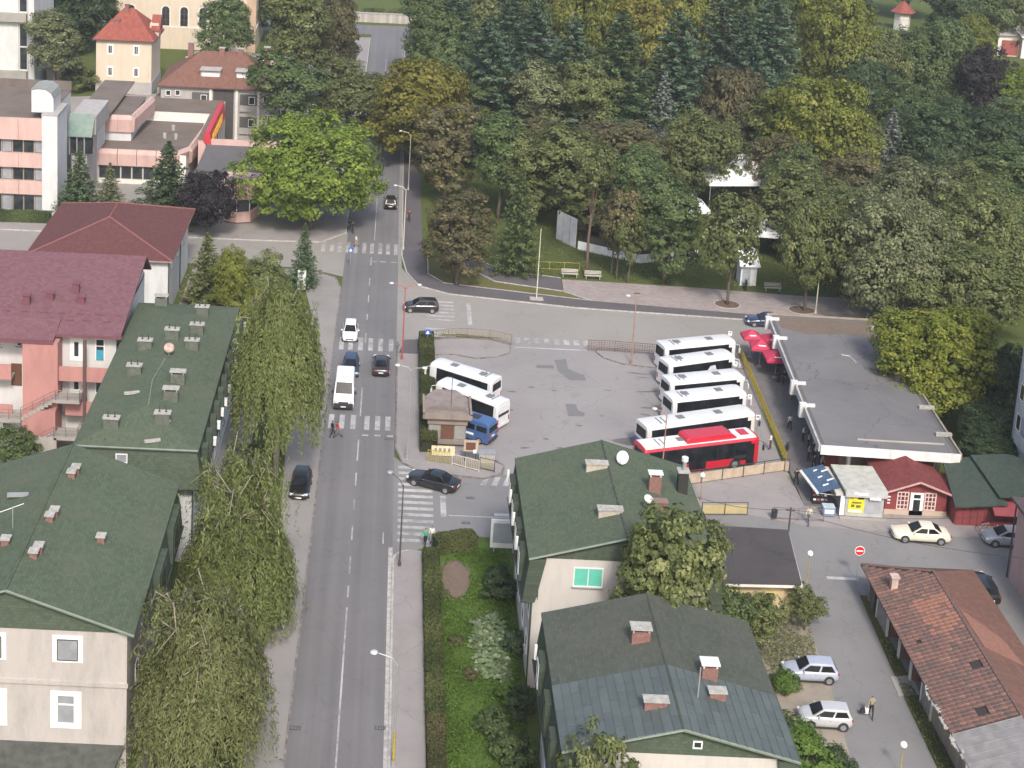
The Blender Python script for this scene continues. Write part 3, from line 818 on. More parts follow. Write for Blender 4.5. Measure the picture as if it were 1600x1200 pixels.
def on9(px, py):
    z = 10.8
    for i in range(15):
        x, y = g(px, py, z)
        k = min(1, max(0, min(x-(x0-.5), (x1+.5)-x, (y-(y0-.5))*4.95/5.5, (y1+.5-y)*4.95/5.5)) / 5.0)
        z = zb + .05 + (zr-zb-.05)*k
    return x, y, z
GRC = M_plain('green_clad_chimney', (.10, .11, .09), .9, var=.25, scale=3)
for px, py, lg in ((252, 478, True), (316, 492, False), (308, 520, False), (269, 528, False), (227, 545, False), (300, 545, False), (210, 585, False), (278, 598, True), (267, 625, True), (174, 668, False), (254, 660, False)):
    x, y, z = on9(px, py)
    chimney(H9, x, y, z-.4, z+.85, 1.2, .55, GRC, CAPC, legs=lg, pots=0 if lg else 2)
x, y, z = on9(264, 555); 
MB().cyl(x, y, z-.1, z+.55, .05, 6).build('dish_mast', GALV, H9)
MB(Matrix.Translation((x, y, z+.7)) @ Matrix.Rotation(R(65), 4, 'X')).ball((0, 0, 0), .48, 14, .25).build('rusty_dish', M_plain('rusty_white_dish', (.36, .25, .22), .7, var=.6, scale=2), H9, smooth=True)
for px, py in ((206, 618), (258, 658), (238, 693)):
    x, y, z = on9(px, py-2); MB().obox((x, y, z+.14), (1.3, .25, .2), R(20 if px != 258 else -50)).build('roof_strip', CAPC, H9)
p0, p1 = on9(258, 560), on9(232, 632)
MB().tube([p0, ((p0[0]+p1[0])/2-.4, (p0[1]+p1[1])/2, zr+.02), p1], .05, 5).build('roof_cable', TRIM_G, H9)
for y in [113.6 + i*2.62 for i in range(11)]:
    m = MB(); m.box(-14.0, -13.52, y-.42, y+.42, 7.35, 9.75); k = m.build('dormer', GR_SIDE, H9)
    window(k, (-13.52, y, 0), R(90), 0, 8.5, .62, 1.6, GUTTER, sill=False, fw=.05)
    if random.random() < .6: MB().obox((-13.45, y+1.2, 7.9+random.random()*.8), (.3, .5, .6)).build('wall_unit', PVC, k)
for y in [114.5 + i*3.3 for i in range(8)]:
    for z in (2.2, 5.0): window(H9, (-14.6, y, 0), R(90), 0, z, 1.2, 1.4)
for px in (190,):
    x, z = gy(190, 713, 111.75); window(H9, (0, 111.72, 0), 0, x, z-.15, .95, .8, PVC, CURTAIN, sill=False)
window(H9, (0, 112.4, 0), 0, -17.5, 3.0, 1.2, 1.4)
MB().tube([(-14.55, 112.3, 6.8), (-14.55, 112.3, 0.1)], .06, 6).build('downpipe', GUTTER, H9)
m = MB()
for i in range(15): m.obox((-22.8 + i*.55, 112.75 + (i % 2)*.25, zb+.24), (.03, .03, .28))
m.build('snow_guard', DARK, H9)

# ---- pink house with crimson roof
H8 = thing('pink_balcony_house', 'salmon pink house with crimson tile roof, balconies and outdoor stairs', 'house')
Y8 = 133.0
E8 = 10.75
MB().box(-46, -24.6, Y8, 148.5, -.2, E8).build('wall', M_stucco('pale_grey_render', (.55, .54, .53), .15), H8)
rid = 13.4
m = MB().slab([(-46.5, Y8-1.0, E8), (-24.0, Y8-1.0, E8), (-24.0, 146.2, rid), (-46.5, 146.2, rid)], .2)
m.build('roof', REDROOF, H8)
MB().slab([(-46.5, 146.2, rid), (-24.0, 146.2, rid), (-24.0, 149.2, rid-2.4), (-46.5, 149.2, rid-2.4)], .2).build('roof_back', REDROOF, H8)
MB().loft([[(-24.6, Y8, E8-.3), (-24.6, 148.5, E8-.3), (-24.6, 146.2, rid-.25)], [(-24.75, Y8, E8-.3), (-24.75, 148.5, E8-.3), (-24.75, 146.2, rid-.25)]]).build('gable', BLUEWHITE, H8)
MB().slab([(-46.5, Y8-2.0, E8-.25), (-30.0, Y8-2.0, E8-.25), (-30.0, Y8+1.2, E8+.62), (-46.5, Y8+1.2, E8+.62)], .3).build('roof_porch', REDROOF, H8)
CR = M_plain('crimson_fascia', (.145, .055, .068), .6)
MB().box(-24.05, -23.9, Y8-1.0, Y8-.9, E8-.3, E8).build('fascia', CR, H8)
MB().box(-30.0, -24.0, Y8-1.1, Y8-1.0, E8-.28, E8-.02).build('fascia', CR, H8)
MB().box(-46.5, -30.0, Y8-2.12, Y8-2.0, E8-.6, E8-.22).build('fascia', CR, H8)
def on8(px, py):
    z = 12
    for i in range(12):
        x, y = g(px, py, z); z = E8 + (rid-E8)*(y-(Y8-1.0))/(146.2-Y8+1.0)
    return x, y, z
for px, py, h in ((42, 475, .9), (79, 468, .7), (119, 458, 1.0), (127, 474, .7)):
    x, y, z = on8(px, py); chimney(H8, x, y, z-.3, z+h, .62, .5, CR, CR)
for r_ in range(2):
    for i in range(12):
        z0 = E8 + (rid-E8)*(2.2+r_*1.1)/(146.2-Y8+1.0)
        MB().obox((-45 + i*1.75 + r_*.85, Y8+1.2+r_*1.1, z0+.06), (.75, .12, .1)).build('snow_guard', CR, H8)
# stair tower and balconies (facing the camera)
xa, xb = gy(35, 520, 131)[0], gy(90, 520, 131)[0]
MB().box(xa, xb, 131.0, Y8+.1, 3.9, E8-.5).build('stair_tower', PINK, H8)
MB().box(xa+.1, xb-.05, 130.2, Y8, -.1, 3.9).build('stair_tower_base', PINK, H8)
xe = -24.6
for z0, z1, xs in ((6.35, 7.75, xb), (2.95, 4.35, -29.0)):
    MB().box(xs, xe, Y8-1.55, Y8-1.4, z0, z1).build('balcony_parapet', PINK, H8)
    MB().box(xs, xe, Y8-1.4, Y8, z0-.1, z0+.12).build('balcony_floor', CONC, H8)
MB().box(-27.35, -27.05, Y8-1.75, Y8-1.45, -.1, E8-.3).build('downpipe_column', M_plain('brown_column', (.10, .06, .055), .7), H8)
for z in (9.05, 5.7):
    window(H8, (0, Y8, 0), 0, -30.4, z+.3, 1.3, .8, cols=1)
    panel(H8, (0, Y8, 0), 0, -28.9, -27.7, z-1.3, z+.95, PVC, .06, 'door')
    window(H8, (0, Y8, 0), 0, -26.1, z-.1, .85, 2.1, PVC, rows=2, sill=False)
panel(H8, (0, Y8-.06, 0), 0, -26.45, -25.75, 7.9, 8.9, M_plain('blue_door_panel', (.05, .26, .36), .5), .02, 'door_panel')
panel(H8, (0, Y8-.06, 0), 0, -28.5, -28.1, 8.2, 9.6, GLASS, .02, 'door_pane')
panel(H8, (0, Y8-.06, 0), 0, -28.5, -28.1, 4.9, 6.2, GLASS, .02, 'door_pane')
panel(H8, (0, Y8, 0), 0, -31.3, -29.3, 0.1, 2.5, GREYW, .03, 'cellar_wall')
# left balconies and brown door
MB().box(-46, xa-1.2, Y8-1.5, Y8-1.38, 6.2, 7.7).build('balcony_parapet', PINK, H8)
MB().box(-46, xa-1.2, Y8-1.38, Y8, 6.05, 6.3).build('balcony_floor', CONC, H8)
MB().box(-46, xa-1.0, Y8-1.9, Y8-1.78, 2.6, 3.9).build('balcony_parapet', PINK, H8)
x, z = gy(26, 585, Y8); panel(H8, (0, Y8, 0), 0, x-.5, x+.5, z-1.1, z+1.1, WOOD, .06, 'door')
window(H8, (0, Y8, 0), 0, x-1.9, z+.4, .9, 1.1)
window(H8, (0, Y8, 0), 0, x+.3, z+3.6, .6, 1.5); window(H8, (0, Y8, 0), 0, x-1.8, z+3.6, .8, 1.8)
window(H8, (0, Y8, 0), 0, x-.9, .9, 1.0, .6)
def railing(par, p0, p1, h=.95, rails=3, mat=None, post=1.2, name='railing', r=.035):
    m = MB(); p0, p1 = Vector(p0), Vector(p1); n = max(1, round((p1-p0).length/post))
    for i in range(n+1):
        q = p0.lerp(p1, i/n); m.tube([q, q + Vector((0, 0, h))], r, 5)
    for k in range(rails):
        z = Vector((0, 0, h*(k+1)/rails)); m.tube([p0+z, p1+z], r*.9, 5)
    return m.build(name, mat or RAIL, par)
for (sx0, sx1, zA, zB, yy) in ((xa, xb+.0, 2.95, 5.05, 130.7), (xa, xb+.1, -.2, 2.0, 129.5)):
    n = 9
    for i in range(n):
        xx = sx0 + (sx1-sx0)*i/n
        z = zA + (zB-zA)*(i+1)/n
        MB().box(xx, xx+(sx1-sx0)/n+.02, yy-.55, yy+.5, (z-.3) if zA > 1 else -.1, z).build('step', CONC, H8)
    railing(H8, (sx0, yy-.5, zA+.2), (sx1, yy-.5, zB), .95, 3)
    MB().box(sx1, sx1+2.2, yy-.6, yy+1.2, zB-.3, zB).build('landing', CONC, H8)
    railing(H8, (sx1, yy-.55, zB), (sx1+2.2, yy-.55, zB), .95, 3); railing(H8, (sx1+2.2, yy-.55, zB), (sx1+2.2, yy+1.2, zB), .95, 3)
    MB().box(sx0-2.2, sx0, yy-.6, yy+1.2, zA-.3, zA).build('landing', CONC, H8); railing(H8, (sx0-2.2, yy-.55, zA), (sx0, yy-.55, zA), .95, 3)
MB().box(xa+.3, xb+.35, 128.9, 129.2, -.1, 1.9).build('stone_wall', STONE, H8)

# ---- dark-red hipped hall
H7 = thing('hipped_hall', 'white hall with plain dark red hipped roof beside the spruce trees', 'building')
MB().box(-39.6, -24.3, 162.6, 178.6, -.2, 7.0).build('wall', BLUEWHITE, H7)
a, b, c, d = (-40.3, 161.9, 7.0), (-23.7, 161.9, 7.0), (-23.7, 180.4, 7.0), (-40.3, 180.4, 7.0)
e, f = (-32.2, 169.3, 9.35), (-32.2, 174.6, 9.35)
MB().add([a, b, c, d, e, f], [(0, 1, 4), (1, 2, 5, 4), (2, 3, 5), (3, 0, 4, 5)]).build('roof', HALLROOF, H7)
MB().loft([[(x, y, 6.82) for x, y, z in (a, b, c, d)], [(x, y, 6.995) for x, y, z in (a, b, c, d)]]).build('eave', M_plain('pale_red_eave', (.34, .22, .20), .8), H7)
for q in ((a, e), (b, e), (e, f), (c, f), (d, f)): MB().tube([(x, y, z+.03) for x, y, z in q], .09, 5).build('ridge_cap', M_plain('pale_ridge', (.22, .09, .085), .8), H7)
for y in (166, 170, 174): window(H7, (-24.3, y, 0), R(90), 0, 5.4, 1.1, 1.2)
MB().tube([(-24.2, 171.5, 6.9), (-24.2, 171.5, .1)], .07, 6).build('downpipe', GUTTER, H7)
MB().tube([(-24.2, 162.5, 6.9), (-24.2, 162.5, .1)], .06, 6).build('downpipe', GUTTER, H7)
window(H7, (0, 162.6, 0), 0, -28.5, 3.6, 1.2, 1.2)

# ---- pink and white civic complex
H5 = thing('pink_banded_block', 'three storey white block with pale pink bands, pier and rooftop lantern at left edge', 'building')
Yb = 194.5
MB().box(-62, -46.0, Yb+.4, 212, -.2, 13.3).build('wall', OFFWHITE, H5)
for z0, z1 in ((10.8, 13.7), (7.0, 8.9), (3.3, 5.1)):
    for i in range(5): MB().box(-62+i*3.22, -62+(i+1)*3.22-.03, Yb-.1, Yb+.45, z0, z1).build('pink_panel', PALEPINK, H5)
for z0, z1 in ((8.9, 10.8), (5.1, 7.0), (.4, 3.1)):
    for i in range(11):
        u = -61.6 + i*1.45
        window(H5, (0, Yb+.4, 0), 0, u+.7, (z0+z1)/2, 1.4, z1-z0-.1, M_plain('brown_frames', (.12, .09, .075), .7), [GLASS, CURTAIN, GLASS][i % 3], sill=False, fw=.09)
MB().box(-45.95, -43.9, Yb-.35, Yb+5.5, -.2, 14.3).build('pier', BLUEWHITE, H5)
MB().box(-46.0, -43.8, Yb-.4, Yb+5.6, 14.3, 14.55).build('pier_cap', GREYW, H5)
MB().box(-62, -45.9, Yb+.5, 212, 13.3, 13.45).build('roof', BROWNFELT, H5)
for (p, q) in (((-62, 212), (-45.9, 212)),): MB().box(p[0], q[0], 211.9, 212.3, 13.3, 14.6).build('parapet', M_stucco('brown_parapet', (.15, .125, .11), .3), H5)
# rooftop lantern with a curved roof
sec = [(-47.6, 14.4), (-44.7, 14.4), (-44.7, 16.3), (-45.0, 17.0), (-45.7, 17.5), (-46.8, 17.6), (-47.6, 17.4)]
MB().loft([[(x, Yb+.9, z) for x, z in sec], [(x, Yb+5.2, z) for x, z in sec]]).build('lantern', BLUEWHITE, H5)
rf = [(-47.7, 17.45), (-46.8, 17.66), (-45.65, 17.58), (-44.9, 17.08), (-44.62, 16.4)]
m = MB()
for (a1, b1), (a2, b2) in zip(rf, rf[1:]): m.slab([(a1, Yb+.8, b1+.06), (a2, Yb+.8, b2+.06), (a2, Yb+5.3, b2+.06), (a1, Yb+5.3, b1+.06)], .05)
m.build('lantern_roof', M_plain('grey_sheet', (.24, .25, .235), .7), H5)
H5b = thing('glass_link', 'dark glazed link between the pink block and the low pink wing', 'building')
MB().box(-44.0, -41.9, 203.4, 214, -.2, 9.0).build('wall', GREYW, H5b)
MB().slab([(-44.5, 202.4, 9.3), (-41.0, 202.4, 9.3), (-41.0, 204.5, 12.0), (-44.5, 204.5, 12.0)], .1).build('sloped_glazing', M_plain('greenish_panes', (.14, .20, .17), .25), H5b)
for i in range(3): MB().box(-44.2+i*1.02, -44.1+i*1.02, 202.6, 203.4, 6.6, 9.3).build('mullion', GREYW, H5b)
MB().box(-44.3, -41.0, 203.0, 203.42, 6.7, 9.2).build('glazing', GLASS, H5b)
MB().box(-44.5, -40.9, 204.7, 214, 9.0, 11.6).build('upper_wall', GREYW, H5b)
MB().box(-45.8, -41, 212, 236, 8.9, 9.1).build('roof', BROWNFELT, H5b)
H5c = thing('low_pink_wing', 'low flat-roofed wing with pale pink sloping parapets and brown roofs', 'building')
MB().box(-42.2, -29.2, 211.2, 240, -.2, 4.6).build('wall', OFFWHITE, H5c)
MB().box(-42.3, -41.85, 210.5, 216, -.2, 9.6).build('fin', BLUEWHITE, H5c)
def fascia(par, pts, z0, z1, mat, lean=.35, th=.3):
    for (xA, yA), (xB, yB) in zip(pts, pts[1:]):
        L = math.hypot(xB-xA, yB-yA); n = max(1, round(L/2.6)); a = math.atan2(yB-yA, xB-xA)
        nx, ny = math.sin(a), -math.cos(a)
        for i in range(n):
            t0, t1 = i/n, (i+1)/n - .008
            P = lambda t, off, z: (xA+(xB-xA)*t+nx*off, yA+(yB-yA)*t+ny*off, z)
            MB().loft([[P(t0, .25, z0), P(t0, .25+lean*.3, z1-.6), P(t0, 0, z1), P(t0, -th, z1), P(t0, -th, z0)],
                       [P(t1, .25, z0), P(t1, .25+lean*.3, z1-.6), P(t1, 0, z1), P(t1, -th, z1), P(t1, -th, z0)]]).build('pink_panel', mat, par)
fascia(H5c, [(-41.8, 211), (-30.6, 211), (-29.0, 214), (-28.3, 226)], 2.8, 5.15, PALEPINK)
fascia(H5c, [(-42.2, 217), (-38.0, 217), (-36.9, 229), ], 6.1, 8.6, PALEPINK)
MB().box(-42.2, -38.2, 217.1, 229.5, 4.6, 8.3).build('upper_wall', BLUEWHITE, H5c)
MB().box(-42.1, -38.0, 217.2, 229.2, 8.3, 8.42).build('upper_roof', BROWNFELT, H5c)
MB().box(-42.0, -29.0, 211.3, 229, 4.6, 4.7).build('roof', BROWNFELT, H5c)
for i in range(7): window(H5c, (0, 211.2, 0), 0, -41.0+i*1.6, 1.7, 1.5, 1.9, M_plain('grey_frames', (.2, .19, .18), .6), sill=False)
for x, y in ((-33.6, 219.5), (-31.9, 219.3), (-33.0, 224)): MB().cyl(x, y, 4.7, 5.5, .28, 8).build('roof_vent', CAPC, H5c)
H5d = thing('red_signed_shop', 'flat brown-roofed shop with red fascia and yellow lettering, facing the road', 'building')
MB().box(-38, -26.6, 229.3, 240, -.2, 6.2).build('wall', OFFWHITE, H5d)
MB().box(-27.9, -26.8, 214.3, 229.3, -.2, 6.2).build('front_wall', PALEPINK, H5d)
MB().box(-38, -26.7, 229.2, 240, 6.2, 6.35).build('roof', BROWNFELT, H5d); MB().box(-28.0, -26.7, 214.2, 229.2, 6.2, 6.35).build('roof', BROWNFELT, H5d)
MB().box(-38, -26.6, 239.6, 240, 6.3, 7.3).build('parapet', GREYW, H5d)
MB().loft([[(-27.2, y, 6.3), (-26.2, y, 5.0), (-25.9, y, 5.2), (-26.2, y, 7.4), (-26.9, y, 7.5)] for y in (214, 231.5)]).build('red_fascia', REDSIGN, H5d)
for i in range(9):       # block letters, unreadable in the photograph
    y = 215.2 + i*1.35
    m = MB(); m.box(-25.95, -25.86, y, y+.25, 5.5, 6.9)
    if i % 2: m.box(-25.95, -25.86, y+.25, y+.85, 6.65, 6.9); m.box(-25.95, -25.86, y+.25, y+.85, 6.05, 6.25)
    else: m.box(-25.95, -25.86, y+.25, y+.85, 5.5, 5.72); m.box(-25.95, -25.86, y+.65, y+.85, 5.72, 6.9)
    m.build('sign_letter', YELSIGN, H5d)
for i in range(6):
    MB().box(-26.7, -26.55, 215+i*2.7, 215.4+i*2.7, .1, 5.0).build('column', MAROON if i % 3 == 0 else PVC, H5d)
    window(H5d, (-26.8, 216.4+i*2.7, 0), R(90), 0, 2.2, 2.2, 3.6, DARK, sill=False)
H6 = thing('curved_pink_bay', 'small pink bay building with curved banded front and grey terrace roof', 'building')
def bay(d):
    return [(-23.4-d, 210), (-22.6-d, 200), (-22.0-d*.5, 196.6-d), (-20.2, 195.8-d), (-18.4+d*.5, 196.4-d), (-17.4+d, 199), (-17.2+d, 210)]
MB().prism(bay(-.25), -.1, 3.6).build('wall', M_plain('dark_bay_glazing', (.05, .05, .055), .3), H6)
MB().prism(bay(.1), .2, 1.6).build('lower_band', PALEPINK, H6)
MB().prism(bay(.45), 3.5, 5.3).build('upper_band', PALEPINK, H6)
MB().prism(bay(.35), 5.3, 5.55).build('parapet', PALEPINK, H6)
MB().prism([(-26, 202), (-17, 202), (-16.5, 214), (-26.6, 214)], -.1, 5.4).build('terrace_block', GREYW, H6)
MB().prism([(-26.5, 201.5), (-16.8, 201.5), (-16.2, 214), (-26.6, 214)], 5.4, 5.6).build('terrace_roof', FELT, H6)
MB().box(-26, -16.5, 214, 214.4, -.1, 6.4).build('terrace_wall', PALEPINK, H6)
for i in range(6): MB().tube([bay(-.2)[1+i % 5] + (1.6,), bay(-.2)[1+i % 5] + (3.5,)], .07, 5).build('mullion', PVC, H6)

# ---- houses at the top left
def hip(par, x0, x1, y0, y1, z, zr, inset, mat, ov=.6, along='x', name='roof'):
    x0, x1, y0, y1 = x0-ov, x1+ov, y0-ov, y1+ov
    if along == 'x': r0, r1 = (x0+inset, (y0+y1)/2, zr), (x1-inset, (y0+y1)/2, zr); F = [(0, 1, 5, 4), (1, 2, 5), (2, 3, 4, 5), (3, 0, 4)]
    else: r0, r1 = ((x0+x1)/2, y0+inset, zr), ((x0+x1)/2, y1-inset, zr); F = [(0, 1, 4), (1, 2, 5, 4), (2, 3, 5), (3, 0, 4, 5)]
    o = MB().add([(x0, y0, z), (x1, y0, z), (x1, y1, z), (x0, y1, z), r0, r1], F).build(name, mat, par)
    MB().loft([[(x0, y0, z-.2), (x1, y0, z-.2), (x1, y1, z-.2), (x0, y1, z-.2)], [(x0, y0, z-.01), (x1, y0, z-.01), (x1, y1, z-.01), (x0, y1, z-.01)]]).build('eave', M_plain('brown_eave', (.10, .06, .05), .8), o)
    return o
H4 = thing('brown_roofed_flats', 'grey flats with brown hipped roof, two dormer strips and recessed balconies', 'building')
MB().box(-37.0, -18.9, 237, 250, -.2, 8.4).build('wall', GREYW, H4)
r4 = hip(H4, -37.0, -18.9, 237, 250, 8.5, 12.9, 6.2, BROWNTILE)
for x in (-29.3, -23.6):
    MB().box(x-1.6, x+1.6, 238.6, 240.4, 9.4, 10.8).build('dormer', GREYW, r4)
    MB().box(x-1.7, x+1.7, 238.3, 240.6, 10.8, 11.0).build('dormer_roof', GREYW, r4); MB().box(x-1.4, x+1.4, 238.52, 238.6, 9.7, 10.3).build('dormer_window', PVC, r4)
for x, y in ((-33.5, 246), (-28, 243), (-25, 243), (-20.8, 245)): chimney(H4, x, y, 10.5, 13.6, .9, .7)
for u in (-30.6, -22.9):
    for z in (5.9, 2.2):
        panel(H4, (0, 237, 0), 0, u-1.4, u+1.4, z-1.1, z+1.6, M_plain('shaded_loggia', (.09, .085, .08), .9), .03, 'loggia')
        panel(H4, (0, 236.9, 0), 0, u-1.4, u+1.4, z-1.2, z-.2, GREYW, .25, 'balcony_parapet')
        window(H4, (0, 236.95, 0), 0, u+.5, z+.6, 1.0, 1.3, sill=False)
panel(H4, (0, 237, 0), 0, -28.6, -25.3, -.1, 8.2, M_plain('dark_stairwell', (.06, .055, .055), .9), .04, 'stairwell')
for u, z in ((-34.3, 7.3), (-35.8, 7.2), (-20.2, 6.8), (-20.2, 3.8), (-19.4, 3.8)): window(H4, (0, 237, 0), 0, u, z, .8, .9)
for u in (-29.0, -24.8, -21.3): panel(H4, (0, 236.9, 0), 0, u-.2, u+.2, 0, 8.3, OFFWHITE, .2, 'pilaster')
H3 = thing('red_tiled_villa', 'cream two storey villa with bright red hipped tile roof', 'house')
MB().box(-52.6, -42.8, 263, 273, -.2, 9.7).build('wall', BEIGE, H3)
MB().box(-52.7, -42.7, 262.9, 273.1, -.2, 2.2).build('plinth', GREYW, H3)
r3 = hip(H3, -52.6, -42.8, 263, 273, 9.8, 14.6, 4.6, BRIGHTTILE)
MB().loft([[(-43.5, 266.4, 11), (-43.5, 269.8, 11), (-43.5, 268.1, 13.6)], [(-41.9, 266.4, 11), (-41.9, 269.8, 11), (-41.9, 268.1, 13.6)]]).build('dormer', BRIGHTTILE, r3)
MB().box(-43.8, -42.2, 266.9, 269.3, 9.7, 12.2).build('dormer_wall', BEIGE, r3)
for u in (-50.1, -45.5):
    for z in (8.0, 4.0):
        panel(H3, (0, 263, 0), 0, u-.55, u+.55, z-.95, z+.95, PVC, .04, 'window_surround'); window(H3, (0, 262.96, 0), 0, u, z, .75, 1.5, sill=False, cols=2)
chimney(H3, -49.3, 265.5, 11, 12.9, .8, .7, BRICK, BRICK); chimney(H3, -48, 267.5, 12, 15.2, .7, .7, BRICK, BRICK)
H2 = thing('church', 'large cream church with tall round-arched dark windows at the top left', 'church')
MB().box(-58, -28.3, 301, 318, -.2, 19).build('wall', BEIGE, H2)
MB().box(-58.2, -28.1, 300.75, 318.2, -.2, 4.4).build('plinth', BEIGE, H2)
MB().box(-58.2, -28.1, 300.7, 318.2, 4.4, 4.6).build('ledge', OFFWHITE, H2)
hip(H2, -58, -28.3, 301, 318, 19, 24, 7, BRIGHTTILE)
def arch(w, h, n=8): return [(-w/2, 0), (w/2, 0)] + [(w/2*math.cos(math.pi*i/n), h-w/2+w/2*math.sin(math.pi*i/n)) for i in range(n+1)]
for u in (-53.2, -46.2, -42.5, -38.7, -35.0, -31.4):
    M = FR((u, 300.99, 4.8), 0)
    f = MB(M).loft([[(x*1.35, -.06, z*1.06-.1) for x, z in arch(1.5, 3.9)], [(x*1.35, .02, z*1.06-.1) for x, z in arch(1.5, 3.9)]]).build('window', OFFWHITE, H2)
    MB(M).loft([[(x, -.1, z) for x, z in arch(1.5, 3.9)], [(x, .0, z) for x, z in arch(1.5, 3.9)]]).build('pane', GLASS, f)
    m = MB(M); m.box(-.05, .05, -.14, -.08, 0, 3.8)
    for k in (1, 2): m.box(-.75, .75, -.14, -.08, k*1.2-.04, k*1.2+.04)
    m.build('tracery', WOOD, f)
panel(H2, (0, 301, 0), 0, -29.8, -28.0, 0, 19, M_stucco('tan_pilaster', (.46, .33, .23), .2), .5, 'pilaster')
H1 = thing('white_tower_block', 'white tower block with dark window slots at the top left corner', 'building')
MB().box(-82, -63.3, 262, 277, -.2, 34).build('wall', BLUEWHITE, H1)
for z in (3.0, 13.4, 23.8):
    panel(H1, (0, 262, 0), 0, -65.8, -64.6, z+.9, z+4.8, GLASS, .05, 'window_slot')
    panel(H1, (0, 262, 0), 0, -65.8, -64.6, z+5.1, z+9.0, GLASS, .05, 'window_slot')
    MB().box(-72.5, -64.5, 261.0, 262.0, z-.9, z+.6).build('balcony', CONC, H1)
    window(H1, (0, 262, 0), 0, -71.5, z+3.0, 2.4, 1.8); window(H1, (0, 262, 0), 0, -71.5, z+7.2, 2.4, 1.8)
panel(H1, (0, 262, 0), 0, -65.8, -64.6, -.1, 2.0, GLASS, .05, 'window_slot')
for x in (-66.0, -64.4): MB().box(x-.07, x+.07, 261.93, 262, 0, 34).build('joint', GREYW, H1)
for z in (5.5, 11, 16.5, 22): MB().box(-63.3, -63.24, 262, 277, z-.05, z+.05).build('joint', GREYW, H1)
# ---- bus terminal
T = thing('bus_terminal', 'long flat-roofed bus terminal with white fascia and cracked grey felt roof', 'building')
A, B, C_, D_ = Vector((43.2, 161.3)), Vector((55.0, 160.9)), Vector((53.3, 129.0)), Vector((40.7, 129.6))
ZR = 4.15
def inset(d):
    return [(A.x+d, A.y-d), (B.x-d, B.y-d), (C_.x-d, C_.y+d), (D_.x+d, D_.y+d)]
MB().prism(inset(0.0), ZR-.55, ZR).build('roof_slab', FELT, T)
MB().prism(inset(.45), ZR, ZR+.03).build('roof_felt', M_asphalt('cracked_felt', (.15, .145, .15), .28, .2, crack=1.0), T)
MB().prism([(43.9, 160.6), (54.3, 160.3), (54.2, 155.2), (50.5, 156.6), (46.5, 156.0), (43.8, 157.4)], ZR+.03, ZR+.045).build('mossy_felt', M_grass('roof_moss_dirt', (.13, .105, .08), (.19, .15, .12), (.10, .09, .05), .6), T)
edges = [(D_, C_, 'fascia', WHITE, .75), (A, D_, 'fascia', M_stucco('greyed_white_edge', (.42, .41, .40), .4), .55), (C_, B, 'fascia', M_stucco('weathered_edge', (.30, .25, .19), .4), .5), (B, A, 'fascia', M_stucco('weathered_edge', (.30, .25, .19), .4), .5)]
for p, q, n, mt, h in edges:
    d = (q-p); L = d.length; a = math.atan2(d.y, d.x); k = 3 if L > 20 else 2
    for i in range(k):
        c = p + d*((i+.5)/k); nx = Vector((math.sin(a), -math.cos(a)))*.08
        MB().obox((c.x+nx.x, c.y+nx.y, ZR+.12-h/2), (L/k-.02, .18, h+.12), a).build(n, mt, T)
m = MB()
for p, q, r_ in ((Vector((44.5, 131.2)), Vector((52.5, 131.0)), .12),): m.tube([(p.x, p.y, ZR+.08), ((p.x+q.x)/2, p.y-.15, ZR+.09), (q.x, q.y, ZR+.08)], r_, 6)
m.build('roof_upstand', CONC, T)
for t in (.05, .22, .58, .74):          # white beam ends on the platform side
    p = A.lerp(D_, t)
    m = MB(); m.box(p.x-.55, p.x+.15, p.y-.25, p.y+.25, ZR-1.0, ZR+.42); m.box(p.x-.1, p.x+.95, p.y-.13, p.y+.13, ZR+.05, ZR+.34)
    m.build('beam_end', BLUEWHITE, T)
for t in (.12, .3, .78, .92):
    p = C_.lerp(B, t); m = MB(); m.box(p.x-1.2, p.x+.3, p.y-.18, p.y+.18, ZR+.05, ZR+.36); m.build('beam_end', CAPC, T)
m = MB().prism([(45.6, 160.3), (54, 160), (52.4, 132.6), (43.6, 133.0)], -.1, ZR-.56); m.build('wall', M_stucco('tan_terminal_wall', (.33, .23, .18), .3), T)
for i in range(8):
    y = 135 + i*3.2; x = 43.55 + (y-133)*.073
    window(T, (x, y, 0), R(-90) + math.atan2(-2.0, 27.3)*0, 0, 1.9, 2.6, 2.2, DARK, sill=False)
for x in (43.9, 48.4, 52.2): MB().box(x-.16, x+.16, 131.0, 131.3, 0, ZR-.55).build('column', OFFWHITE, T)
panel(T, (0, 132.98, 0), 0, 42.2, 43.5, .1, 3.5, MAROON, .05, 'door')
window(T, (0, 132.95, 0), 0, 45.8, 2.7, 1.6, .9, DARK, sill=False)
ac = MB().box(46.8, 47.8, 132.2, 132.7, 2.3, 3.1).build('air_conditioner', PVC, T); MB(Matrix.Translation((47.2, 132.19, 2.7)) @ Matrix.Rotation(R(90), 4, 'X')).cyl(0, 0, -.02, .03, .28, 14).build('fan_grille', DARK, ac)
MB().tube([(53.2, 129.3, .1), (53.2, 129.3, ZR-.5)], .07, 6).build('downpipe', GALV, T)
MB().tube([(49.5, 149, ZR+.04), (49.3, 150.6, ZR+.05), (48.5, 150.9, ZR+.04)], .09, 5).build('roof_debris', CAPC, T)

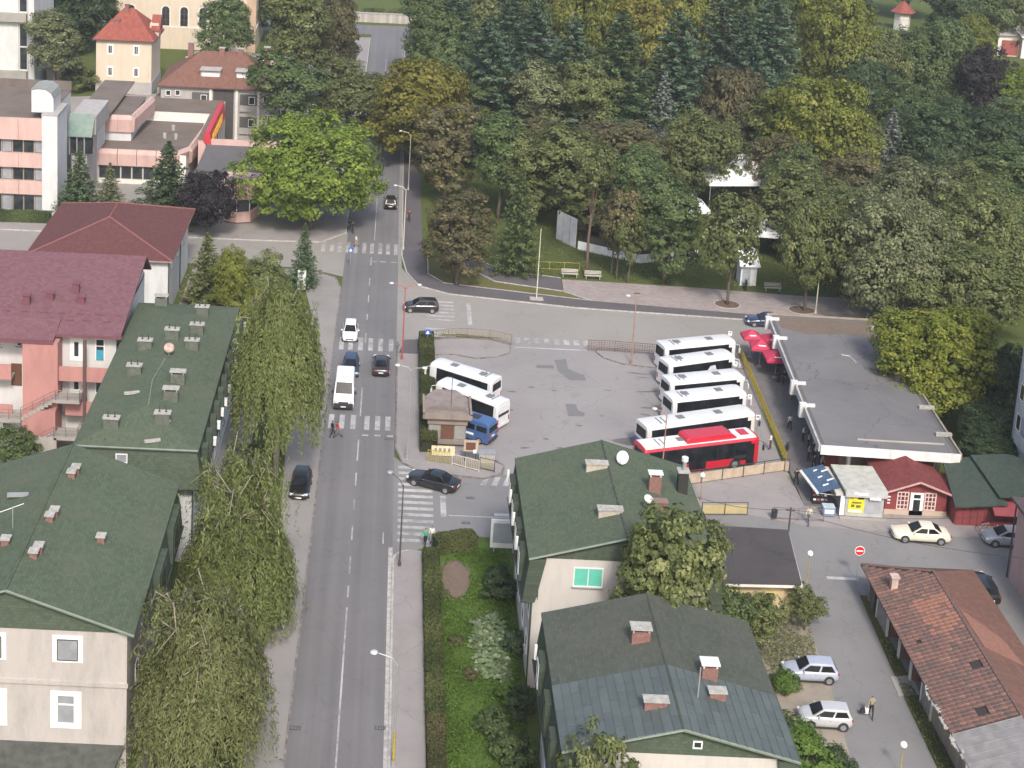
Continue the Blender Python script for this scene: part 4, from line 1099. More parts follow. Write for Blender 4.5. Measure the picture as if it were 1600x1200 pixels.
# ---- kiosks in front of it
K1 = thing('grey_kiosk', 'small grey metal kiosk with a yellow poster beside the maroon shop', 'kiosk')
MB().box(41.8, 45.2, 124.4, 128.8, .0, 2.55).build('wall', M_plain('grey_kiosk_panels', (.36, .37, .37), .6, var=.15), K1)
MB().box(41.6, 45.4, 124.2, 129.0, 2.55, 2.75).build('roof', M_plain('pale_kiosk_roof', (.38, .38, .34), .8, var=.2), K1)
MB().box(41.65, 45.35, 124.05, 124.25, 2.2, 2.85).build('sign_band', M_plain('grey_sign_band', (.42, .42, .42), .6), K1)
for x0, x1, z in ((42.4, 42.75, 2.55), (42.8, 43.6, 2.5), (43.8, 44.8, 2.1)): panel(K1, (0, 124.05, 0), 0, x0, x1, z-.1, z+.12, PVC, .02, 'white_label')
pos = panel(K1, (0, 124.4, 0), 0, 42.05, 43.45, .55, 2.15, M_plain('yellow_poster', (.68, .58, .03), .5, var=.2, scale=4), .05, 'poster')
panel(pos, (0, 124.35, 0), 0, 42.85, 43.4, 1.85, 2.1, DARK, .012, 'poster_print')
for x0, x1, z0, z1 in ((42.2, 42.45, 1.9, 2.0), (42.35, 43.2, 1.45, 1.6), (42.3, 42.6, 1.1, 1.35), (42.75, 43.15, 1.05, 1.3)): panel(pos, (0, 124.35, 0), 0, x0, x1, z0, z1, M_plain('poster_green_print', (.12, .13, .03), .6), .012, 'poster_print')
panel(pos, (0, 124.35, 0), 0, 42.1, 43.3, .62, .85, PVC, .012, 'poster_print')
for i in range(3): panel(K1, (0, 124.4, 0), 0, 41.9+i*1.1, 42.95+i*1.1, .08, .5, M_plain('grey_base_panel', (.40, .41, .42), .5), .03, 'base_panel')
panel(K1, (0, 124.4, 0), 0, 43.6, 44.9, .55, 2.05, M_plain('grey_roller_shutter', (.33, .34, .37), .5), .04, 'shutter')
panel(K1, (45.2, 126.6, 0), R(90), -2.1, 2.1, .1, 2.4, M_plain('green_grey_side', (.29, .32, .29), .6), .03, 'side_panel')
MB().box(40.95, 41.6, 124.6, 129.5, 2.0, 2.25).build('awning_box', M_plain('cream_awning_box', (.5, .49, .43), .7), K1)
panel(K1, (0, 124.45, 0), 0, 41.35, 41.75, .2, 2.1, PVC, .05, 'door')
MB().box(41.3, 45.5, 123.9, 124.3, -.02, .18).build('plinth', CONC, K1)
AW = thing('blue_awning', 'blue printed awning sloping off the side of the grey kiosk', 'awning')
MB().slab([(39.6, 125.2, 1.85), (41.5, 125.2, 2.5), (41.0, 129.4, 2.5), (39.1, 129.4, 1.85)], .04).build('cloth', M_plain('blue_awning_cloth', (.05, .09, .15), .7, var=.3, scale=2.5), AW)
MB().slab([(39.42, 125.2, 1.80), (39.62, 125.2, 1.89), (39.12, 129.4, 1.89), (38.92, 129.4, 1.80)], .1).build('front_bar', OFFWHITE, AW)
for u, v, w_ in ((40.2, 126.0, .5), (40.7, 126.6, .6), (40.1, 127.4, .4), (40.6, 128.2, .6), (40.0, 128.6, .35)):
    z = 1.85 + (u - 39.6 + (v-125.2)*.12)*.342 + .03
    MB().slab([(u, v, z), (u+w_, v+.1, z+w_*.342), (u+w_, v+.3, z+w_*.342), (u, v+.25, z)], .01).build('white_print', PVC, AW)
MB().tube([(39.6, 125.3, 1.8), (41.6, 125.3, 1.6)], .03, 5).build('bracket', GALV, AW); MB().tube([(39.15, 129.3, 1.8), (41.2, 129.3, 1.6)], .03, 5).build('bracket', GALV, AW)
for i, (x, y, c) in enumerate(((40.4, 124.6, (.16, .25, .40)),)):
    F_ = thing('ice_cream_freezer', 'blue and white chest freezer standing at the corner of the grey kiosk', 'freezer', (x, y, .1))
    MB().box(-.55, .55, -.4, .4, .08, .85).build('cabinet', M_plain('blue_freezer', c, .4), F_, bevel=.05)
    MB().box(-.52, .52, -.38, .38, .86, .93).build('lid', M_plain('freezer_lid', (.45, .5, .55), .2), F_)
    MB().box(-.42, .42, -.425, -.395, .3, .7).build('label_panel', PVC, F_)
ST = thing('newspaper_stand', 'low dark display stand with goods under the blue awning', 'stand', (40.2, 126.6, .1))
for k in range(3):
    MB().box(-.7, .7, -.3+k*.25, -.05+k*.25, .1, .4+k*.3).build('shelf', DARK, ST)
    for i in range(4): MB().obox((-.52+i*.34, -.2+k*.25, .48+k*.3), (.24, .03, .16), 0, R(-25)).build('goods', [PVC, REDSIGN, M_plain('pale_blue_goods', (.3, .4, .5), .6), M_plain('brown_goods', (.2, .12, .1), .6)][(i+k) % 4], ST)
K2 = thing('maroon_kiosk', 'maroon gabled shop with white door and grid windows facing the side road', 'kiosk')
MB().box(45.6, 51.1, 125.3, 130.6, -.1, 2.45).build('wall', MAROON, K2)
MB().box(45.55, 51.15, 125.22, 130.6, -.1, .55).build('plinth', M_stucco('pale_plinth', (.46, .36, .28), .2), K2)
xm = 48.35
K2R = M_shingle('maroon_kiosk_roof', (.16, .042, .042), row=.25, wear=(.19, .07, .065), axes='YX')
for s in (-1, 1):
    xe = xm + s*3.05
    p = [(xe, 124.75, 2.35), (xm, 124.75, 3.75), (xm, 128.4, 4.35), (xe, 130.9, 2.55)]
    p = [(xe, 124.75, 2.4), (xm, 124.75, 3.55), (xm, 129.6, 3.95), (xe, 131.0, 2.5)]
    MB().slab(p if s < 0 else p[::-1], .12).build('roof_slope', K2R, K2)
    MB().tube([(xe, 124.7, 2.38), (xm, 124.7, 3.53)], .1, 5).build('rake_trim', M_plain('pale_pink_trim', (.42, .24, .22), .7), K2)
MB().loft([[(xm-2.9, 125.3, 2.45), (xm+2.9, 125.3, 2.45), (xm, 125.3, 3.5)], [(xm-2.9, 125.5, 2.45), (xm+2.9, 125.5, 2.45), (xm, 125.5, 3.5)]]).build('gable', MAROON, K2)
MB().loft([[(xm, 129.6, 3.94), (xm-3.05, 131, 2.5), (xm+3.05, 131, 2.5)], [(xm, 129.65, 3.84), (xm-3.0, 131.05, 2.4), (xm+3.0, 131.05, 2.4)]]).build('back_slope', K2R, K2)
GRID = M_plain('maroon_window_backing', (.14, .03, .035), .3, var=.4, scale=8)
for u in (47.15, 49.6):
    f = window(K2, (0, 125.3, 0), 0, u, 1.45, 1.05, 1.7, M_plain('cream_frame', (.6, .5, .46), .6), GRID, cols=3, rows=4, sill=False, fw=.1)
d = panel(K2, (0, 125.3, 0), 0, 47.8, 49.0, .0, 2.25, PVC, .08, 'door'); panel(d, (0, 125.22, 0), 0, 48.1, 48.7, 1.75, 2.1, GLASS, .02, 'transom'); panel(d, (0, 125.22, 0), 0, 48.1, 48.7, .5, 1.6, GLASS, .02, 'door_pane')
for z in (1.1, 1.4, 1.7): panel(K2, (0, 125.3, 0), 0, 45.8, 46.05, z, z+.12, PVC, .03, 'notice')
K3 = thing('maroon_shed', 'low maroon boarded shed with dark green felt roof, right of the maroon shop', 'shed')
MB().box(51.4, 56.6, 123.9, 129, -.1, 2.35).build('wall', MAROON, K3)
DG = M_shingle('dark_green_felt', (.045, .062, .052), row=.3, wear=(.07, .08, .065), axes='XY', moss=.5)
MB().slab([(51.0, 123.1, 2.25), (55.6, 123.1, 2.65), (55.2, 129.5, 4.0), (51.9, 129.5, 3.5)], .14).build('roof', DG, K3)
MB().slab([(55.0, 123.6, 3.1), (57.6, 122.6, 3.9), (57.4, 128.5, 4.8), (54.3, 129.2, 4.2)], .14).build('upper_roof', DG, K3)
MB().slab([(57.6, 122.6, 3.9), (60.2, 122.6, 3.2), (60.2, 128.5, 4.0), (57.4, 128.5, 4.8)], .14).build('upper_roof', DG, K3)
MB().box(55.0, 60.1, 124.2, 128, -.1, 2.9).build('upper_wall', M_stucco('dark_timber', (.09, .05, .045), .3), K3)
for i in range(8): MB().box(51.5+i*.62, 52.08+i*.62, 123.84, 123.92, .05, 2.2).build('board', MAROON, K3)
MB().slab([(54.2, 122.3, 2.05), (60, 122.3, 2.05), (60, 124.2, 2.55), (54.4, 124.2, 2.55)], .1).build('porch_awning', M_plain('maroon_awning', (.24, .05, .06), .7), K3)
panel(K3, (0, 124.15, 0), 0, 55.3, 57.0, 0, 2.0, DARK, .04, 'doorway'); panel(K3, (0, 124.15, 0), 0, 57.0, 57.6, 0, 2.1, PVC, .1, 'door_jamb'); panel(K3, (0, 124.15, 0), 0, 55.1, 55.3, 0, 2.1, PVC, .1, 'door_jamb')

# ---- annex with dark felt roof
AN = thing('felt_roofed_annex', 'low yellow annex with dark flat felt roof beside the green roofed house', 'building')
MB().prism([(26.6, 108.0), (33.1, 108.3), (34.0, 115.2), (27.2, 115.4)], -.1, 3.2).build('wall', M_stucco('pale_yellow_render', (.55, .44, .26), .2), AN)
MB().prism([(26.2, 107.4), (33.5, 107.7), (34.4, 115.7), (27.0, 115.9)], 3.2, 3.45).build('roof', M_asphalt('dark_annex_felt', (.062, .056, .058), .3, .3, crack=.7), AN)
MB().prism([(26.1, 107.3), (33.6, 107.6), (34.5, 115.8), (26.9, 116.0)], 3.05, 3.22).build('eave', OFFWHITE, AN)
for u in (28.6, 31.2): window(AN, (0, 108.05+.02*u*0, 0), 0, u, 1.9, .8, 1.0, M_plain('yellow_frame', (.6, .45, .15), .6), proud=.12)

# ---- tiled garage row
GT = thing('tiled_garage_row', 'row of open garages under an old terracotta tile roof with missing tiles', 'garage')
y0, y1 = 80.0, 112.2
xe, xr, x2, ze, zr = 39.5, 44.0, 48.6, 2.6, 4.25
TILE = [M_plain('terracotta_tile_%d' % i, c, .85, var=.3, scale=6) for i, c in enumerate(((.15, .082, .066), (.13, .072, .06), (.115, .072, .062), (.18, .098, .076), (.092, .066, .058)))]
NEWT = M_plain('new_orange_tiles', (.22, .105, .075), .85, var=.2, scale=5)
DECK = M_plain('roof_battens', (.035, .028, .025), .9)
hipx = 3.4
left = [(xe, 91.2, ze), (xr, 91.2, zr), (xr, y1-hipx, zr), (xe, y1, ze)]
MB().slab(left[::-1], .1).build('roof_deck', DECK, GT)
OLDR = M_shingle('old_tile_field', (.155, .082, .065), row=.36, wear=(.12, .08, .06), axes='YX', bw=.3, moss=.6)
MB().slab([(xr, 84, zr+.04), (x2, 84, ze), (x2, y1, ze), (xr, y1-hipx, zr+.04)], .12).build('right_slope', OLDR, GT)
MB().slab([(44.5, 99.2, 4.14), (47.3, 98.5, 3.14), (46.8, 101.6, 3.32), (44.4, 104.0, 4.17)], .03).build('patch_of_new_tiles', NEWT, GT)
MB().slab([(xe, y1, ze), (xr, y1-hipx, zr), (x2, y1, ze)], .1).build('hip_end', OLDR, GT)
# single interlocking tiles on the visible slope: the biggest ones are parts, the far ones one field
tw, tl = .42, .44
nr = 11
SL = math.atan2(zr-ze, xr-xe); LEN = math.hypot(zr-ze, xr-xe)
def tile_mesh(mat):
    m = MB(); a, b = tw/2-.012, tl/2+.03
    pr = [(-a, .0), (-a, .03), (-a*.4, .035), (-a*.2, .075), (a*.5, .08), (a*.75, .04), (a, .03), (a, .0)]
    m.loft([[(-b, y, z+.035) for y, z in pr], [(b, y, z) for y, z in pr]])
    return m.mesh('tile', mat)
TM = [tile_mesh(t) for t in TILE] + [tile_mesh(NEWT)]
random.seed(11)
tiles = []
ny = int((y1-91.3)/tw)
for j in range(ny):
    y = 91.3 + (j+.5)*tw
    for i in range(nr):
        s = (i+.5)/nr
        if y > y1 - hipx*s - .3: continue
        px_hole = (abs(y-97.2) < .5 and i in (8, 9)) or (abs(y-92.6) < .5 and i in (5, 6)) or (abs(y-101.2) < .3 and i == 2)
        if px_hole: continue
        x = xe + (xr-xe)*s; z = ze + (zr-ze)*s + .03
        tiles.append((j, i, x, y, z))
tiles.sort(key=lambda q: q[3])
far = MB(); farn = []
fieldm = {}
for k, (j, i, x, y, z) in enumerate(tiles):
    if 106 > y > 101.5 and i > 4 and random.random() < .85: mi = 5
    else: mi = random.choices(range(5), (4, 4, 3, 1.2, 1.2))[0]
    jy, jr = random.uniform(-.012, .012), random.uniform(-.025, .025)
    if k < 300:
        o = inst('tile', TM[mi], GT, (x, y+jy, z+random.uniform(0, .015))); o.rotation_euler = (jr, -SL, jr)
    else:
        M = Matrix.Translation((x, y+jy, z+random.uniform(0, .015))) @ Matrix.Rotation(-SL, 4, 'Y') @ Matrix.Rotation(jr, 4, 'Z')
        mb_ = fieldm.setdefault(mi, MB())
        src = TM[mi]
        mb_.add([M @ v.co for v in src.vertices], [tuple(p.vertices) for p in src.polygons])
for mi, mb_ in fieldm.items():
    o = mb_.build('tile_field', (TILE + [NEWT])[mi], GT); o['kind'] = 'stuff'
m = MB(); 
for i in range(44):
    y = 91.4 + i*.4; m.obox((xr, y, zr+.1), (.22, .37, .1), random.uniform(-.06, .06))
m.build('ridge_tiles', TILE[2], GT)
MB().tube([(xe, y1+.02, ze+.06), (xr, y1-hipx, zr+.08)], .1, 5).build('hip_ridge', TILE[1], GT)
# grey sheet roof at the near end
GS = M_plain('grey_fibre_sheet', (.22, .21, .21), .8, var=.2)
for i in range(12):
    ya = 91.1 - i*.75
    MB().slab([(xe, ya-.73, ze+.06), (xr, ya-.73, zr+.06), (xr, ya, zr+.06), (xe, ya, ze+.06)][::-1], .05).build('grey_sheet', GS, GT)
    MB().tube([(xe, ya, ze+.1), (xr, ya, zr+.1)], .04, 4).build('sheet_rib', GS, GT)
MB().box(47.6, 48.2, 84, y1-.5, -.1, 2.5).build('back_wall', BRICK, GT)
MB().box(40.1, 48.2, y1-1.0, y1-.7, -.1, 2.5).build('end_wall', M_plain('grey_boards', (.22, .20, .19), .9, var=.3, scale=3), GT)
MB().box(40.1, 40.3, 84, 96.2, -.1, 2.5).build('front_wall', M_stucco('crumbling_render', (.30, .25, .20), .5), GT)
for y in (109.0, 106.4, 103.6, 100.9, 98.4, 96.3):
    MB().box(40.0, 40.16, y-.08, y+.08, -.1, 2.55).build('post', OFFWHITE, GT)
    MB().box(40.3, 47.6, y-.06, y+.06, -.1, 2.4).build('partition', BRICK, GT)
for ya, yb in ((106.5, 108.9), (96.5, 98.3)): MB().box(40.05, 40.12, ya, yb, -.05, 2.3).build('garage_door', M_plain('grey_weathered_door', (.26, .25, .24), .9, var=.3, scale=3), GT)
MB().box(40.05, 40.12, 109.8, 110.8, -.05, 2.2).build('garage_door', M_plain('dark_boards', (.10, .085, .075), .9), GT)
chimney(GT, 40.8, 108.1, 2.9, 4.1, .5, .5, M_plain('pale_brick', (.42, .32, .28), .9, var=.2), M_plain('pale_brick', (.42, .32, .28), .9))
m = MB()
for i in range(30): m.obox((xe-.02+random.uniform(-.1, .25), 84.4+i*.42, ze-.05+random.uniform(-.1, .15)), (.35, .38, .12), random.uniform(-.4, .4))
m.build('broken_eave_blocks', CAPC, GT)

# ---- right edge buildings
PR = thing('pink_render_house', 'dusty pink rendered house with white windows at the right edge', 'house')
MB().box(53.0, 64, 100.5, 115.4, -.1, 7.0).build('wall', M_stucco('dusty_pink', (.40, .27, .25), .15), PR)
MB().box(52.5, 64.5, 100.0, 115.9, 7.0, 7.25).build('roof', M_plain('dark_eave', (.07, .055, .055), .8), PR)
for y in (103.5, 107.5, 111.5):
    for z in (5.2, 2.0): window(PR, (53.0, y, 0), R(-90), 0, z, 1.3, 1.6, cols=2)
for u in (54.6, 57.1):
    for z in (5.2, 2.2): window(PR, (0, 100.5, 0), 0, u, z, 1.5, 1.8, cols=2)
MB().tube([(52.9, 115.6, 7.0), (52.9, 115.6, .1)], .07, 6).build('downpipe', DARK, PR)
GB = thing('grey_apartment_block', 'grey apartment block with projecting balconies cut off by the right edge', 'building')
MB().box(60.2, 80, 118.5, 134.6, -.1, 24).build('wall', M_stucco('blue_grey_render', (.36, .36, .38), .25), GB)
for z in (4.4, 7.4, 10.4, 13.4, 16.4, 19.4):
    MB().box(59.4, 60.4, 127.5, 132.0, z-.2, z).build('balcony_floor', CONC, GB)
    MB().box(59.35, 59.5, 127.4, 132.1, z-.1, z+1.0).build('balcony_parapet', M_stucco('balcony_grey', (.42, .42, .42), .3), GB)
    for y in (133.5, 130.6, 128.6, 125, 122): window(GB, (60.2, y, 0), R(-90), 0, z+1.2, 1.0, 1.6)
for z in (2.2,):
    for y in (133.4, 132.2): window(GB, (60.2, y, 0), R(-90), 0, z, .5, 1.4)

# ---- ticket hut in the yard
HU = thing('yard_ticket_hut', 'small beige hut with flared concrete roof between hedge and blue van', 'hut')
MB().box(4.9, 8.5, 134.8, 138.2, 0, 3.2).build('wall', M_plain('hut_grey_panels', (.2, .175, .155), .8), HU)
MB().prism([(4.4, 134.3), (8.9, 134.3), (8.9, 138.6), (7.6, 140.6), (5.6, 140.6), (4.4, 138.6)], 3.5, 3.75).build('roof_slab', M_stucco('pinkish_concrete', (.235, .195, .18), .4), HU)
for p, q in (((4.4, 134.3), (8.9, 134.3)), ((8.9, 134.3), (8.9, 138.4)), ((4.4, 138.4), (4.4, 134.3))):
    a = math.atan2(q[1]-p[1], q[0]-p[0]); MB().obox(((p[0]+q[0])/2, (p[1]+q[1])/2, 3.95), (math.hypot(q[0]-p[0], q[1]-p[1])+.2, .2, .62), a).build('roof_upstand', M_stucco('beige_edge', (.25, .205, .175), .35), HU)
MB().box(4.9, 8.4, 135.9, 136.05, 3.75, 4.2).build('roof_beam', RAIL, HU)
MB().box(4.8, 8.6, 134.6, 134.8, 2.75, 3.4).build('sign_band', M_stucco('beige_edge', (.25, .205, .175), .35), HU)
panel(HU, (0, 134.8, 0), 0, 6.1, 7.35, .5, 2.6, WOOD, .06, 'shutter'); panel(HU, (0, 134.8, 0), 0, 5.0, 6.05, .9, 2.6, M_plain('grey_panes', (.25, .25, .24), .25), .04, 'window'); panel(HU, (0, 134.8, 0), 0, 7.4, 8.4, .9, 2.6, M_plain('grey_panes', (.25, .25, .24), .25), .04, 'window')
MB().box(4.75, 8.5, 134.4, 134.8, .35, .8).build('counter', M_plain('hut_grey_panels', (.2, .175, .155), .8), HU)
MB().tube([(7.0, 136, 3.7), (7.0, 136, 8.0)], .03, 5).build('aerial', DARK, HU)
HU.scale = (1, 1, .8)

# ---- far background
CH = thing('small_chapel', 'tiny white chapel turret with red pointed roof among the trees, top right', 'chapel', g(1408, 46) + (0,))
MB().prism([(1.9*math.cos(R(60*i)), 1.9*math.sin(R(60*i))) for i in range(6)], 0, 8.0).build('wall', OFFWHITE, CH)
MB().prism([(1.95*math.cos(R(60*i)), 1.95*math.sin(R(60*i))) for i in range(6)], 4.5, 4.8).build('ledge', BEIGE, CH)
MB().loft([[(r_*math.cos(R(60*i)), r_*math.sin(R(60*i)), z) for i in range(6)] for r_, z in ((3.0, 7.7), (2.2, 9.0), (.05, 12.5))]).build('roof', BRIGHTTILE, CH); CH.scale = (1, 1, .56)
SH = thing('red_doored_shed', 'small shed with grey roof and red door at the far right', 'shed', g(1578, 88) + (0,))
MB().box(-3, 2.4, 0, 5, 0, 5.0).build('wall', OFFWHITE, SH); MB().slab([(-3.6, -.6, 4.9), (3, -.6, 4.9), (3, 5.5, 6.6), (-3.6, 5.5, 6.6)], .2).build('roof', GREYW, SH)
panel(SH, (0, 0, 0), 0, -2.2, 1.5, .2, 3.6, M_plain('faded_red_door', (.28, .07, .06), .7), .05, 'door')
SH2 = thing('white_shed', 'white shed with pale roof beside the red-doored shed, right edge', 'shed', g(1612, 92) + (0,))
MB().box(-2.5, 4, 0, 5, 0, 5.0).build('wall', WHITE, SH2); MB().slab([(-3, -.6, 4.9), (4.5, -.6, 4.9), (4.5, 5.5, 6.2), (-3, 5.5, 6.2)], .2).build('roof', OFFWHITE, SH2); panel(SH2, (0, 0, 0), 0, -1.2, 1.2, .2, 3.4, DARK, .05, 'doorway')
FW = thing('far_stone_wall', 'low pinkish stone wall and hedge closing the far end of the road', 'wall')
MB().box(-9.5, 10, 337, 337.6, -.1, 2.0).build('wall', STONE, FW); MB().box(-9.6, 10.1, 336.9, 337.7, 2.0, 2.2).build('coping', CAPC, FW)
BW = thing('church_yard_wall', 'low beige churchyard wall in front of the church', 'wall')
MB().box(-40, -22, 287, 287.4, -.1, 1.5).build('wall', BEIGE, BW); MB().box(-40.1, -21.9, 286.9, 287.5, 1.5, 1.65).build('coping', BEIGE, BW)
SG = thing('grey_garden_shed', 'small grey shed with pale roof under the trees left of the villa', 'shed', (-60.5, 268, 0))
MB().box(-2, 2, 0, 4, 0, 3.0).build('wall', GREYW, SG); MB().slab([(-2.4, -.4, 3.0), (2.4, -.4, 3.4), (2.4, 4.4, 4.0), (-2.4, 4.4, 3.6)], .12).build('roof', CONC, SG)

# ---- tents and hoarding in the park
CANVAS = M_plain('white_canvas', (.74, .75, .77), .7, var=.12, scale=1.2)
def pagoda(label, x, y, w, h0, h1, rz=0):
    t = thing('marquee_tent', label, 'tent', (x, y, 0), rz, 'white tents in the park')
    n = 6; rings = []
    for i in range(n+1):
        q = i/n; hw = w/2*(1-q)+.06*q
        z = h0 + (h1-h0)*(q**1.15)
        rings.append([(-hw, -hw, z), (hw, -hw, z), (hw, hw, z), (-hw, hw, z)])
    MB().loft(rings, cap=True).build('canopy', CANVAS, t)
    MB().loft([[(-w/2, -w/2, h0-.5), (w/2, -w/2, h0-.5), (w/2, w/2, h0-.5), (-w/2, w/2, h0-.5)], [(-w/2, -w/2, h0), (w/2, -w/2, h0), (w/2, w/2, h0), (-w/2, w/2, h0)]], cap=False).build('valance', CANVAS, t)
    for sx in (-1, 1):
        for sy in (-1, 1): MB().tube([(sx*w*.48, sy*w*.48, 0), (sx*w*.48, sy*w*.48, h0)], .06, 6).build('pole', GALV, t)
    return t
pagoda('large white marquee roof showing through the tree crowns in the park', 50.6, 213.0, 13, 5.8, 8.2, R(8))
pagoda('white tent roof right of the large marquee, behind the pavement trees', 49.0, 193.0, 6.4, 4.0, 6.0, R(-5))
pagoda('white tent glimpsed between grey-green trees right of the other tents', 65, 192.5, 5.5, 3.0, 5.0, R(12))
pagoda('small white tent half hidden by leaves left of the other tents', 42, 204, 5, 3.0, 4.8, R(4))
GAz = thing('white_entrance_booth', 'white canvas entrance booth at the pavement edge beside a motorbike', 'booth', (45.6, 181.2, 0))
MB().box(-1.0, 1.0, 0, 2.2, 0, 2.9).build('canvas_wall', CANVAS, GAz); MB().slab([(-1.3, -.5, 2.7), (1.3, -.5, 2.7), (1.1, 2.4, 4.3), (-1.1, 2.4, 4.3)], .06).build('canvas_roof', CANVAS, GAz)
panel(GAz, (0, 0, 0), 0, -.8, .2, .1, 2.2, M_plain('grey_canvas', (.36, .38, .42), .7), .03, 'side_flap')
HO = thing('white_stage_hoarding', 'low white boards and tall grey panels round a dark stage in the park', 'hoarding')
pts = [(25.4, 191.8), (33.0, 187.6), (41.0, 190.4)]
for (xa_, ya_), (xb_, yb_) in zip(pts, pts[1:]):
    L = math.hypot(xb_-xa_, yb_-ya_); n = round(L/2.0); a = math.atan2(yb_-ya_, xb_-xa_)
    for i in range(n):
        t = (i+.5)/n; MB().obox((xa_+(xb_-xa_)*t, ya_+(yb_-ya_)*t, .6), (L/n-.04, .08, 1.15), a).build('board', CANVAS, HO)
for i in range(3): MB().obox((23.3+i*.75, 195.2-i*1.15, 2.0), (1.3, .1, 4.0), R(-57)).build('tall_panel', M_plain('grey_white_panel', (.52, .53, .56), .6), HO)
MB().prism([(26.2, 192.5), (33, 188.8), (40, 191.2), (40, 198), (27, 199)], -.02, .35).build('stage', M_plain('dark_stage', (.03, .028, .026), .8), HO)
MB().box(26, 40, 198.6, 199, .35, 4.2).build('backdrop', M_plain('dark_backdrop', (.04, .037, .035), .9), HO)
# ------------------------------------------------------------------ vegetation
def leaf_quads(P, Nrm, size, asp, rng, tint):
    """P centres (n,3), Nrm leaf normals (n,3), one folded rhombus each"""
    n = len(P)
    Nrm = Nrm / (np.linalg.norm(Nrm, axis=1, keepdims=True) + 1e-9)
    r = rng.normal(size=(n, 3))
    U = np.cross(Nrm, r); U /= (np.linalg.norm(U, axis=1, keepdims=True) + 1e-9)
    W = np.cross(Nrm, U)
    s = size * rng.uniform(.65, 1.35, (n, 1))
    fold = Nrm * s * .12
    V = np.stack([P - U*s*.5, P + W*s*asp*.5 + fold, P + U*s*.5, P - W*s*asp*.5 + fold], axis=1).reshape(-1, 3)
    return V, np.clip(tint, 0, 1)
def quads_mesh(name, V, tint, mat):
    n = len(V) // 4
    me = bpy.data.meshes.new(name)
    me.vertices.add(n*4); me.loops.add(n*4); me.polygons.add(n)
    me.vertices.foreach_set('co', V.astype(np.float32).ravel())
    me.loops.foreach_set('vertex_index', np.arange(n*4, dtype=np.int32))
    me.polygons.foreach_set('loop_start', np.arange(0, n*4, 4, dtype=np.int32))
    try: me.polygons.foreach_set('loop_total', np.full(n, 4, dtype=np.int32))
    except Exception: pass
    at = me.attributes.new('tint', 'FLOAT', 'FACE')
    at.data.foreach_set('value', tint.astype(np.float32))
    me.materials.append(mat)
    me.update(calc_edges=True)
    return me
def sph(rng, n):
    v = rng.normal(size=(n, 3)); return v / np.linalg.norm(v, axis=1, keepdims=True)

L_ = {}
def leafmat(k, a, b, c=None, tr=.42): L_[k] = M_leaf('leaves_' + k, a, b, c, tr)
leafmat('bright', (0.15, 0.215, 0.036), (0.25, 0.315, 0.055), (0.32, 0.36, 0.075))
leafmat('yellow', (0.185, 0.18, 0.036), (0.285, 0.265, 0.058), (0.36, 0.32, 0.08))
leafmat('yellowgreen', (0.155, 0.18, 0.034), (0.25, 0.262, 0.05), (0.33, 0.31, 0.075))
leafmat('mid', (0.092, 0.136, 0.05), (0.162, 0.212, 0.078), (0.225, 0.265, 0.112))
leafmat('dark', (0.058, 0.092, 0.04), (0.102, 0.145, 0.064), (0.148, 0.19, 0.09))
leafmat('olive', (0.13, 0.158, 0.056), (0.225, 0.248, 0.094), (0.315, 0.318, 0.145))
leafmat('greygreen', (0.155, 0.178, 0.085), (0.265, 0.285, 0.145), (0.37, 0.37, 0.21))
leafmat('brown', (0.122, 0.116, 0.058), (0.205, 0.18, 0.088), (0.29, 0.23, 0.115))
leafmat('pine', (0.046, 0.085, 0.05), (0.095, 0.145, 0.085), (0.165, 0.21, 0.13), .15)
leafmat('spruce', (0.05, 0.088, 0.038), (0.1, 0.145, 0.064), (0.165, 0.205, 0.095), .15)
leafmat('bluespruce', (0.116, 0.142, 0.127), (0.212, 0.240, 0.212), (0.301, 0.319, 0.283), .12)
leafmat('willow', (0.15, 0.185, 0.054), (0.228, 0.26, 0.09), (0.31, 0.315, 0.135), .35)
leafmat('willowdry', (0.165, 0.185, 0.064), (0.24, 0.25, 0.105), (0.32, 0.3, 0.155), .35)
leafmat('purple', (.034, .029, .034), (.06, .05, .055), (.10, .075, .08))
leafmat('hedge', (0.085, 0.108, 0.034), (0.140, 0.160, 0.055), (0.180, 0.180, 0.070))
leafmat('hedgedry', (0.105, 0.108, 0.040), (0.160, 0.150, 0.062), (0.190, 0.160, 0.075))
leafmat('lawn', (0.1, 0.175, 0.03), (0.17, 0.265, 0.052), (0.235, 0.32, 0.08))
leafmat('cabbage', (0.18, 0.245, 0.12), (0.29, 0.35, 0.20), (0.40, 0.44, 0.30))
BARK = M_bark('grey_brown_bark', (.11, .088, .068))
PBARK = M_bark('pine_bark', (.13, .09, .068))
WBARK = M_bark('pale_willow_bark', (.27, .24, .185))

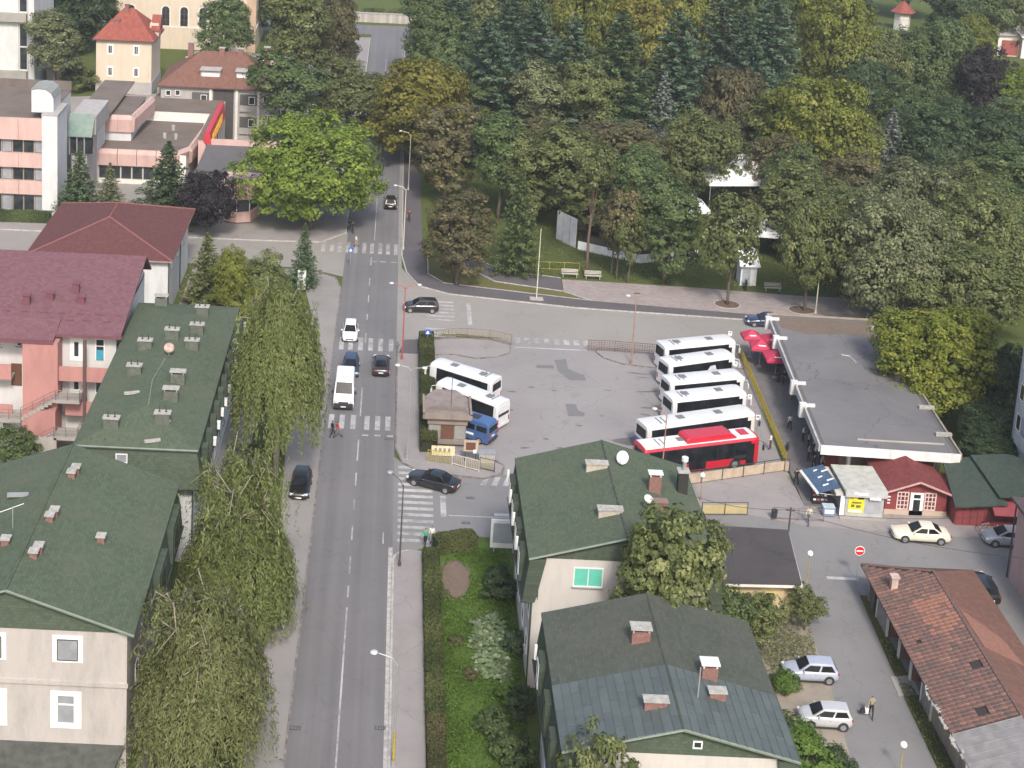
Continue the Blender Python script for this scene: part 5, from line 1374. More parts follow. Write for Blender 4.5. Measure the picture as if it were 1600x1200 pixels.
def clumpy(rng, lobes, n_clump, per, rc, leaf, up=.55, asp=.62, flat=.7, inner=.14, fill=None):
    fill = fill if fill is not None else 5.0/(leaf*leaf*2.2)/4
    P, Nn, T = [], [], []
    L = np.array(lobes, float)
    area = L[:, 3]*L[:, 4]; cnt = np.maximum(3, (n_clump * area / area.sum()).astype(int))
    for (cx, cy, cz, rx, ry, rz), k in zip(L, cnt):
        d = sph(rng, int(k*1.5)); d = d[d[:, 2] > -.62][:k]
        rad = np.where(rng.random(len(d)) < inner, rng.uniform(.35, .75, len(d)), rng.uniform(.82, 1.06, len(d)))
        c = d * rad[:, None] * np.array([rx, ry, rz]) + np.array([cx, cy, cz])
        keep = np.ones(len(c), bool)
        for (ox, oy, oz, ax, ay, az) in L:
            q = (((c - [ox, oy, oz]) / [ax, ay, az])**2).sum(1); keep &= ~(q < .42) | (rng.random(len(c)) < .15)
        c, d = c[keep], d[keep]
        for ci, di in zip(c, d):
            m = int(per * rng.uniform(.5, 1.4))
            r = rc * rng.uniform(.6, 1.4)
            o = sph(rng, m) * (rng.random((m, 1))**.45) * r; o[:, 2] *= flat
            P.append(ci + o)
            Nn.append(di*.6 + np.array([0, 0, up*.7]) + o/r*.95 + rng.normal(size=(m, 3))*.24)
            T.append(np.clip(rng.normal(.5, .2, m) + rng.normal(0, .13), 0, 1))
    P, Nn, T = np.concatenate(P), np.concatenate(Nn), np.concatenate(T)
    V1, T1 = leaf_quads(P, Nn, leaf, asp, rng, T)
    # deeper layer of foliage that closes the crown
    P, Nn, T = [], [], []
    for (cx, cy, cz, rx, ry, rz) in L:
        k = int(fill * rx * max(ry, rz) * 4); d = sph(rng, k); d = d[d[:, 2] > -.75]
        P.append(d * np.array([rx, ry, rz]) * rng.uniform(.72, .93, (len(d), 1)) + np.array([cx, cy, cz])); Nn.append(d*.9 + np.array([0, 0, .35]) + rng.normal(size=d.shape)*.3)
        T.append(np.clip(rng.normal(.42, .2, len(d)), 0, 1))
    V2, T2 = leaf_quads(np.concatenate(P), np.concatenate(Nn), leaf*1.5, asp*1.15, rng, np.concatenate(T))
    return np.concatenate([V1, V2]), np.concatenate([T1, T2])
def lobes_round(rng, R0, H0, zc, n=9, spread=.55):
    out = [(0, 0, zc, R0*.72, R0*.72, H0*.42)]
    for i in range(n):
        a = 2*math.pi*i/n*1.618*1.9 + rng.uniform(-.4, .4); q = rng.uniform(.35, 1)*spread*R0
        z = zc + rng.uniform(-.34, .36)*H0*(1.1 - q/R0*.6)
        r = R0*rng.uniform(.38, .56)
        out.append((q*math.cos(a), q*math.sin(a), z, r, r*rng.uniform(.85, 1.15), r*rng.uniform(.75, 1.0)))
    return out
def trunk_mb(rng, h, r0, lobes, bend=.3, top=.75):
    m = MB(); zc = lobes[0][2]; n = 5
    pts = [(rng.uniform(-bend, bend)*i/n, rng.uniform(-bend, bend)*i/n, -.15 + (zc*top+.15)*i/n) for i in range(n+1)]
    m.tube(pts, r0, 7, r0*.5)
    for l in lobes[1:]:
        s = Vector(pts[rng.integers(2, n)]); e = Vector((l[0]*.85, l[1]*.85, l[2]-.2*l[5])); mid = s.lerp(e, .5) + Vector((0, 0, -.06*(e-s).length))
        m.tube([s, mid, e], r0*.38, 5, r0*.1)
    return m
leafmat('lime', (0.21, 0.25, 0.038), (0.33, 0.35, 0.06), (0.41, 0.39, 0.08))  # yellower maple leaves, colour also lightened to offset the apartment block's shadow
PROTO = {}
def hide_proto(t):
    for o in list(t.children): 
        for c in list(o.children): bpy.data.objects.remove(c)
        bpy.data.objects.remove(o)
    bpy.data.objects.remove(t)
def proto(kind, crown_me, trunk_me, w, h): PROTO.setdefault(kind, []).append((crown_me, trunk_me, w, h))
def make_round(kind, seed, R0, H0, base, n=9, clumps=170, per=60, rc=.95, leaf=.42, spread=.55, tr=.28, bark=None, asp=.62, up=.55, flat=.7):
    rng = np.random.default_rng(seed)
    zc = base + H0*.5
    lb = lobes_round(rng, R0, H0, zc, n, spread)
    V, T = clumpy(rng, lb, clumps, per, rc, leaf, asp=asp, up=up, flat=flat)
    w = np.percentile(V[:, 0], 99) - np.percentile(V[:, 0], 1); h = np.percentile(V[:, 2], 99.7)
    proto(kind, quads_mesh('crown', V, T, L_['mid']), trunk_mb(rng, h, tr, lb).mesh('trunk', bark or BARK, True), w, h)
for s in (1, 2, 3): make_round('round', s, 5.5, 10.5, .8, n=12, clumps=330, per=85, rc=.85, leaf=.33)
for s in (4, 5, 6): make_round('tall', s, 4.0, 13.5, 1.3, n=14, clumps=310, per=80, rc=.75, leaf=.32)
for s in (51, 52): make_round('big', s, 7.6, 13.0, .7, n=16, clumps=620, per=80, rc=.95, leaf=.36, spread=.6, tr=.4)
for s in (53, 54): make_round('compact', s, 4.2, 9.5, 1.6, n=10, clumps=300, per=75, rc=.6, leaf=.27, spread=.42)
make_round('open', 7, 4.6, 9, 3.5, n=8, clumps=105, per=60, rc=.9, tr=.2); make_round('open', 8, 4.4, 8.5, 3.5, n=9, clumps=110, per=60, rc=.85, tr=.2)
make_round('fine', 9, 3.6, 6.0, 1.6, clumps=210, per=75, rc=.5, leaf=.24, tr=.2)
make_round('fine', 10, 3.6, 6.0, 1.6, clumps=210, per=75, rc=.5, leaf=.24, tr=.2)
make_round('bush', 12, 1.5, 2.0, 0, n=7, clumps=90, per=55, rc=.32, leaf=.17, tr=.07); make_round('bush', 13, 1.5, 2.2, 0, n=6, clumps=90, per=55, rc=.32, leaf=.17, tr=.07)

def make_conifer(kind, seed, h, r, tiers, nb, per, leaf, droop, z0=1.2, power=.85, asp=.4, jit=.15, bark=None, tr=.22, flatness=.9):
    rng = np.random.default_rng(seed); P, Nn, T = [], [], []
    for i in range(tiers):
        q = i/(tiers-1); z = z0 + (h-z0)*q**.92
        rr = r*(1-q)**power*rng.uniform(.8, 1.12) + .12
        k = max(4, int(nb*(1-q*.55)))
        for b in range(k):
            a = 2*math.pi*(b + rng.uniform(-.35, .35))/k + i*.7; L = rr*rng.uniform(.72, 1.12)
            m = max(6, int(per*(L/r+.12)))
            t = rng.random(m)**.65
            wdt = (.10+.22*(1-t))*L*.9
            lat = rng.normal(size=m)*wdt*.55
            x = t*L; zz = z - droop*L*t + .12*L*t*t + rng.normal(size=m)*jit*.5 + (.05*L*(t > .8))
            P.append(np.stack([x*math.cos(a)-lat*math.sin(a), x*math.sin(a)+lat*math.cos(a), zz], 1))
            Nn.append(np.array([.25*math.cos(a), .25*math.sin(a), flatness]) + rng.normal(size=(m, 3))*.42)
            T.append(np.clip(.32 + .42*(t > .72) + rng.normal(0, .16, m), 0, 1))
    P, Nn, T = np.concatenate(P), np.concatenate(Nn), np.concatenate(T)
    V, T = leaf_quads(P, Nn, leaf, asp, rng, T)
    m = MB(); m.tube([(0, 0, -.15), (0, 0, h*.5), (0, 0, h*.97)], [tr, tr*.6, .03], 7)
    w = np.percentile(V[:, 0], 99) - np.percentile(V[:, 0], 1)
    proto(kind, quads_mesh('crown', V, T, L_['pine']), m.mesh('trunk', bark or PBARK, True), w, h)
for s in (21, 22, 23): make_conifer('pine', s, 20, 4.8, 26, 11, 110, .42, .14, z0=1.6, power=.68, jit=.22, tr=.32)
for s in (24, 25): make_conifer('spruce', s, 10, 2.7, 28, 12, 60, .27, .32, z0=.4, power=.9)
# thin bare-trunked pine
rng = np.random.default_rng(31); lb = [(0, 0, 12.5, 2.2, 2.2, 2.6), (1.2, .4, 11, 1.5, 1.4, 1.2), (-1.3, -.3, 13, 1.5, 1.5, 1.4), (.2, .9, 14.2, 1.5, 1.5, 1.3)]
V, T = clumpy(rng, lb, 60, 70, .7, .34); proto('barepine', quads_mesh('crown', V, T, L_['mid']), trunk_mb(rng, 15, .2, lb, .2, .95).mesh('trunk', PBARK, True), 5.8, 15.5)

def make_willow(seed, R0, h, leaf=.3, strands=560, zmin=.5, drop=.42, power=2.2):
    rng = np.random.default_rng(seed); P, Nn, T = [], [], []
    m = MB(); m.tube([(0, 0, -.1), (.1, .05, h*.25), (0, .1, h*.42)], [.42, .34, .26], 8)
    ends = []
    for i in range(15):
        a = 2*math.pi*i/15 + rng.uniform(-.25, .25); L = R0*rng.uniform(.45, .95); top = h*rng.uniform(.72, 1.0)
        s = Vector((0, .1, h*rng.uniform(.26, .44)))
        p1 = Vector((L*.3*math.cos(a), L*.3*math.sin(a), s.z + (top-s.z)*.62)); p2 = Vector((L*.62*math.cos(a), L*.62*math.sin(a), top*.97)); p3 = Vector((L*math.cos(a), L*math.sin(a), top*.88))
        m.tube([s, p1, p2, p3], [.15, .09, .055, .02], 5); ends += [p1, p2, p3]
        for k in range(5):
            q = p1.lerp(p2, rng.uniform(.1, 1)); e = q + Vector((rng.normal()*.9, rng.normal()*.9, rng.uniform(.5, 1.8))); e2 = e + Vector((rng.normal()*.5, rng.normal()*.5, -.5)); m.tube([q, e, e2], [.06, .04, .018], 4); ends += [e]
    for s_ in range(strands):
        a = rng.uniform(0, 2*math.pi); q = rng.random()**.55
        if rng.random() < .35:
            e = ends[rng.integers(len(ends))]; x0_, y0_, z0_ = e.x + rng.normal()*.5, e.y + rng.normal()*.5, e.z + rng.normal()*.3
        else:
            x0_, y0_ = R0*q*math.cos(a)*.93, R0*q*math.sin(a)*.93; z0_ = h*(1 - drop*q**power)*rng.uniform(.86, 1.03)
        L = min(max(.6, z0_-zmin), rng.uniform(1.8, 5.2)*(.6+.95*q)); n = int(9 + L*7.5); t = np.sort(rng.random(n))
        out = .45*np.sqrt(t)*(1-.4*t)
        w1, w2 = rng.normal()*.45, rng.normal()*.45
        ph = rng.uniform(0, 6.3); x = x0_ + math.cos(a)*out + w1*t + .16*np.sin(t*L*1.5+ph)*t + rng.normal(size=n)*.13; y = y0_ + math.sin(a)*out + w2*t + .16*np.cos(t*L*1.3+ph)*t + rng.normal(size=n)*.13; z = z0_ + .18*np.sin(np.minimum(t*6, 1.57)) - L*t
        P.append(np.stack([x, y, z], 1)); Nn.append(np.array([math.cos(a), math.sin(a), .8]) + rng.normal(size=(n, 3))*.42)
        T.append(np.clip(rng.normal(.48, .17, n) + rng.normal(0, .14), 0, 1))
    P, Nn, T = np.concatenate(P), np.concatenate(Nn), np.concatenate(T)
    n = len(P); Nn /= np.linalg.norm(Nn, axis=1, keepdims=True)
    U = np.tile(np.array([0, 0, -1.]), (n, 1)) + rng.normal(size=(n, 3))*.5; U -= Nn*(U*Nn).sum(1, keepdims=True); U /= np.linalg.norm(U, axis=1, keepdims=True); W = np.cross(Nn, U)
    s = leaf*rng.uniform(.7, 1.4, (n, 1))
    V = np.stack([P - U*s*.6, P + W*s*.15, P + U*s*.6, P - W*s*.15], 1).reshape(-1, 3)
    proto('willow', quads_mesh('crown', V, T, L_['willow']), m.mesh('trunk', WBARK, True), R0*2.0, h)
make_willow(41, 5.4, 16, .34, 1800, 3.6, .38, 2.4); make_willow(42, 5.0, 13, .3, 1650, .5, .6, 1.15); make_willow(43, 4.8, 13, .28, 1450, .5, .45, 1.8)

TREE_RNG = random.Random(77)
def tree(kind, mat, label, loc, h, w, var=None, rz=None, group=None, cat='tree', name=None, wy=None, bark=None):
    ps = PROTO[kind]; cm, tm, pw, ph = ps[(TREE_RNG.randrange(len(ps)) if var is None else var) % len(ps)]
    nm = name or {'pine': 'pine_tree', 'spruce': 'spruce_tree', 'willow': 'willow_tree', 'bush': 'bush', 'barepine': 'pine_tree'}.get(kind, 'broadleaf_tree')
    t = thing(nm, label, cat, loc, TREE_RNG.uniform(0, 6.28) if rz is None else rz, group)
    sx, sz = w/pw, h/ph
    for n_, me, mt in (('trunk', tm, bark), ('crown', cm, L_[mat])):
        o = inst(n_, me, t, sc=(sx, (wy or w)/pw, sz))
        if mt: o.material_slots[0].link = 'OBJECT'; o.material_slots[0].material = mt
    return t
def ttop(kind, mat, label, px, py, h, w, **k):
    x, y = g(px, py, h*.97); return tree(kind, mat, label, (x, y, 0), h, w, **k)
PK = 'trees in the park'
# left side and roadside
tree('big', 'bright', 'large bright green maple overhanging the crossroads', (-10.2, 195.0, 0), 15.4, 16.0, var=0)
tree('big', 'yellow', 'yellowing broad tree leaning over the right side of the far road', (4.6, 227, 0), 16.8, 15.2, var=1)
ttop('tall', 'olive', 'tall olive tree at the far left of the road, next to the church', 468, -22, 22, 11, var=0)
ttop('tall', 'brown', 'tall brownish tree left of the far road junction', 532, -12, 20, 8.5, var=1)
ttop('tall', 'mid', 'dark green tree beside the brown-roofed flats', 452, 88, 16, 11, var=2)
ttop('round', 'olive', 'olive tree on the left of the road above the bright maple', 548, 100, 13, 14, var=2)
ttop('round', 'mid', 'rounded green tree in front of the church windows', 358, -4, 14, 10.5, var=0)
ttop('spruce', 'spruce', 'dark spruce in front of the glazed link of the pink block', 124, 236, 10, 6.2)
ttop('spruce', 'greygreen', 'small sparse spruce between the two dark spruces', 172, 258, 8, 4.6)
ttop('spruce', 'spruce', 'broad dark spruce behind the red hipped hall', 264, 226, 11.5, 9)
ttop('round', 'purple', 'purple-leaved tree beside the curved pink bay', 326, 272, 9, 7.5, var=1)
ttop('spruce', 'olive', 'grey-green spruce right of the red hipped hall', 325, 368, 9, 5.6)
ttop('tall', 'yellowgreen', 'yellow-green cypress-like tree behind the long green roof', 365, 395, 8.5, 4.6, var=1)
ttop('round', 'olive', 'olive bushy tree above the long willow at the left kerb', 408, 397, 7.5, 6.2, var=2)
ttop('round', 'yellowgreen', 'low yellow-green shrub tree beside the corner of the long green roof', 390, 452, 5.5, 6.0, var=0)
tree('spruce', 'spruce', 'slender dark spruce at the left kerb beside the info pylon', g(474, 448) + (0,), 8.0, 3.6)
ttop('tall', 'greygreen', 'tall grey-green tree beside the white tower block', 84, 22, 15, 9, var=0)
ttop('round', 'mid', 'rounded green shrub tree on the slope below the church', 118, 14, 8, 10, var=1)
ttop('bush', 'olive', 'olive bush left of the red tiled villa', 128, 102, 4.5, 7)
ttop('bush', 'brown', 'brownish bush at the corner of the villa', 165, 108, 3.6, 5)
ttop('bush', 'mid', 'green bush on the lawn behind the villa', 122, 55, 4, 5)
tree('fine', 'mid', 'bushy yellow-green shrub tree below the outdoor stairs of the pink house', g(20, 742) + (0,), 4.8, 5.0)
wl = tree('willow', 'willow', 'weeping willow above the red-shirted walker, farthest of three', (-9.0, 127.0, 0), 17.8, 8.6, var=0, rz=0)
tree('willow', 'willow', 'weeping willow beside the parked black car, middle of three', (-10.0, 104.6, 0), 13.6, 9.0, var=1, wy=10, rz=0)
tree('willow', 'willowdry', 'weeping willow with bare pale branches beside the cream block, nearest of three', (-10.5, 88.6, 0), 12.6, 9.0, var=2, wy=11, rz=0)
# park, front row
tree('compact', 'brown', 'compact rounded brown-green tree on the corner lawn', g(713, 446) + (0,), 11.8, 8.4, var=0)
ttop('compact', 'brown', 'brownish broad tree above the corner lawn tree', 702, 168, 14.5, 10, var=0)
ttop('tall', 'mid', 'bluish green tall tree right of the brownish tree by the road', 788, 184, 15, 7.6, var=0)
tree('spruce', 'mid', 'tall pointed spruce at the park edge above the flagpole', g(806, 427) + (0,), 14.6, 5.6)
tree('barepine', 'olive', 'thin pine with a long bare trunk beside two benches', g(916, 433) + (0,), 17.5, 6.2)
tree('open', 'brown', 'thin brownish tree in front of the stage hoarding, leftmost of three', g(955, 430) + (0,), 10.5, 4.2, var=0)
tree('open', 'brown', 'thin reddish brown tree in front of the stage hoarding, middle of three', g(963, 436) + (0,), 12, 4.6, var=1)
tree('open', 'olive', 'thin leaning olive tree in front of the stage hoarding, rightmost of three', g(981, 443) + (0,), 9.8, 4.2, var=0)
tree('tall', 'mid', 'dark trunked green tree at the back of the pink pavement', g(1037, 442) + (0,), 13.8, 8.2, var=2)
tree('open', 'olive', 'young olive tree in a round pit on the pink pavement, left of three', g(1136, 477) + (0,), 13.6, 7.4, var=1)
tree('round', 'olive', 'olive pavement tree behind the terminal corner, middle of three', g(1256, 487) + (0,), 14.0, 8.2, var=1)
tree('big', 'greygreen', 'grey-green pavement tree behind the terminal roof, right of three', g(1384, 504) + (0,), 15.8, 12.5, var=0)
ttop('big', 'olive', 'dense olive tree at the right edge above the grey apartment block', 1548, 300, 15, 12.5, var=0)
ttop('round', 'greygreen', 'grey-green tree behind the three pavement trees', 1440, 258, 15, 13, var=1)
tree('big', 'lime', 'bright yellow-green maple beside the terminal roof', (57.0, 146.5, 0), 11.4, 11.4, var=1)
ttop('round', 'dark', 'dark green tree between the bright maple and the apartment block', 1580, 545, 9, 6, var=0)
ttop('round', 'dark', 'dark shrub mass below the bright maple behind the terminal', 1550, 640, 5.0, 6.5, var=1)
ttop('round', 'dark', 'low dark shrub between the terminal and the green felt shed roof', 1552, 672, 4.2, 5.5, var=2)
# park, middle rows
for k, (kind, mat, px, py, h, w, lab) in enumerate((
    ('tall', 'greygreen', 850, 104, 17, 8.5, 'pale grey-green tree with visible stems left of centre in the park'),
    ('tall', 'olive', 926, 100, 17.5, 9, 'pale olive drooping tree in the middle of the park'),
    ('tall', 'brown', 965, 188, 14, 11, 'brown-tinted broad tree in the park below the blue spruce'),
    ('spruce', 'bluespruce', 1040, 118, 16, 6.4, 'silvery blue spruce in the middle of the park'),
    ('round', 'brown', 1150, 112, 17, 9.5, 'rust-brown tree below the dark blue pines'),
    ('round', 'olive', 1095, 178, 15, 11, 'olive tree above the large marquee roof'),
    ('tall', 'olive', 905, 208, 14.5, 10, 'olive tree above the stage hoarding'),
    ('tall', 'mid', 1003, 236, 14, 7.5, 'green tree between stage hoarding and marquee'),
    ('tall', 'brown', 858, 190, 13, 8, 'brown-green tree right of the pointed park-edge spruce'),
    ('round', 'mid', 1250, 225, 13, 7, 'green tree right of the large marquee roof'),
    ('round', 'olive', 1260, 262, 13, 11, 'olive tree right of the marquee below the yellow trees'),
    ('tall', 'olive', 1330, 290, 13, 8, 'olive tree left of the grey-green pavement tree'),
    ('big', 'yellowgreen', 1292, 125, 19, 12.5, 'golden olive tree below the tall yellow tree'),
    ('big', 'yellowgreen', 1318, -14, 24, 13, 'tall yellow-green tree right of the blue pines'),
    ('round', 'olive', 1366, 48, 17, 11, 'olive tree below the chapel turret'),
    ('big', 'mid', 1470, 36, 18.0, 12.5, 'large fresh green tree right of the chapel turret'),
    ('round', 'yellowgreen', 1520, 28, 14, 10, 'yellow-green tree top behind the large fresh green tree'),
    ('round', 'purple', 1545, 76, 15.5, 9.5, 'big dark purple-leaved tree at the upper right'),
    ('round', 'bright', 1606, 108, 13, 9, 'bright green tree cut off by the right edge'),
    ('spruce', 'bluespruce', 1396, 176, 13.5, 6.4, 'silvery blue spruce at the right of the park'),
    ('round', 'dark', 1478, 172, 14, 13, 'dark green tree below the fresh green tree'),
    ('round', 'dark', 1572, 180, 14, 13, 'dark green tree below the purple tree at right edge'),
    ('round', 'purple', 1452, 222, 9, 6.5, 'small purple tree among dark green trees'),
    ('tall', 'mid', 1590, 232, 13, 9, 'mid green tree at right edge above the dense olive tree'),
    ('tall', 'olive', 1215, 150, 15, 8, 'slim olive tree left of the golden olive tree'),
    ('round', 'olive', 1412, 268, 12, 8, 'olive tree at the foot of the right-hand blue spruce'),
    ('round', 'olive', 1520, 260, 12.5, 10, 'olive tree in front of the dark green trees at right'))):
    ttop(kind, mat, lab, px, py, h, w*1.12, group=PK)
# back rows
for k, (kind, mat, px, py, h, w, lab) in enumerate((
    ('round', 'mid', 690, -34, 21, 12, 'tall green tree at the near side of the far junction'),
    ('tall', 'mid', 692, 8, 19, 9, 'green tree right of the yellowing roadside tree'),
    ('pine', 'pine', 765, 34, 23, 12, 'dark layered pine right of the yellowing roadside tree'),
    ('pine', 'pine', 715, -25, 23, 10, 'dark pine at the back, leftmost of the top row'),
    ('pine', 'pine', 800, -28, 24, 10, 'dark pine at the back, second in the top row'),
    ('pine', 'pine', 840, 5, 25, 12, 'green layered pine above the grey-green tree'),
    ('pine', 'pine', 900, 30, 24, 11.5, 'dark pine above the pale olive drooping tree'),
    ('round', 'yellowgreen', 925, -28, 22, 11, 'yellow-green tree top between pines at the top edge'),
    ('pine', 'spruce', 975, 25, 25, 12, 'green layered pine behind the blue spruce, left one'),
    ('pine', 'pine', 1062, 22, 25, 12.5, 'green-blue pine behind the blue spruce, right one'),
    ('round', 'yellow', 1015, -25, 22, 12, 'golden tree top at the top edge, centre'),
    ('pine', 'pine', 1135, -8, 26, 13, 'dark blue pine above the rust-brown tree'),
    ('pine', 'pine', 1212, -4, 26, 13, 'dark blue pine left of the tall yellow-green tree'),
    ('round', 'yellowgreen', 1100, -42, 22, 12, 'yellow-green tree top right of centre at the top edge'),
    ('pine', 'dark', 1340, -35, 22, 12, 'dark conifer at the top edge left of the chapel'),
    ('tall', 'dark', 1492, -24, 19, 9, 'dark tree right of the chapel at the top edge'),
    ('round', 'mid', 1520, -30, 18, 14, 'green tree at the top edge above the yellow-green tree'),
    ('round', 'olive', 1590, -38, 18, 14, 'olive tree in the top right corner'),
    ('round', 'olive', 850, -60, 22, 13, 'olive tree top behind the second pine'),
    ('round', 'mid', 960, -70, 22, 13, 'green tree top behind the golden one'),
    ('round', 'mid', 1190, -65, 23, 14, 'green tree top behind the dark blue pines'),
    ('round', 'olive', 1270, -60, 22, 14, 'olive tree top behind the tall yellow-green tree'),
    ('round', 'dark', 130, -25, 14, 16, 'dark shaded tree beside the church, top left'),
    ('round', 'dark', 430, -50, 16, 12, 'dark tree behind the tall olive tree by the church'))):
    ttop(kind, mat, lab, px, py, h, w*(1.15 if px > 640 else 1), group=PK if px > 640 else None)
# trees that close the gaps between the rows
for kind, mat, px, py, h, w, lab in (
    ('round', 'dark', 1345, 95, 13, 11, 'dark green tree behind the golden olive tree'), ('round', 'mid', 1418, 128, 14, 10, 'green tree in a gap below the chapel turret'),
    ('tall', 'olive', 1345, 195, 13, 7, 'slim olive tree right of the golden olive tree'),
    ('round', 'dark', 1502, 158, 12, 9, 'dark green tree at the foot of the purple tree'), ('round', 'mid', 1600, 160, 12, 11, 'green tree at the right edge below the bright green one'),
    ('round', 'dark', 1478, 200, 12, 9, 'dark tree right of the right-hand blue spruce'),
    ('round', 'brown', 1340, 240, 11, 9, 'brown thin-leaved tree below the golden olive tree'), ('round', 'mid', 1570, 285, 11, 12, 'green tree in the right-hand wood above the dense olive tree'),
    ('round', 'olive', 1480, 330, 12, 12, 'olive tree between the grey-green and the dense olive trees'), ('round', 'greygreen', 1400, 330, 11.5, 10, 'low grey-green tree behind the terminal end of the plaza'),
    ('round', 'olive', 1540, 400, 11, 11, 'olive tree low at the right edge behind the bright maple'), ('round', 'olive', 1470, 400, 10, 9, 'olive tree right behind the bright yellow-green maple'),
    ('tall', 'mid', 745, 110, 15, 8, 'green tree right behind the yellowing roadside tree'),
   
    ('pine', 'pine', 1172, 40, 23, 11, 'dark blue pine in front of the two top-edge pines'),
    ('round', 'brown', 1225, 215, 12, 9, 'brownish tree left of the golden olive tree'),
    ('tall', 'olive', 830, 215, 13, 7, 'olive tree just right of the pointed park-edge spruce'), ('round', 'mid', 660, 118, 12, 9, 'green tree under the yellowing roadside tree'),
    ('round', 'mid', 690, 60, 15, 11, 'green tree right above the yellowing roadside tree'), ('round', 'olive', 770, -45, 20, 13, 'olive tree top behind the leftmost pine'), ('round', 'mid', 1050, -55, 21, 13, 'green tree top right of the golden one at the top edge'), ('round', 'dark', 1560, -60, 18, 14, 'dark tree behind the olive one in the top right corner')):
    ttop(kind, mat, lab, px, py, h, w*1.1, group=PK)
tree('round', 'dark', 'dark tree closing the view right behind the chapel turret', (126, 372, 0), 17, 17, var=1, group=PK)
tree('round', 'dark', 'dark tree closing the view left behind the chapel turret', (110, 374, 0), 18, 17, var=2, group=PK)
# near right
tree('compact', 'olive', 'bushy olive tree against the gable of the turquoise-windowed house', (20.2, 94.3, 0), 16.0, 7.4, var=1)
tree('fine', 'mid', 'green bushy tree left of the felt-roofed annex corner', (25.6, 102.5, 0), 5.8, 5.2, var=1)
tree('fine', 'olive', 'olive bush in front of the annex wall', (29.4, 104.8, 0), 4.2, 4.4, var=0)
tree('fine', 'olive', 'small round shrub in a stone ring beside the lane', g(1257, 984) + (0,), 3.4, 2.9, var=1)
tree('fine', 'olive', 'shrub tree rising in front of the metal sheet roof at the bottom edge', (13.6, 75.4, 0), 12.8, 5.8, var=0)
for k, (px, py, h, w, mt, lab) in enumerate(((1262, 1195, 2.4, 4.6, 'lawn', 'bright green bush below the lower silver car'), (1225, 1165, 2.2, 3.4, 'mid', 'green bush at the corner of the metal roof by the lower silver car'),
    (1222, 1080, 1.7, 2.2, 'lawn', 'small bright bush in front of the upper silver car'), (1310, 1205, 1.6, 2.4, 'dark', 'dark low bush at the bottom edge by the lane'),
    (783, 930, 2.3, 3.2, 'dark', 'dark round shrub in the garden beside the white house wall'), (772, 1152, 2.0, 2.8, 'mid', 'round shrub low in the front garden'),
    (812, 1112, 1.8, 2.6, 'dark', 'dark shrub at the foot of the white house corner'), (806, 1020, 1.7, 2.4, 'dark', 'shrub between vegetable bed and white house wall'),
    (735, 1060, .9, 1.1, 'brown', 'tiny brown shrub in the garden lawn'), (712, 1008, .9, 1.2, 'olive', 'small olive shrub in the garden lawn'), (800, 1190, 2.2, 3.0, 'mid', 'shrub at the bottom edge of the garden'),
    (792, 1095, 1.6, 2.0, 'lawn', 'bright leafy shrub next to the green house corner'), (698, 928, .5, .5, 'greygreen', 'tiny pale plant at the edge of the soil patch'))):
    tree('bush', mt, lab, g(px, py) + (0,), h, w, cat='bush')

def hedge(label, pts, w, h, mat='hedge', dens=330, seed=3, leaf=.13):
    """clipped hedge along a line: leafy skin over a solid core"""
    rng = np.random.default_rng(seed); t = thing('hedge', label, 'hedge')
    core = MB(); P, Nn, T = [], [], []
    for (xa, ya), (xb, yb) in zip(pts, pts[1:]):
        L = math.hypot(xb-xa, yb-ya); a = math.atan2(yb-ya, xb-xa); u = np.array([math.cos(a), math.sin(a)]); v = np.array([-u[1], u[0]])
        core.obox(((xa+xb)/2, (ya+yb)/2, h*.46), (L+.05, w*.86, h*.92), a)
        n = int(dens*L*(w+2*h)); s = rng.uniform(-.02, 1.02, n)*L; q = rng.uniform(0, w+2*h, n)
        lat = np.where(q < h, -w/2, np.where(q > h+w, w/2, q-h-w/2)); z = np.where(q < h, q, np.where(q > h+w, 2*h+w-q, h))
        bumpy = .035*np.sin(s*1.3+seed) + .03*np.sin(s*3.1)
        z = z*(1+bumpy) + rng.normal(size=n)*.03; lat = lat*(1+bumpy*.6) + rng.normal(size=n)*.03
        P.append(np.stack([xa+u[0]*s+v[0]*lat, ya+u[1]*s+v[1]*lat, z], 1))
        nl = np.where(q < h, -1, np.where(q > h+w, 1, 0)); nz = (nl == 0)*1.0
        Nn.append(np.stack([v[0]*nl, v[1]*nl, nz+.3], 1) + rng.normal(size=(n, 3))*.5)
        T.append(np.clip(rng.normal(.5, .2, n) + .25*np.sin(s*.9+seed), 0, 1))
    V, T = leaf_quads(np.concatenate(P), np.concatenate(Nn), leaf, .7, rng, np.concatenate(T))
    core.build('core', M_plain('hedge_core', (.022, .026, .012), .95), t)
    inst('foliage', quads_mesh('foliage', V, T, L_[mat]), t)
    return t
hedge('long clipped hedge between footway and front garden', [(4.95, 60), (4.95, 92.6)], 1.15, 1.0, 'hedgedry', seed=4)
hedge('clipped hedge along the footway, section nearer the crosswalk', [(4.95, 93.0), (4.9, 114.2)], 1.25, 1.0, 'hedge', seed=5)
hedge('short rounded hedge at the crosswalk corner of the garden', [(5.3, 115.6), (8.6, 116.8)], 1.3, 1.35, 'hedge', seed=6)
hedge('tall clipped hedge along the left side of the bus yard', [(4.95, 133.2), (5.0, 158.0)], 1.5, 1.5, 'hedge', seed=7)
hedge('clipped hedge in front of the pink block ground floor', [(-62, 192.6), (-44.9, 193.0)], 1.4, 1.4, 'mid', seed=8)
hedge('green hedge on top of the far stone wall', [(-7.5, 338.3), (10, 338.3)], 1.2, 3.0, 'mid', dens=60, seed=9, leaf=.3)
hedge('low green hedge below the brown-roofed flats', [(-26.0, 226), (-18, 226.5)], 2.0, 1.2, 'mid', dens=90, seed=10, leaf=.22)

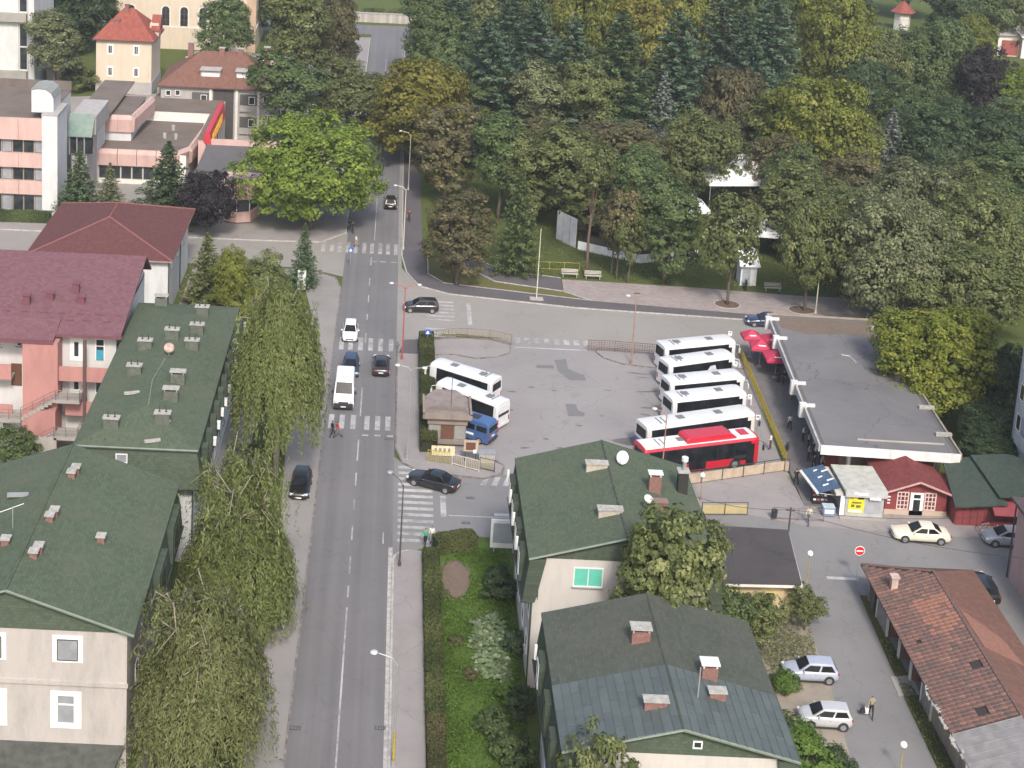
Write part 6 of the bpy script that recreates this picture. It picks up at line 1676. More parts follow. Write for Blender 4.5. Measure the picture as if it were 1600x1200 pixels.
def grass_patch(label, poly, n, seed, mat='lawn', h=.16, name='grass'):
    rng = np.random.default_rng(seed); xs = [p[0] for p in poly]; ys = [p[1] for p in poly]
    X = rng.uniform(min(xs), max(xs), n*2); Y = rng.uniform(min(ys), max(ys), n*2); ins = np.zeros(n*2, bool)
    for (xa, ya), (xb, yb) in zip(poly, poly[1:] + poly[:1]):
        if ya != yb: ins ^= ((ya > Y) != (yb > Y)) & (X < (xb-xa)*(Y-ya)/(yb-ya)+xa)
    bx, by = g(712, 906); ins &= (X-bx)**2/1.2 + (Y-by)**2/7.0 > 1
    X, Y = X[ins], Y[ins]; k = len(X)
    keep = (np.sin(X*1.3+seed)+np.sin(Y*1.1)+rng.normal(size=k)*.8) > -1.2; X, Y = X[keep], Y[keep]; k = len(X)
    Z = .05 + rng.random(k)*h
    V, T = leaf_quads(np.stack([X, Y, Z], 1), rng.normal(size=(k, 3))*.6 + [0, 0, .7], .2, .3, rng, np.clip(rng.normal(.45, .2, k) + .2*np.sin(X*.9)*np.sin(Y*.7), 0, 1))
    o = inst(name, quads_mesh(name, V, T, L_[mat])); tag(o, label, 'grass', kind='stuff'); return o
grass_patch('lush green grass of the front garden', [(5.6, 60), (11.5, 60), (11.3, 116), (8.4, 116.4), (6.2, 114.6), (5.6, 112)], 26000, 1)
grass_patch('rough grass between lane and metal roofed house', [(25.5, 78), (31.5, 78), (33, 88), (28.5, 91), (26, 88)], 6000, 2)
grass_patch('weedy grass strip under the garage posts', [(38.8, 84), (40.0, 84), (40.1, 106), (39.4, 106), (39.0, 98)], 2500, 3, 'olive')
grass_patch('grass under the willows', [(-14, 60), (-8.4, 60), (-7.9, 112), (-8.8, 133), (-14, 133)], 22000, 4, 'mid')
grass_patch('grass around the round shrub by the annex', [(26, 99), (33.5, 101), (34.6, 108), (28, 107.5)], 5000, 5, 'olive')
grass_patch('park grass behind the plaza kerb', [(10, 186), (16, 183), (22, 181), (64, 180), (64, 200), (20, 200)], 16000, 6, 'olive')
grass_patch('grass left of the long green roof end', [(-22, 143), (-9.5, 143), (-9.5, 175), (-22, 176)], 9000, 7, 'mid')

# vegetable plants in the garden
rng = np.random.default_rng(90)
V, T = [], []
def rosette(seed):
    r = np.random.default_rng(seed); P, Nn = [], []
    k = 16; a = r.uniform(0, 6.28, k); q = r.uniform(.05, .32, k)
    P = np.stack([q*np.cos(a), q*np.sin(a), .12 + r.random(k)*.3], 1); Nn = np.stack([np.cos(a)*.5, np.sin(a)*.5, np.ones(k)], 1) + r.normal(size=(k, 3))*.3
    v, t = leaf_quads(P, Nn, .3, .8, r, np.clip(r.normal(.5, .25, k), 0, 1)); return quads_mesh('leaves', v, t, L_['cabbage'])
ros = [rosette(s) for s in range(4)]
poly = [g(*q) for q in ((737, 972), (778, 962), (788, 985), (800, 1040), (800, 1068), (752, 1066), (740, 1045), (735, 1005))]
cnt = 0
for i in range(14):
    for j in range(22):
        x = min(p[0] for p in poly) + i*.42 + random.uniform(-.1, .1); y = min(p[1] for p in poly) + j*.55 + random.uniform(-.12, .12)
        ins = False
        for (xa, ya), (xb, yb) in zip(poly, poly[1:] + poly[:1]):
            if (ya > y) != (yb > y) and x < (xb-xa)*(y-ya)/(yb-ya)+xa: ins = not ins
        if ins and cnt < 110:
            cnt += 1; sc = random.uniform(.8, 1.25)
            o = inst('leafy_vegetable', ros[cnt % 4], None, (x, y, .03), random.uniform(0, 6), (sc, sc, sc*.75))
            tag(o, 'pale green leafy vegetable plant in the garden bed', 'plant', 'leafy vegetables in the garden bed')
# ------------------------------------------------------------------ vehicles (local x points forward)
def paint(name, col, rough=.28): return M_plain('paint_' + name, col, rough, 0.0, .05, 2.0, coat=.6)
def wheel(par, x, y, r, w):
    s = 1 if y > 0 else -1
    M = Matrix.Translation((x, y, r)) @ Matrix.Rotation(R(90), 4, 'X')
    o = MB(M).cyl(0, 0, -w/2, w/2, r, 20).build('wheel', RUBBER, par)
    m = MB(M); zz = -s*(w/2)
    m.cyl(0, 0, min(zz, zz - s*.02), max(zz, zz - s*.02), r*.66, 16); m.cyl(0, 0, min(zz, zz - s*.04), max(zz, zz - s*.04), r*.18, 8)
    m.build('rim', RIM, o)
    return o
def lerp_tab(tab, x):
    for (a, va), (b, vb) in zip(tab, tab[1:]):
        if x <= b: return va + (vb-va)*(x-a)/(b-a) if b > a else vb
    return tab[-1][1]
STY = {  # belt profile, roof start/end, rear glass base, windscreen base (fractions of length from the rear)
 'hatch': dict(top=[(0, .80), (.02, .93), (.1, .97), (.66, .95), (.72, .93), (.9, .80), (.97, .70), (1, .55)], rr=.10, rf=.56, rb=.015, wb=.74, sp=(.36,)),
 'sedan': dict(top=[(0, .72), (.02, .90), (.06, .96), (.19, .97), (.64, .92), (.72, .90), (.92, .76), (.98, .66), (1, .52)], rr=.30, rf=.53, rb=.16, wb=.70, sp=(.43,)),
 'mini': dict(top=[(0, .85), (.02, .98), (.1, 1.02), (.68, 1.0), (.74, .98), (.9, .86), (.97, .74), (1, .58)], rr=.08, rf=.58, rb=.01, wb=.78, sp=(.36,)),
}
def car(label, style, col, L, W, H, loc, head, pname, trim=None, z=0.012):
    t = thing('car', label, 'car', (loc[0], loc[1], z), head, 'cars')
    S = STY[style]; P = paint(pname, col)
    xs = [0, .012, .03, .07, .13, .2, .3, .42, .54, .64, .70, .76, .84, .9, .95, .98, 1]
    wt = [(0, .78), (.03, .92), (.1, .985), (.25, 1), (.75, 1), (.9, .96), (.97, .86), (1, .70)]
    zb = [(0, .34), (.04, .24), (.12, .2), (.9, .18), (.97, .22), (1, .3)]
    rings = []
    for q in xs:
        x = (q-.5)*L; hw = W/2*lerp_tab(wt, q); zt = lerp_tab(S['top'], q)*H/1.46; b = lerp_tab(zb, q)
        half = [(hw*.84, b), (hw*.97, b+.1), (hw, b+(zt-b)*.45), (hw*.985, b+(zt-b)*.72), (hw*.93, zt-.035), (hw*.8, zt+.005), (hw*.4, zt+.03)]
        ring = [(x, y, zz) for y, zz in half] + [(x, 0, zt+.035)] + [(x, -y, zz) for y, zz in reversed(half)] + [(x, 0, b)]
        rings.append(ring)
    b = MB().loft(rings).build('body', P, t, smooth=True)
    X = lambda q: (q-.5)*L
    zt = lambda q: lerp_tab(S['top'], q)*H/1.46
    w0, w1 = W/2*.90, W/2*.70
    rr, rf, rb, wb = S['rr'], S['rf'], S['rb'], S['wb']
    zr_ = H
    # roof shell: pillars and roof in body colour
    base = [(X(rb), zt(rb)-.05), (X(wb), zt(wb)-.05)]; topp = [(X(rr), zr_-.05), (X(rf), zr_-.02)]
    def sec(x, zlow, zhi, q):   # not used
        pass
    n = 9; rings = []
    for i in range(n+1):
        u = i/n
        xb_, xt_ = base[0][0]+(base[1][0]-base[0][0])*u, topp[0][0]+(topp[1][0]-topp[0][0])*u
        zl = base[0][1]+(base[1][1]-base[0][1])*u
        crown = .05*math.sin(math.pi*min(1, max(0, u)))
        wtop = w1*(.94 + .06*math.sin(math.pi*u)); wbot = w0*(.93 + .07*math.sin(math.pi*u))
        rings.append([(xb_, wbot, zl), (xt_, wtop, zr_-.06), (xt_, wtop*.88, zr_-.015+crown*.4), (xt_, 0, zr_+crown*.6), (xt_, -wtop*.88, zr_-.015+crown*.4), (xt_, -wtop, zr_-.06), (xb_, -wbot, zl)])
    MB().loft(rings).build('cabin', P, t, smooth=False)
    def glass(name, pts, off):
        v = [Vector(p) for p in pts]; nrm = (v[1]-v[0]).cross(v[2]-v[0]).normalized()
        c = sum(v, Vector())/len(v)
        if nrm.dot(c - Vector((0, 0, .9))) < 0: nrm = -nrm
        q = [p.lerp(c, .05) + nrm*off for p in v]
        MB().loft([[p - nrm*.01 for p in q], [p + nrm*.006 for p in q]]).build(name, CARGLASS, t)
    def LP(u, s, k):   # point on the side of the greenhouse, k 0 bottom .. 1 top
        xb_, xt_ = base[0][0]+(base[1][0]-base[0][0])*u, topp[0][0]+(topp[1][0]-topp[0][0])*u
        zl = base[0][1]+(base[1][1]-base[0][1])*u + .06
        wtop = w1*(.94 + .06*math.sin(math.pi*u)); wbot = w0*(.93 + .07*math.sin(math.pi*u))
        return (xb_+(xt_-xb_)*k, s*(wbot+(wtop-wbot)*k), zl+(zr_-.07-zl)*k)
    f = lambda u, k, s=1: LP(u, s, k)
    glass('windscreen', [(X(wb), w0*.86, zt(wb)+.04), (X(wb), -w0*.86, zt(wb)+.04), (X(rf), -w1*.86, zr_-.03), (X(rf), w1*.86, zr_-.03)], .012)
    glass('rear_window', [(X(rb)+.06, w0*.8, zt(rb)+.12), (X(rb)+.06, -w0*.8, zt(rb)+.12), (X(rr), -w1*.82, zr_-.06), (X(rr), w1*.82, zr_-.06)], .02)
    for s in (-1, 1):
        for u0, u1 in ((.07, .47), (.51, .95)):
            glass('side_window', [f(u0, .04, s), f(u1, .04, s), f(min(u1, .93), .9, s), f(max(u0, .1), .9, s)], .012)
    r = .315 if H < 1.55 else .31
    xf, xr2 = X(.815), X(.185)
    for x in (xf, xr2):
        for s in (-1, 1):
            wheel(t, x, s*(W/2-.10), r, .21)
    m = MB()
    for x in (xf, xr2):
        for s in (-1, 1):
            M = Matrix.Translation((x, s*(W/2-.02), r+.02)) @ Matrix.Rotation(R(90), 4, 'X')
            mm = MB(M).cyl(0, 0, -.035, .035, r+.055, 20); m.add(mm.v, mm.f)
    m.box(X(.2), X(.8), -W/2*.96, W/2*.96, .16, .24)
    m.build('arch_and_sill', trim or DARK, t)
    for s in (-1, 1):
        MB().obox((X(.955), s*W/2*.70, .64*H/1.46), (.26, .36, .15), s*R(-22)).build('headlight', HEADL, t, bevel=.03)
        MB().obox((X(.022), s*W/2*.74, .80*H/1.46), (.12, .28, .18), s*R(20)).build('tail_light', TAILL, t, bevel=.03)
        MB().obox((X(.665), s*(W/2+.06), zt(.66)+.06), (.12, .2, .13)).build('mirror', P, t, bevel=.03)
        MB().box(X(.43), X(.46), s*W/2*.985-.01, s*W/2*.985+.02 if s > 0 else s*W/2*.985+.01, .70, .73).build('door_handle', DARK, t)
    MB().obox((X(1.0)-.02, 0, .48), (.06, W*.46, .16)).build('grille', DARK, t)
    MB().obox((X(1.0)+.015, 0, .38), (.02, .5, .11)).build('number_plate', PLATE, t)
    MB().obox((X(0)-.012, 0, .60), (.02, .5, .11)).build('number_plate', PLATE, t)
    return t
def ground_pair(pf, pr):
    a, b = g(*pf), g(*pr); h = math.atan2(a[1]-b[1], a[0]-b[0]); return a, b, h
def by_wheels(pf, pr, W, near):
    """centre of a car from its near-side wheel contacts (front, rear); near = +1 when the near side is its left"""
    a, b, h = ground_pair(pf, pr); m = ((a[0]+b[0])/2, (a[1]+b[1])/2); o = W/2 - .08
    return (m[0] + near*math.sin(h)*o, m[1] - near*math.cos(h)*o), h
car('white hatchback driving towards the camera above the upper crosswalk', 'hatch', (.72, .72, .73), 4.0, 1.75, 1.48, (-3.45, g(548, 537)[1]+2.0), R(-90), 'white')
car('navy car right behind the white van', 'hatch', (.022, .035, .085), 4.1, 1.75, 1.5, (-3.05, 150.5), R(-90), 'navy')
car('dark grey saloon driving away beside the white van', 'sedan', (.022, .022, .024), 4.5, 1.8, 1.44, (0.15, 151.3), R(90), 'anthracite')
car('black car driving away on the far road under the big maple', 'hatch', (.012, .012, .013), 4.3, 1.8, 1.5, (0.5, 206.5), R(90), 'black')
car('black hatchback parked facing the camera beside the willows', 'hatch', (.016, .016, .018), 4.4, 1.8, 1.46, (-6.55, 125.0), R(-91.5), 'black')
c, h = by_wheels((640, 489), (676, 490), 1.75, 1); car('dark hatchback waiting at the cross street turning left', 'hatch', (.018, .019, .022), 4.1, 1.75, 1.5, c, h, 'dark_grey')
c, h = by_wheels((649, 759.5), (693, 771), 1.85, 1); car('black saloon turning over the side road crosswalk', 'sedan', (.012, .012, .014), 4.85, 1.85, 1.42, c, h, 'black')
c, h = by_wheels((1177, 511), (1217, 513), 1.75, 1); car('navy saloon half hidden behind the terminal roof corner', 'sedan', (.02, .024, .06), 4.5, 1.78, 1.45, c, h, 'navy')
c, h = by_wheels((1413, 848), (1470, 852), 1.82, 1); car('cream saloon parked in front of the maroon shop', 'sedan', (.68, .63, .50), 4.85, 1.82, 1.44, c, h, 'cream')
c, h = by_wheels((1553, 855), (1605, 859), 1.75, 1); car('silver estate car cut off by the pink house at right edge', 'mini', (.30, .32, .35), 4.3, 1.75, 1.5, c, h, 'silver')
c, h = by_wheels((1240, 1067), (1296, 1070), 1.68, 1); car('silver five-door hatchback parked on gravel, upper of two', 'hatch', (.34, .37, .45), 3.95, 1.68, 1.48, c, h, 'silver_blue')
c, h = by_wheels((1262, 1139), (1320, 1143), 1.62, 1); car('small silver three-door hatchback parked by the bushes, lower of two', 'mini', (.42, .43, .44), 3.6, 1.62, 1.46, c, h, 'silver_grey')
car('green car parked below the red signed shop', 'sedan', (.05, .10, .075), 4.4, 1.75, 1.44, (-23.2, 229.8), R(178), 'green')
car('white car half hidden behind the left corner of the green roofed house', 'hatch', (.7, .7, .7), 4.2, 1.75, 1.5, (15.0, 125.0), R(180), 'white')
car('dark car parked between garages and pink house', 'hatch', (.014, .014, .015), 4.3, 1.78, 1.5, (49.9, 113.2), R(90), 'black')

def van(label, col, pname, L, W, H, loc, head, rear=False, z=.012):
    t = thing('van', label, 'van', (loc[0], loc[1], z), head, 'vans'); P = paint(pname, col)
    prof = [(-L/2, .35), (-L/2, H*.55), (-L/2+.08, H*.93), (-L/2+.3, H), (L/2-2.0, H), (L/2-1.75, H-.06), (L/2-.95, 1.32), (L/2-.25, 1.08), (L/2-.03, .85), (L/2, .45), (L/2-.1, .28), (-L/2+.1, .28)]
    rings = []
    for y, k in ((-W/2, .0), (-W/2+.04, .6), (-W/2+.16, 1), (W/2-.16, 1), (W/2-.04, .6), (W/2, 0)):
        rings.append([(x*(1-.02*(1-k)), y*(1 - .10*max(0, zz-1.1)/(H-1.1)), zz if zz < H*.9 else zz-.10*(1-k)) for x, zz in prof])
    MB().loft(rings).build('body', P, t)
    hw = W/2
    fx = lambda zz: L/2-1.75 + (H-.06-zz)/(H-.06-1.32)*.8
    MB().loft([[(fx(zz)+.02+o, s*hw*k, zz+o*.6) for s, zz, k in ((-1, 1.40, .84), (1, 1.40, .84), (1, H-.16, .78), (-1, H-.16, .78))] for o in (-.03, .015)]).build('windscreen', CARGLASS, t)
    for s in (-1, 1):
        yy = lambda zz: s*(hw*(1-.10*max(0, zz-1.1)/(H-1.1))+.012)
        wins = [(L/2-2.35, L/2-1.35)] + ([(-L/2+.25, -L/2+1.35), (-L/2+1.55, -L/2+2.75)] if rear else [])
        for x0_, x1_ in wins:
            a = [(x0_, yy(1.32), 1.32), (x1_+(.15 if x1_ > 0 else 0), yy(1.32), 1.32), (x1_-(.2 if x1_ > 0 else 0), yy(H-.42), H-.42), (x0_, yy(H-.42), H-.42)]
            MB().loft([[(x, y-s*.03, zz) for x, y, zz in a], a]).build('side_window', CARGLASS, t)
        for x in (L/2-.95, -L/2+1.0): wheel(t, x, s*(hw-.12), .34, .24)
        MB().obox((L/2-.10, s*hw*.74, 1.0), (.25, .32, .24), s*R(-15)).build('headlight', HEADL, t, bevel=.03)
        MB().obox((-L/2+.0, s*hw*.9, 1.1), (.06, .14, .5)).build('tail_light', TAILL, t)
        MB().obox((L/2-1.25, s*(hw+.14), 1.45), (.12, .22, .32)).build('mirror', DARK, t, bevel=.03)
    MB().obox((L/2-.02, 0, .56), (.16, W*.97, .52)).build('bumper', DARK, t, bevel=.04); MB().obox((L/2+.0, 0, .86), (.08, W*.5, .22)).build('grille', DARK, t)
    MB().obox((L/2+.075, 0, .5), (.02, .5, .11)).build('number_plate', PLATE, t)
    MB().box(-L/2+.4, L/2-.5, -hw*.9, hw*.9, .2, .3).build('underbody', DARK, t)
    if rear:
        MB().box(-L/2-.025, -L/2+.05, -hw*.74, hw*.74, 1.3, H-.45).build('rear_window', CARGLASS, t); MB().box(-L/2-.03, -L/2+.02, -.26, .26, .8, .92).build('number_plate', PLATE, t)
        MB().box(-L/2-.06, -L/2+.05, -hw*.9, hw*.9, .35, .55).build('rear_bumper', DARK, t)
        MB().box(-L/2+1.5, -L/2+2.3, -.4, .4, H-.02, H+.06).build('roof_hatch', DARK, t)
        MB().box(-L/2+1.6, -L/2+2.9, hw+.004, hw+.014, .75, .98).build('side_lettering', PLATE, t)
    else:
        MB().box(L/2-2.7, L/2-2.1, -.45, .45, H-.01, H+.03).build('roof_sign', M_plain('pale_roof_plate', (.6, .6, .6), .5), t)
    return t
van('white delivery van driving towards the camera at the crosswalk', (.74, .74, .75), 'white', 5.5, 2.0, 2.5, (-3.45, g(543, 643)[1]+2.75), R(-90))
a = g(757.5, 666, 2.15); hb = math.atan2(a[1]-g(700, 648, 2.15)[1], a[0]-g(700, 648, 2.15)[0])
van('blue minibus parked beside the ticket hut', (.045, .10, .24), 'blue', 5.2, 1.95, 2.25, (8.95, 136.9), R(148), rear=True)

def bus(label, L, loc, head, col=(.62, .62, .63), pname='bus_white', W=2.5, H=3.0, glass_z=(1.22, 2.5), roofmat=None, extras=None, wheels=None, z=.01, name='bus'):
    t = thing(name, label, 'bus', (loc[0], loc[1], z), head, 'buses in the yard'); P = paint(pname, col, .35)
    hw = W/2
    def ring(x, k, zl):
        pts = []
        for y, zz in ((hw*.97, zl), (hw, zl+.3), (hw, 1.2), (hw*.985, 2.2), (hw*.95, H-.28), (hw*.87, H-.08), (hw*.7, H-.01), (hw*.35, H+.03)):
            pts.append((x, y*k, zl+(zz-zl)*(1-(1-k)*.35)))
        return pts + [(x, 0, pts[-1][2]+.01)] + [(x, -y, zz) for _, y, zz in reversed(pts)]
    st = [(-L/2, .93), (-L/2+.05, .965), (-L/2+.2, 1), (L/2-.45, 1), (L/2-.15, .97), (L/2-.03, .93), (L/2, .89)]
    MB().loft([ring(x, k, .32) for x, k in st]).build('body', P, t, smooth=False)
    if roofmat:
        MB().loft([[(x, y*k, zz) for y, zz in ((hw*.86, H-.065), (hw*.7, H+.002), (hw*.35, H+.042), (0, H+.052), (-hw*.35, H+.042), (-hw*.7, H+.002), (-hw*.86, H-.065))] for x, k in ((-L/2+.12, .98), (L/2-.3, .98))], cap=False, closed=False).build('roof_skin', roofmat, t)
    z0, z1 = glass_z[0], max(glass_z[1], H-.36)
    n = max(3, round((L-1.6)/1.75)); x0_ = -L/2+.45; wl = (L-1.35)/n
    for s in (-1, 1):
        yb = lambda zz: s*hw*((1 if zz < 1.2 else 1-.015*(zz-1.2)) if zz < 2.2 else .985-.035*(zz-2.2)/max(.1, H-2.48))
        for i in range(n):
            xa, xb = x0_+i*wl+.025, x0_+(i+1)*wl-.025
            zlow = z0 - (.35 if i == n-1 else 0)
            a = [(xa, yb(zlow)+s*.034, zlow), (xb, yb(zlow)+s*.034, zlow), (xb, yb(z1)+s*.034, z1), (xa, yb(z1)+s*.034, z1)]
            MB().loft([[(x, y-s*.04, zz) for x, y, zz in a], a]).build('side_window', CARGLASS, t)
        m = MB(); a = [(x0_, yb(z0)+s*.026, z0-.05), (x0_+n*wl, yb(z0)+s*.026, z0-.05), (x0_+n*wl, yb(z1)+s*.026, z1+.05), (x0_, yb(z1)+s*.026, z1+.05)]
        m.loft([[(x, y-s*.04, zz) for x, y, zz in a], a]).build('window_band', RUBBER, t)
        for x in (wheels or (L/2-2.6, -L/2+3.0)): 
            wheel(t, x, s*(hw-.14), .48, .3)
            M = Matrix.Translation((x, s*(hw-.0), .5)) @ Matrix.Rotation(R(90), 4, 'X'); MB(M).cyl(0, 0, -.015, .015, .58, 20).build('wheel_arch', DARK, t)
        MB().obox((L/2-.02, s*hw*.66, .72), (.12, .42, .24)).build('headlight', HEADL, t, bevel=.04)
        MB().obox((-L/2+.01, s*hw*.8, .95), (.06, .16, .5)).build('tail_light', TAILL, t)
        m = MB(); m.tube([(L/2-.15, s*hw*.9, H-.35), (L/2+.25, s*(hw+.18), H-.4), (L/2+.3, s*(hw+.2), H-.7)], .03, 5); m.obox((L/2+.3, s*(hw+.2), H-1.0), (.1, .22, .5))
        m.build('mirror', M_plain('mirror_white', (.6, .6, .6), .4) if col[0] > .6 else DARK, t)
        m = MB(); m.box(L/2-1.35, L/2-.55, s*(hw+.03) - (.03 if s < 0 else 0), s*(hw+.03) + (.03 if s > 0 else 0), .45, 2.4)
        if s < 0: m.build('door', CARGLASS, t)
    MB().loft([[(L/2-.02+o, y, zz) for y, zz in ((hw*.84, 1.1), (-hw*.84, 1.1), (-hw*.80, H-.42), (hw*.80, H-.42))] for o in (-.12, .05)]).build('windscreen', CARGLASS, t)
    MB().loft([[(-L/2-.0-o, y, zz) for y, zz in ((hw*.72, 1.65), (-hw*.72, 1.65), (-hw*.68, H-.42), (hw*.68, H-.42))] for o in (-.08, .02)]).build('rear_window', CARGLASS, t)
    MB().box(-L/2+.2, L/2-.3, -hw*.93, hw*.93, .22, .34).build('underbody', DARK, t)
    MB().obox((-L/2-.02, 0, .62), (.03, .5, .12)).build('number_plate', PLATE, t)
    HM = M_plain('hatch_grey', (.16, .165, .17), .5)
    for x in ((L*.18, -L*.28) if L < 11 else (L*.2, -L*.15)):
        m = MB(); m.box(x-.38, x+.38, -.36, .36, H+.02, H+.10); m.build('roof_hatch', HM, t, bevel=.03)
    for k in range(2): MB().box(-L*.36+k*.5, -L*.36+k*.5+.12, -.7, .5, H+.02, H+.07).build('roof_vent', HM, t)
    if extras: extras(t, L, hw, H)
    return t
def edge_bus(label, pr, pf, L, zroof=2.85, W=2.5, near=-1, **k):
    """near roof edge, rear and front pixel; near = -1: the side seen is the right one"""
    a, b = g(*pr, zroof), g(*pf, zroof); h = math.atan2(b[1]-a[1], b[0]-a[0])
    o = W/2*.93
    c = (a[0] + math.cos(h)*(L/2-.05) + near*math.sin(h)*o, a[1] + math.sin(h)*(L/2-.05) - near*math.cos(h)*o)
    return bus(label, L, c, h, W=W, **k)
edge_bus('white coach at platform, farthest of the row', (1040.5, 546), (1134, 537), 8.6, H=3.05)
def printed(t, L, hw, H):
    MB().loft([[(.2, -hw*.992-o, 1.25), (1.9, -hw*.992-o, 1.35), (1.5, -hw*.975-o, 2.3), (.9, -hw*.975-o, 2.25)] for o in (.0, .055)]).build('window_sticker', M_plain('pale_sticker', (.55, .57, .6), .4), t)
edge_bus('white coach with a pale poster in its side window, second in the row', (1047, 572), (1135, 560), 8.2, H=3.0, extras=printed)
edge_bus('plain white coach, third in the platform row', (1049, 600), (1146, 591), 8.4, H=2.95)
edge_bus('white coach with big rear window, fourth in the platform row', (1053, 627), (1147, 617), 8.3, H=2.95)
def bluetail(t, L, hw, H):
    MB().box(-L/2-.012, -L/2+.4, -hw*.94, hw*.94, .35, 1.35).build('blue_rear_panel', paint('blue_panel', (.05, .09, .3)), t)
edge_bus('long white bus with blue tail panel, fifth in the platform row', (1013, 672), (1177, 649), 12.0, H=3.05, extras=bluetail, wheels=(3.4, -2.9), pname='bus_cream', col=(.60, .59, .56))
def redroof(t, L, hw, H):
    m = MB(); r = paint('bus_red', (.46, .012, .028), .35)
    prof = [(-1.6, H), (-1.5, H+.42), (-1.2, H+.52), (3.0, H+.52), (3.7, H+.1), (3.7, H)]
    MB().loft([[(x, y*(1 if zz < H+.1 else .86), zz) for x, zz in prof] for y in (-.98, .98)]).build('roof_gas_tank_cover', r, t, bevel=.06)
    MB().box(4.3, 5.2, -.55, .55, H+.03, H+.12).build('front_roof_hatch', r, t, bevel=.03)
    MB().box(-L/2+4.6, -L/2+6.4, -hw-.045, -hw+.02, .45, 2.3).build('middle_door', CARGLASS, t)
edge_bus('red city bus with white roof and red roof tank, nearest of the row', (1009, 705), (1188.5, 684), 12.0, H=2.95, col=(.46, .012, .028), pname='bus_red', roofmat=M_plain('bus_white_roof', (.7, .69, .68), .5, var=.08), glass_z=(1.15, 2.4), wheels=(3.5, -2.7), extras=redroof)
def louvre(t, L, hw, H):
    MB().box(-L/2-.03, -L/2+.02, -hw*.7, hw*.7, 1.75, 2.5).build('rear_panel', paint('bus_white', (.62, .62, .63)), t)
    MB().box(-L/2-.035, -L/2+.02, -hw*.75, hw*.75, 1.45, 1.72).build('rear_slot', DARK, t)
edge_bus('white minibus parked behind the tall hedge, farther of two', (768, 597), (698, 575), 7.4, W=2.3, near=1, H=2.85, name='minibus')
edge_bus('white minibus partly hidden by the ticket hut, nearer of two', (777.5, 633), (706, 606), 7.6, W=2.3, near=1, H=2.85, extras=louvre, name='minibus')
# ------------------------------------------------------------------ street furniture
YEL = M_plain('mustard_yellow_paint', (.34, .27, .04), .7, var=.25, scale=3)
REDP = M_plain('faded_red_paint', (.36, .07, .06), .6, var=.2)
PALEP = M_plain('pale_cream_paint', (.55, .53, .42), .6, var=.15)
RUST = M_plain('rusty_pole', (.30, .17, .11), .8, var=.25, scale=4)
RUST2 = M_plain('dark_rusty_mesh', (.12, .075, .045), .8, var=.3)
BLK = M_plain('dark_pole', (.07, .065, .065), .6)
def lamp(label, base, h, heads, mat, globe=False, r=.085, z0=.0, low=None):
    x, y = base; t = thing('street_lamp', label, 'street lamp', (x, y, z0), 0, 'street lamps')
    MB().tube([(0, 0, -.02), (0, 0, h*.5), (0, 0, h)], [r, r*.75, r*.5], 8).build('pole', mat, t)
    MB().cyl(0, 0, 0, .35, r*1.6, 8).build('base', mat, t)
    if low: MB().cyl(0, 0, .35, h*.34, r*1.08, 8).build('painted_band', low, t)
    if globe:
        MB().ball((0, 0, h+.2), .24, 14).build('globe', LAMPGLASS, t, smooth=True); MB().cyl(0, 0, h-.05, h+.02, .1, 8).build('collar', DARK, t)
    for dx, dy, dz in heads:
        L = math.hypot(dx, dy)
        MB().tube([(0, 0, h-.25), (dx*.3, dy*.3, h+dz*.6), (dx, dy, h+dz)], .04, 6).build('arm', mat, t)
        a = math.atan2(dy, dx)
        k = MB(Matrix.Translation((dx*(1+.3/L), dy*(1+.3/L), h+dz+.03)) @ Matrix.Rotation(a, 4, 'Z')).ball((0, 0, 0), .27, 12, .34)
        k.build('lamp_head', M_plain('lamp_head_grey', (.5, .51, .52), .4) if mat is not BLK else GALV, t, smooth=True)
    return t
lamp('tall street lamp with yellow band on the footway at bottom centre', g(614, 1199), 7.6, [(-1.3, .2, .5)], GALV, low=YEL, z0=.12)
lamp('dark street lamp on the footway corner beside the crosswalk', g(624, 886), 7.2, [(-.9, .9, .45)], BLK, z0=.12)
lamp('red street lamp with two heads at the yard corner', g(628, 563), 8.2, [(-1.2, .2, .3), (1.2, .1, .3)], REDP, z0=.12)
lamp('pale yellow street lamp on the right kerb by the brownish trees', g(630, 391), 8.2, [(-1.1, .1, .35)], PALEP, z0=.12)
lamp('pale street lamp beside the yellowing tree on the far road', (3.0, 214, 0)[:2], 8.4, [(-1.2, .1, .4)], PALEP, z0=.12)
lamp('tall thin double-headed lamp on the footway beside the yard hedge', (2.9, 131.4), 9.0, [(-.95, .1, .25), (.95, -.1, .2)], GALV, z0=.12)
lamp('rusty brown lamp pole on the bay island', g(986, 570), 7.6, [(-.6, 0, .2)], RUST, z0=.11)
lamp('white lamp pole standing in the plaza behind the terminal', g(1274, 491), 9.0, [(.7, .1, .3)], PALEP, z0=.12)
lamp('pinkish lamp with arm in front of the red city bus', (26.2, 128.6), 7.0, [(-.8, .3, .3)], RUST, z0=.1)
lamp('globe lamp at the junction beside the felt-roofed annex', g(1259, 928), 3.4, [], YEL, True, .05)
lamp('globe lamp on a yellow pole at the bottom edge of the lane', g(1406, 1211), 2.1, [], YEL, True, .05)
lamp('short pink lamp pole in front of the beige yard fence', (29.4, 126.3), 2.2, [], RUST, True, .05, z0=.1)
FP = thing('flagpole', 'bare white flagpole in a concrete block on the corner lawn', 'flagpole', g(838, 469) + (.0,))
MB().tube([(0, 0, .2), (0, 0, 9)], .07, 8, .04).build('pole', PALEP, FP); MB().box(-.8, .8, -.4, .4, -.05, .28).build('base_block', CAPC, FP)

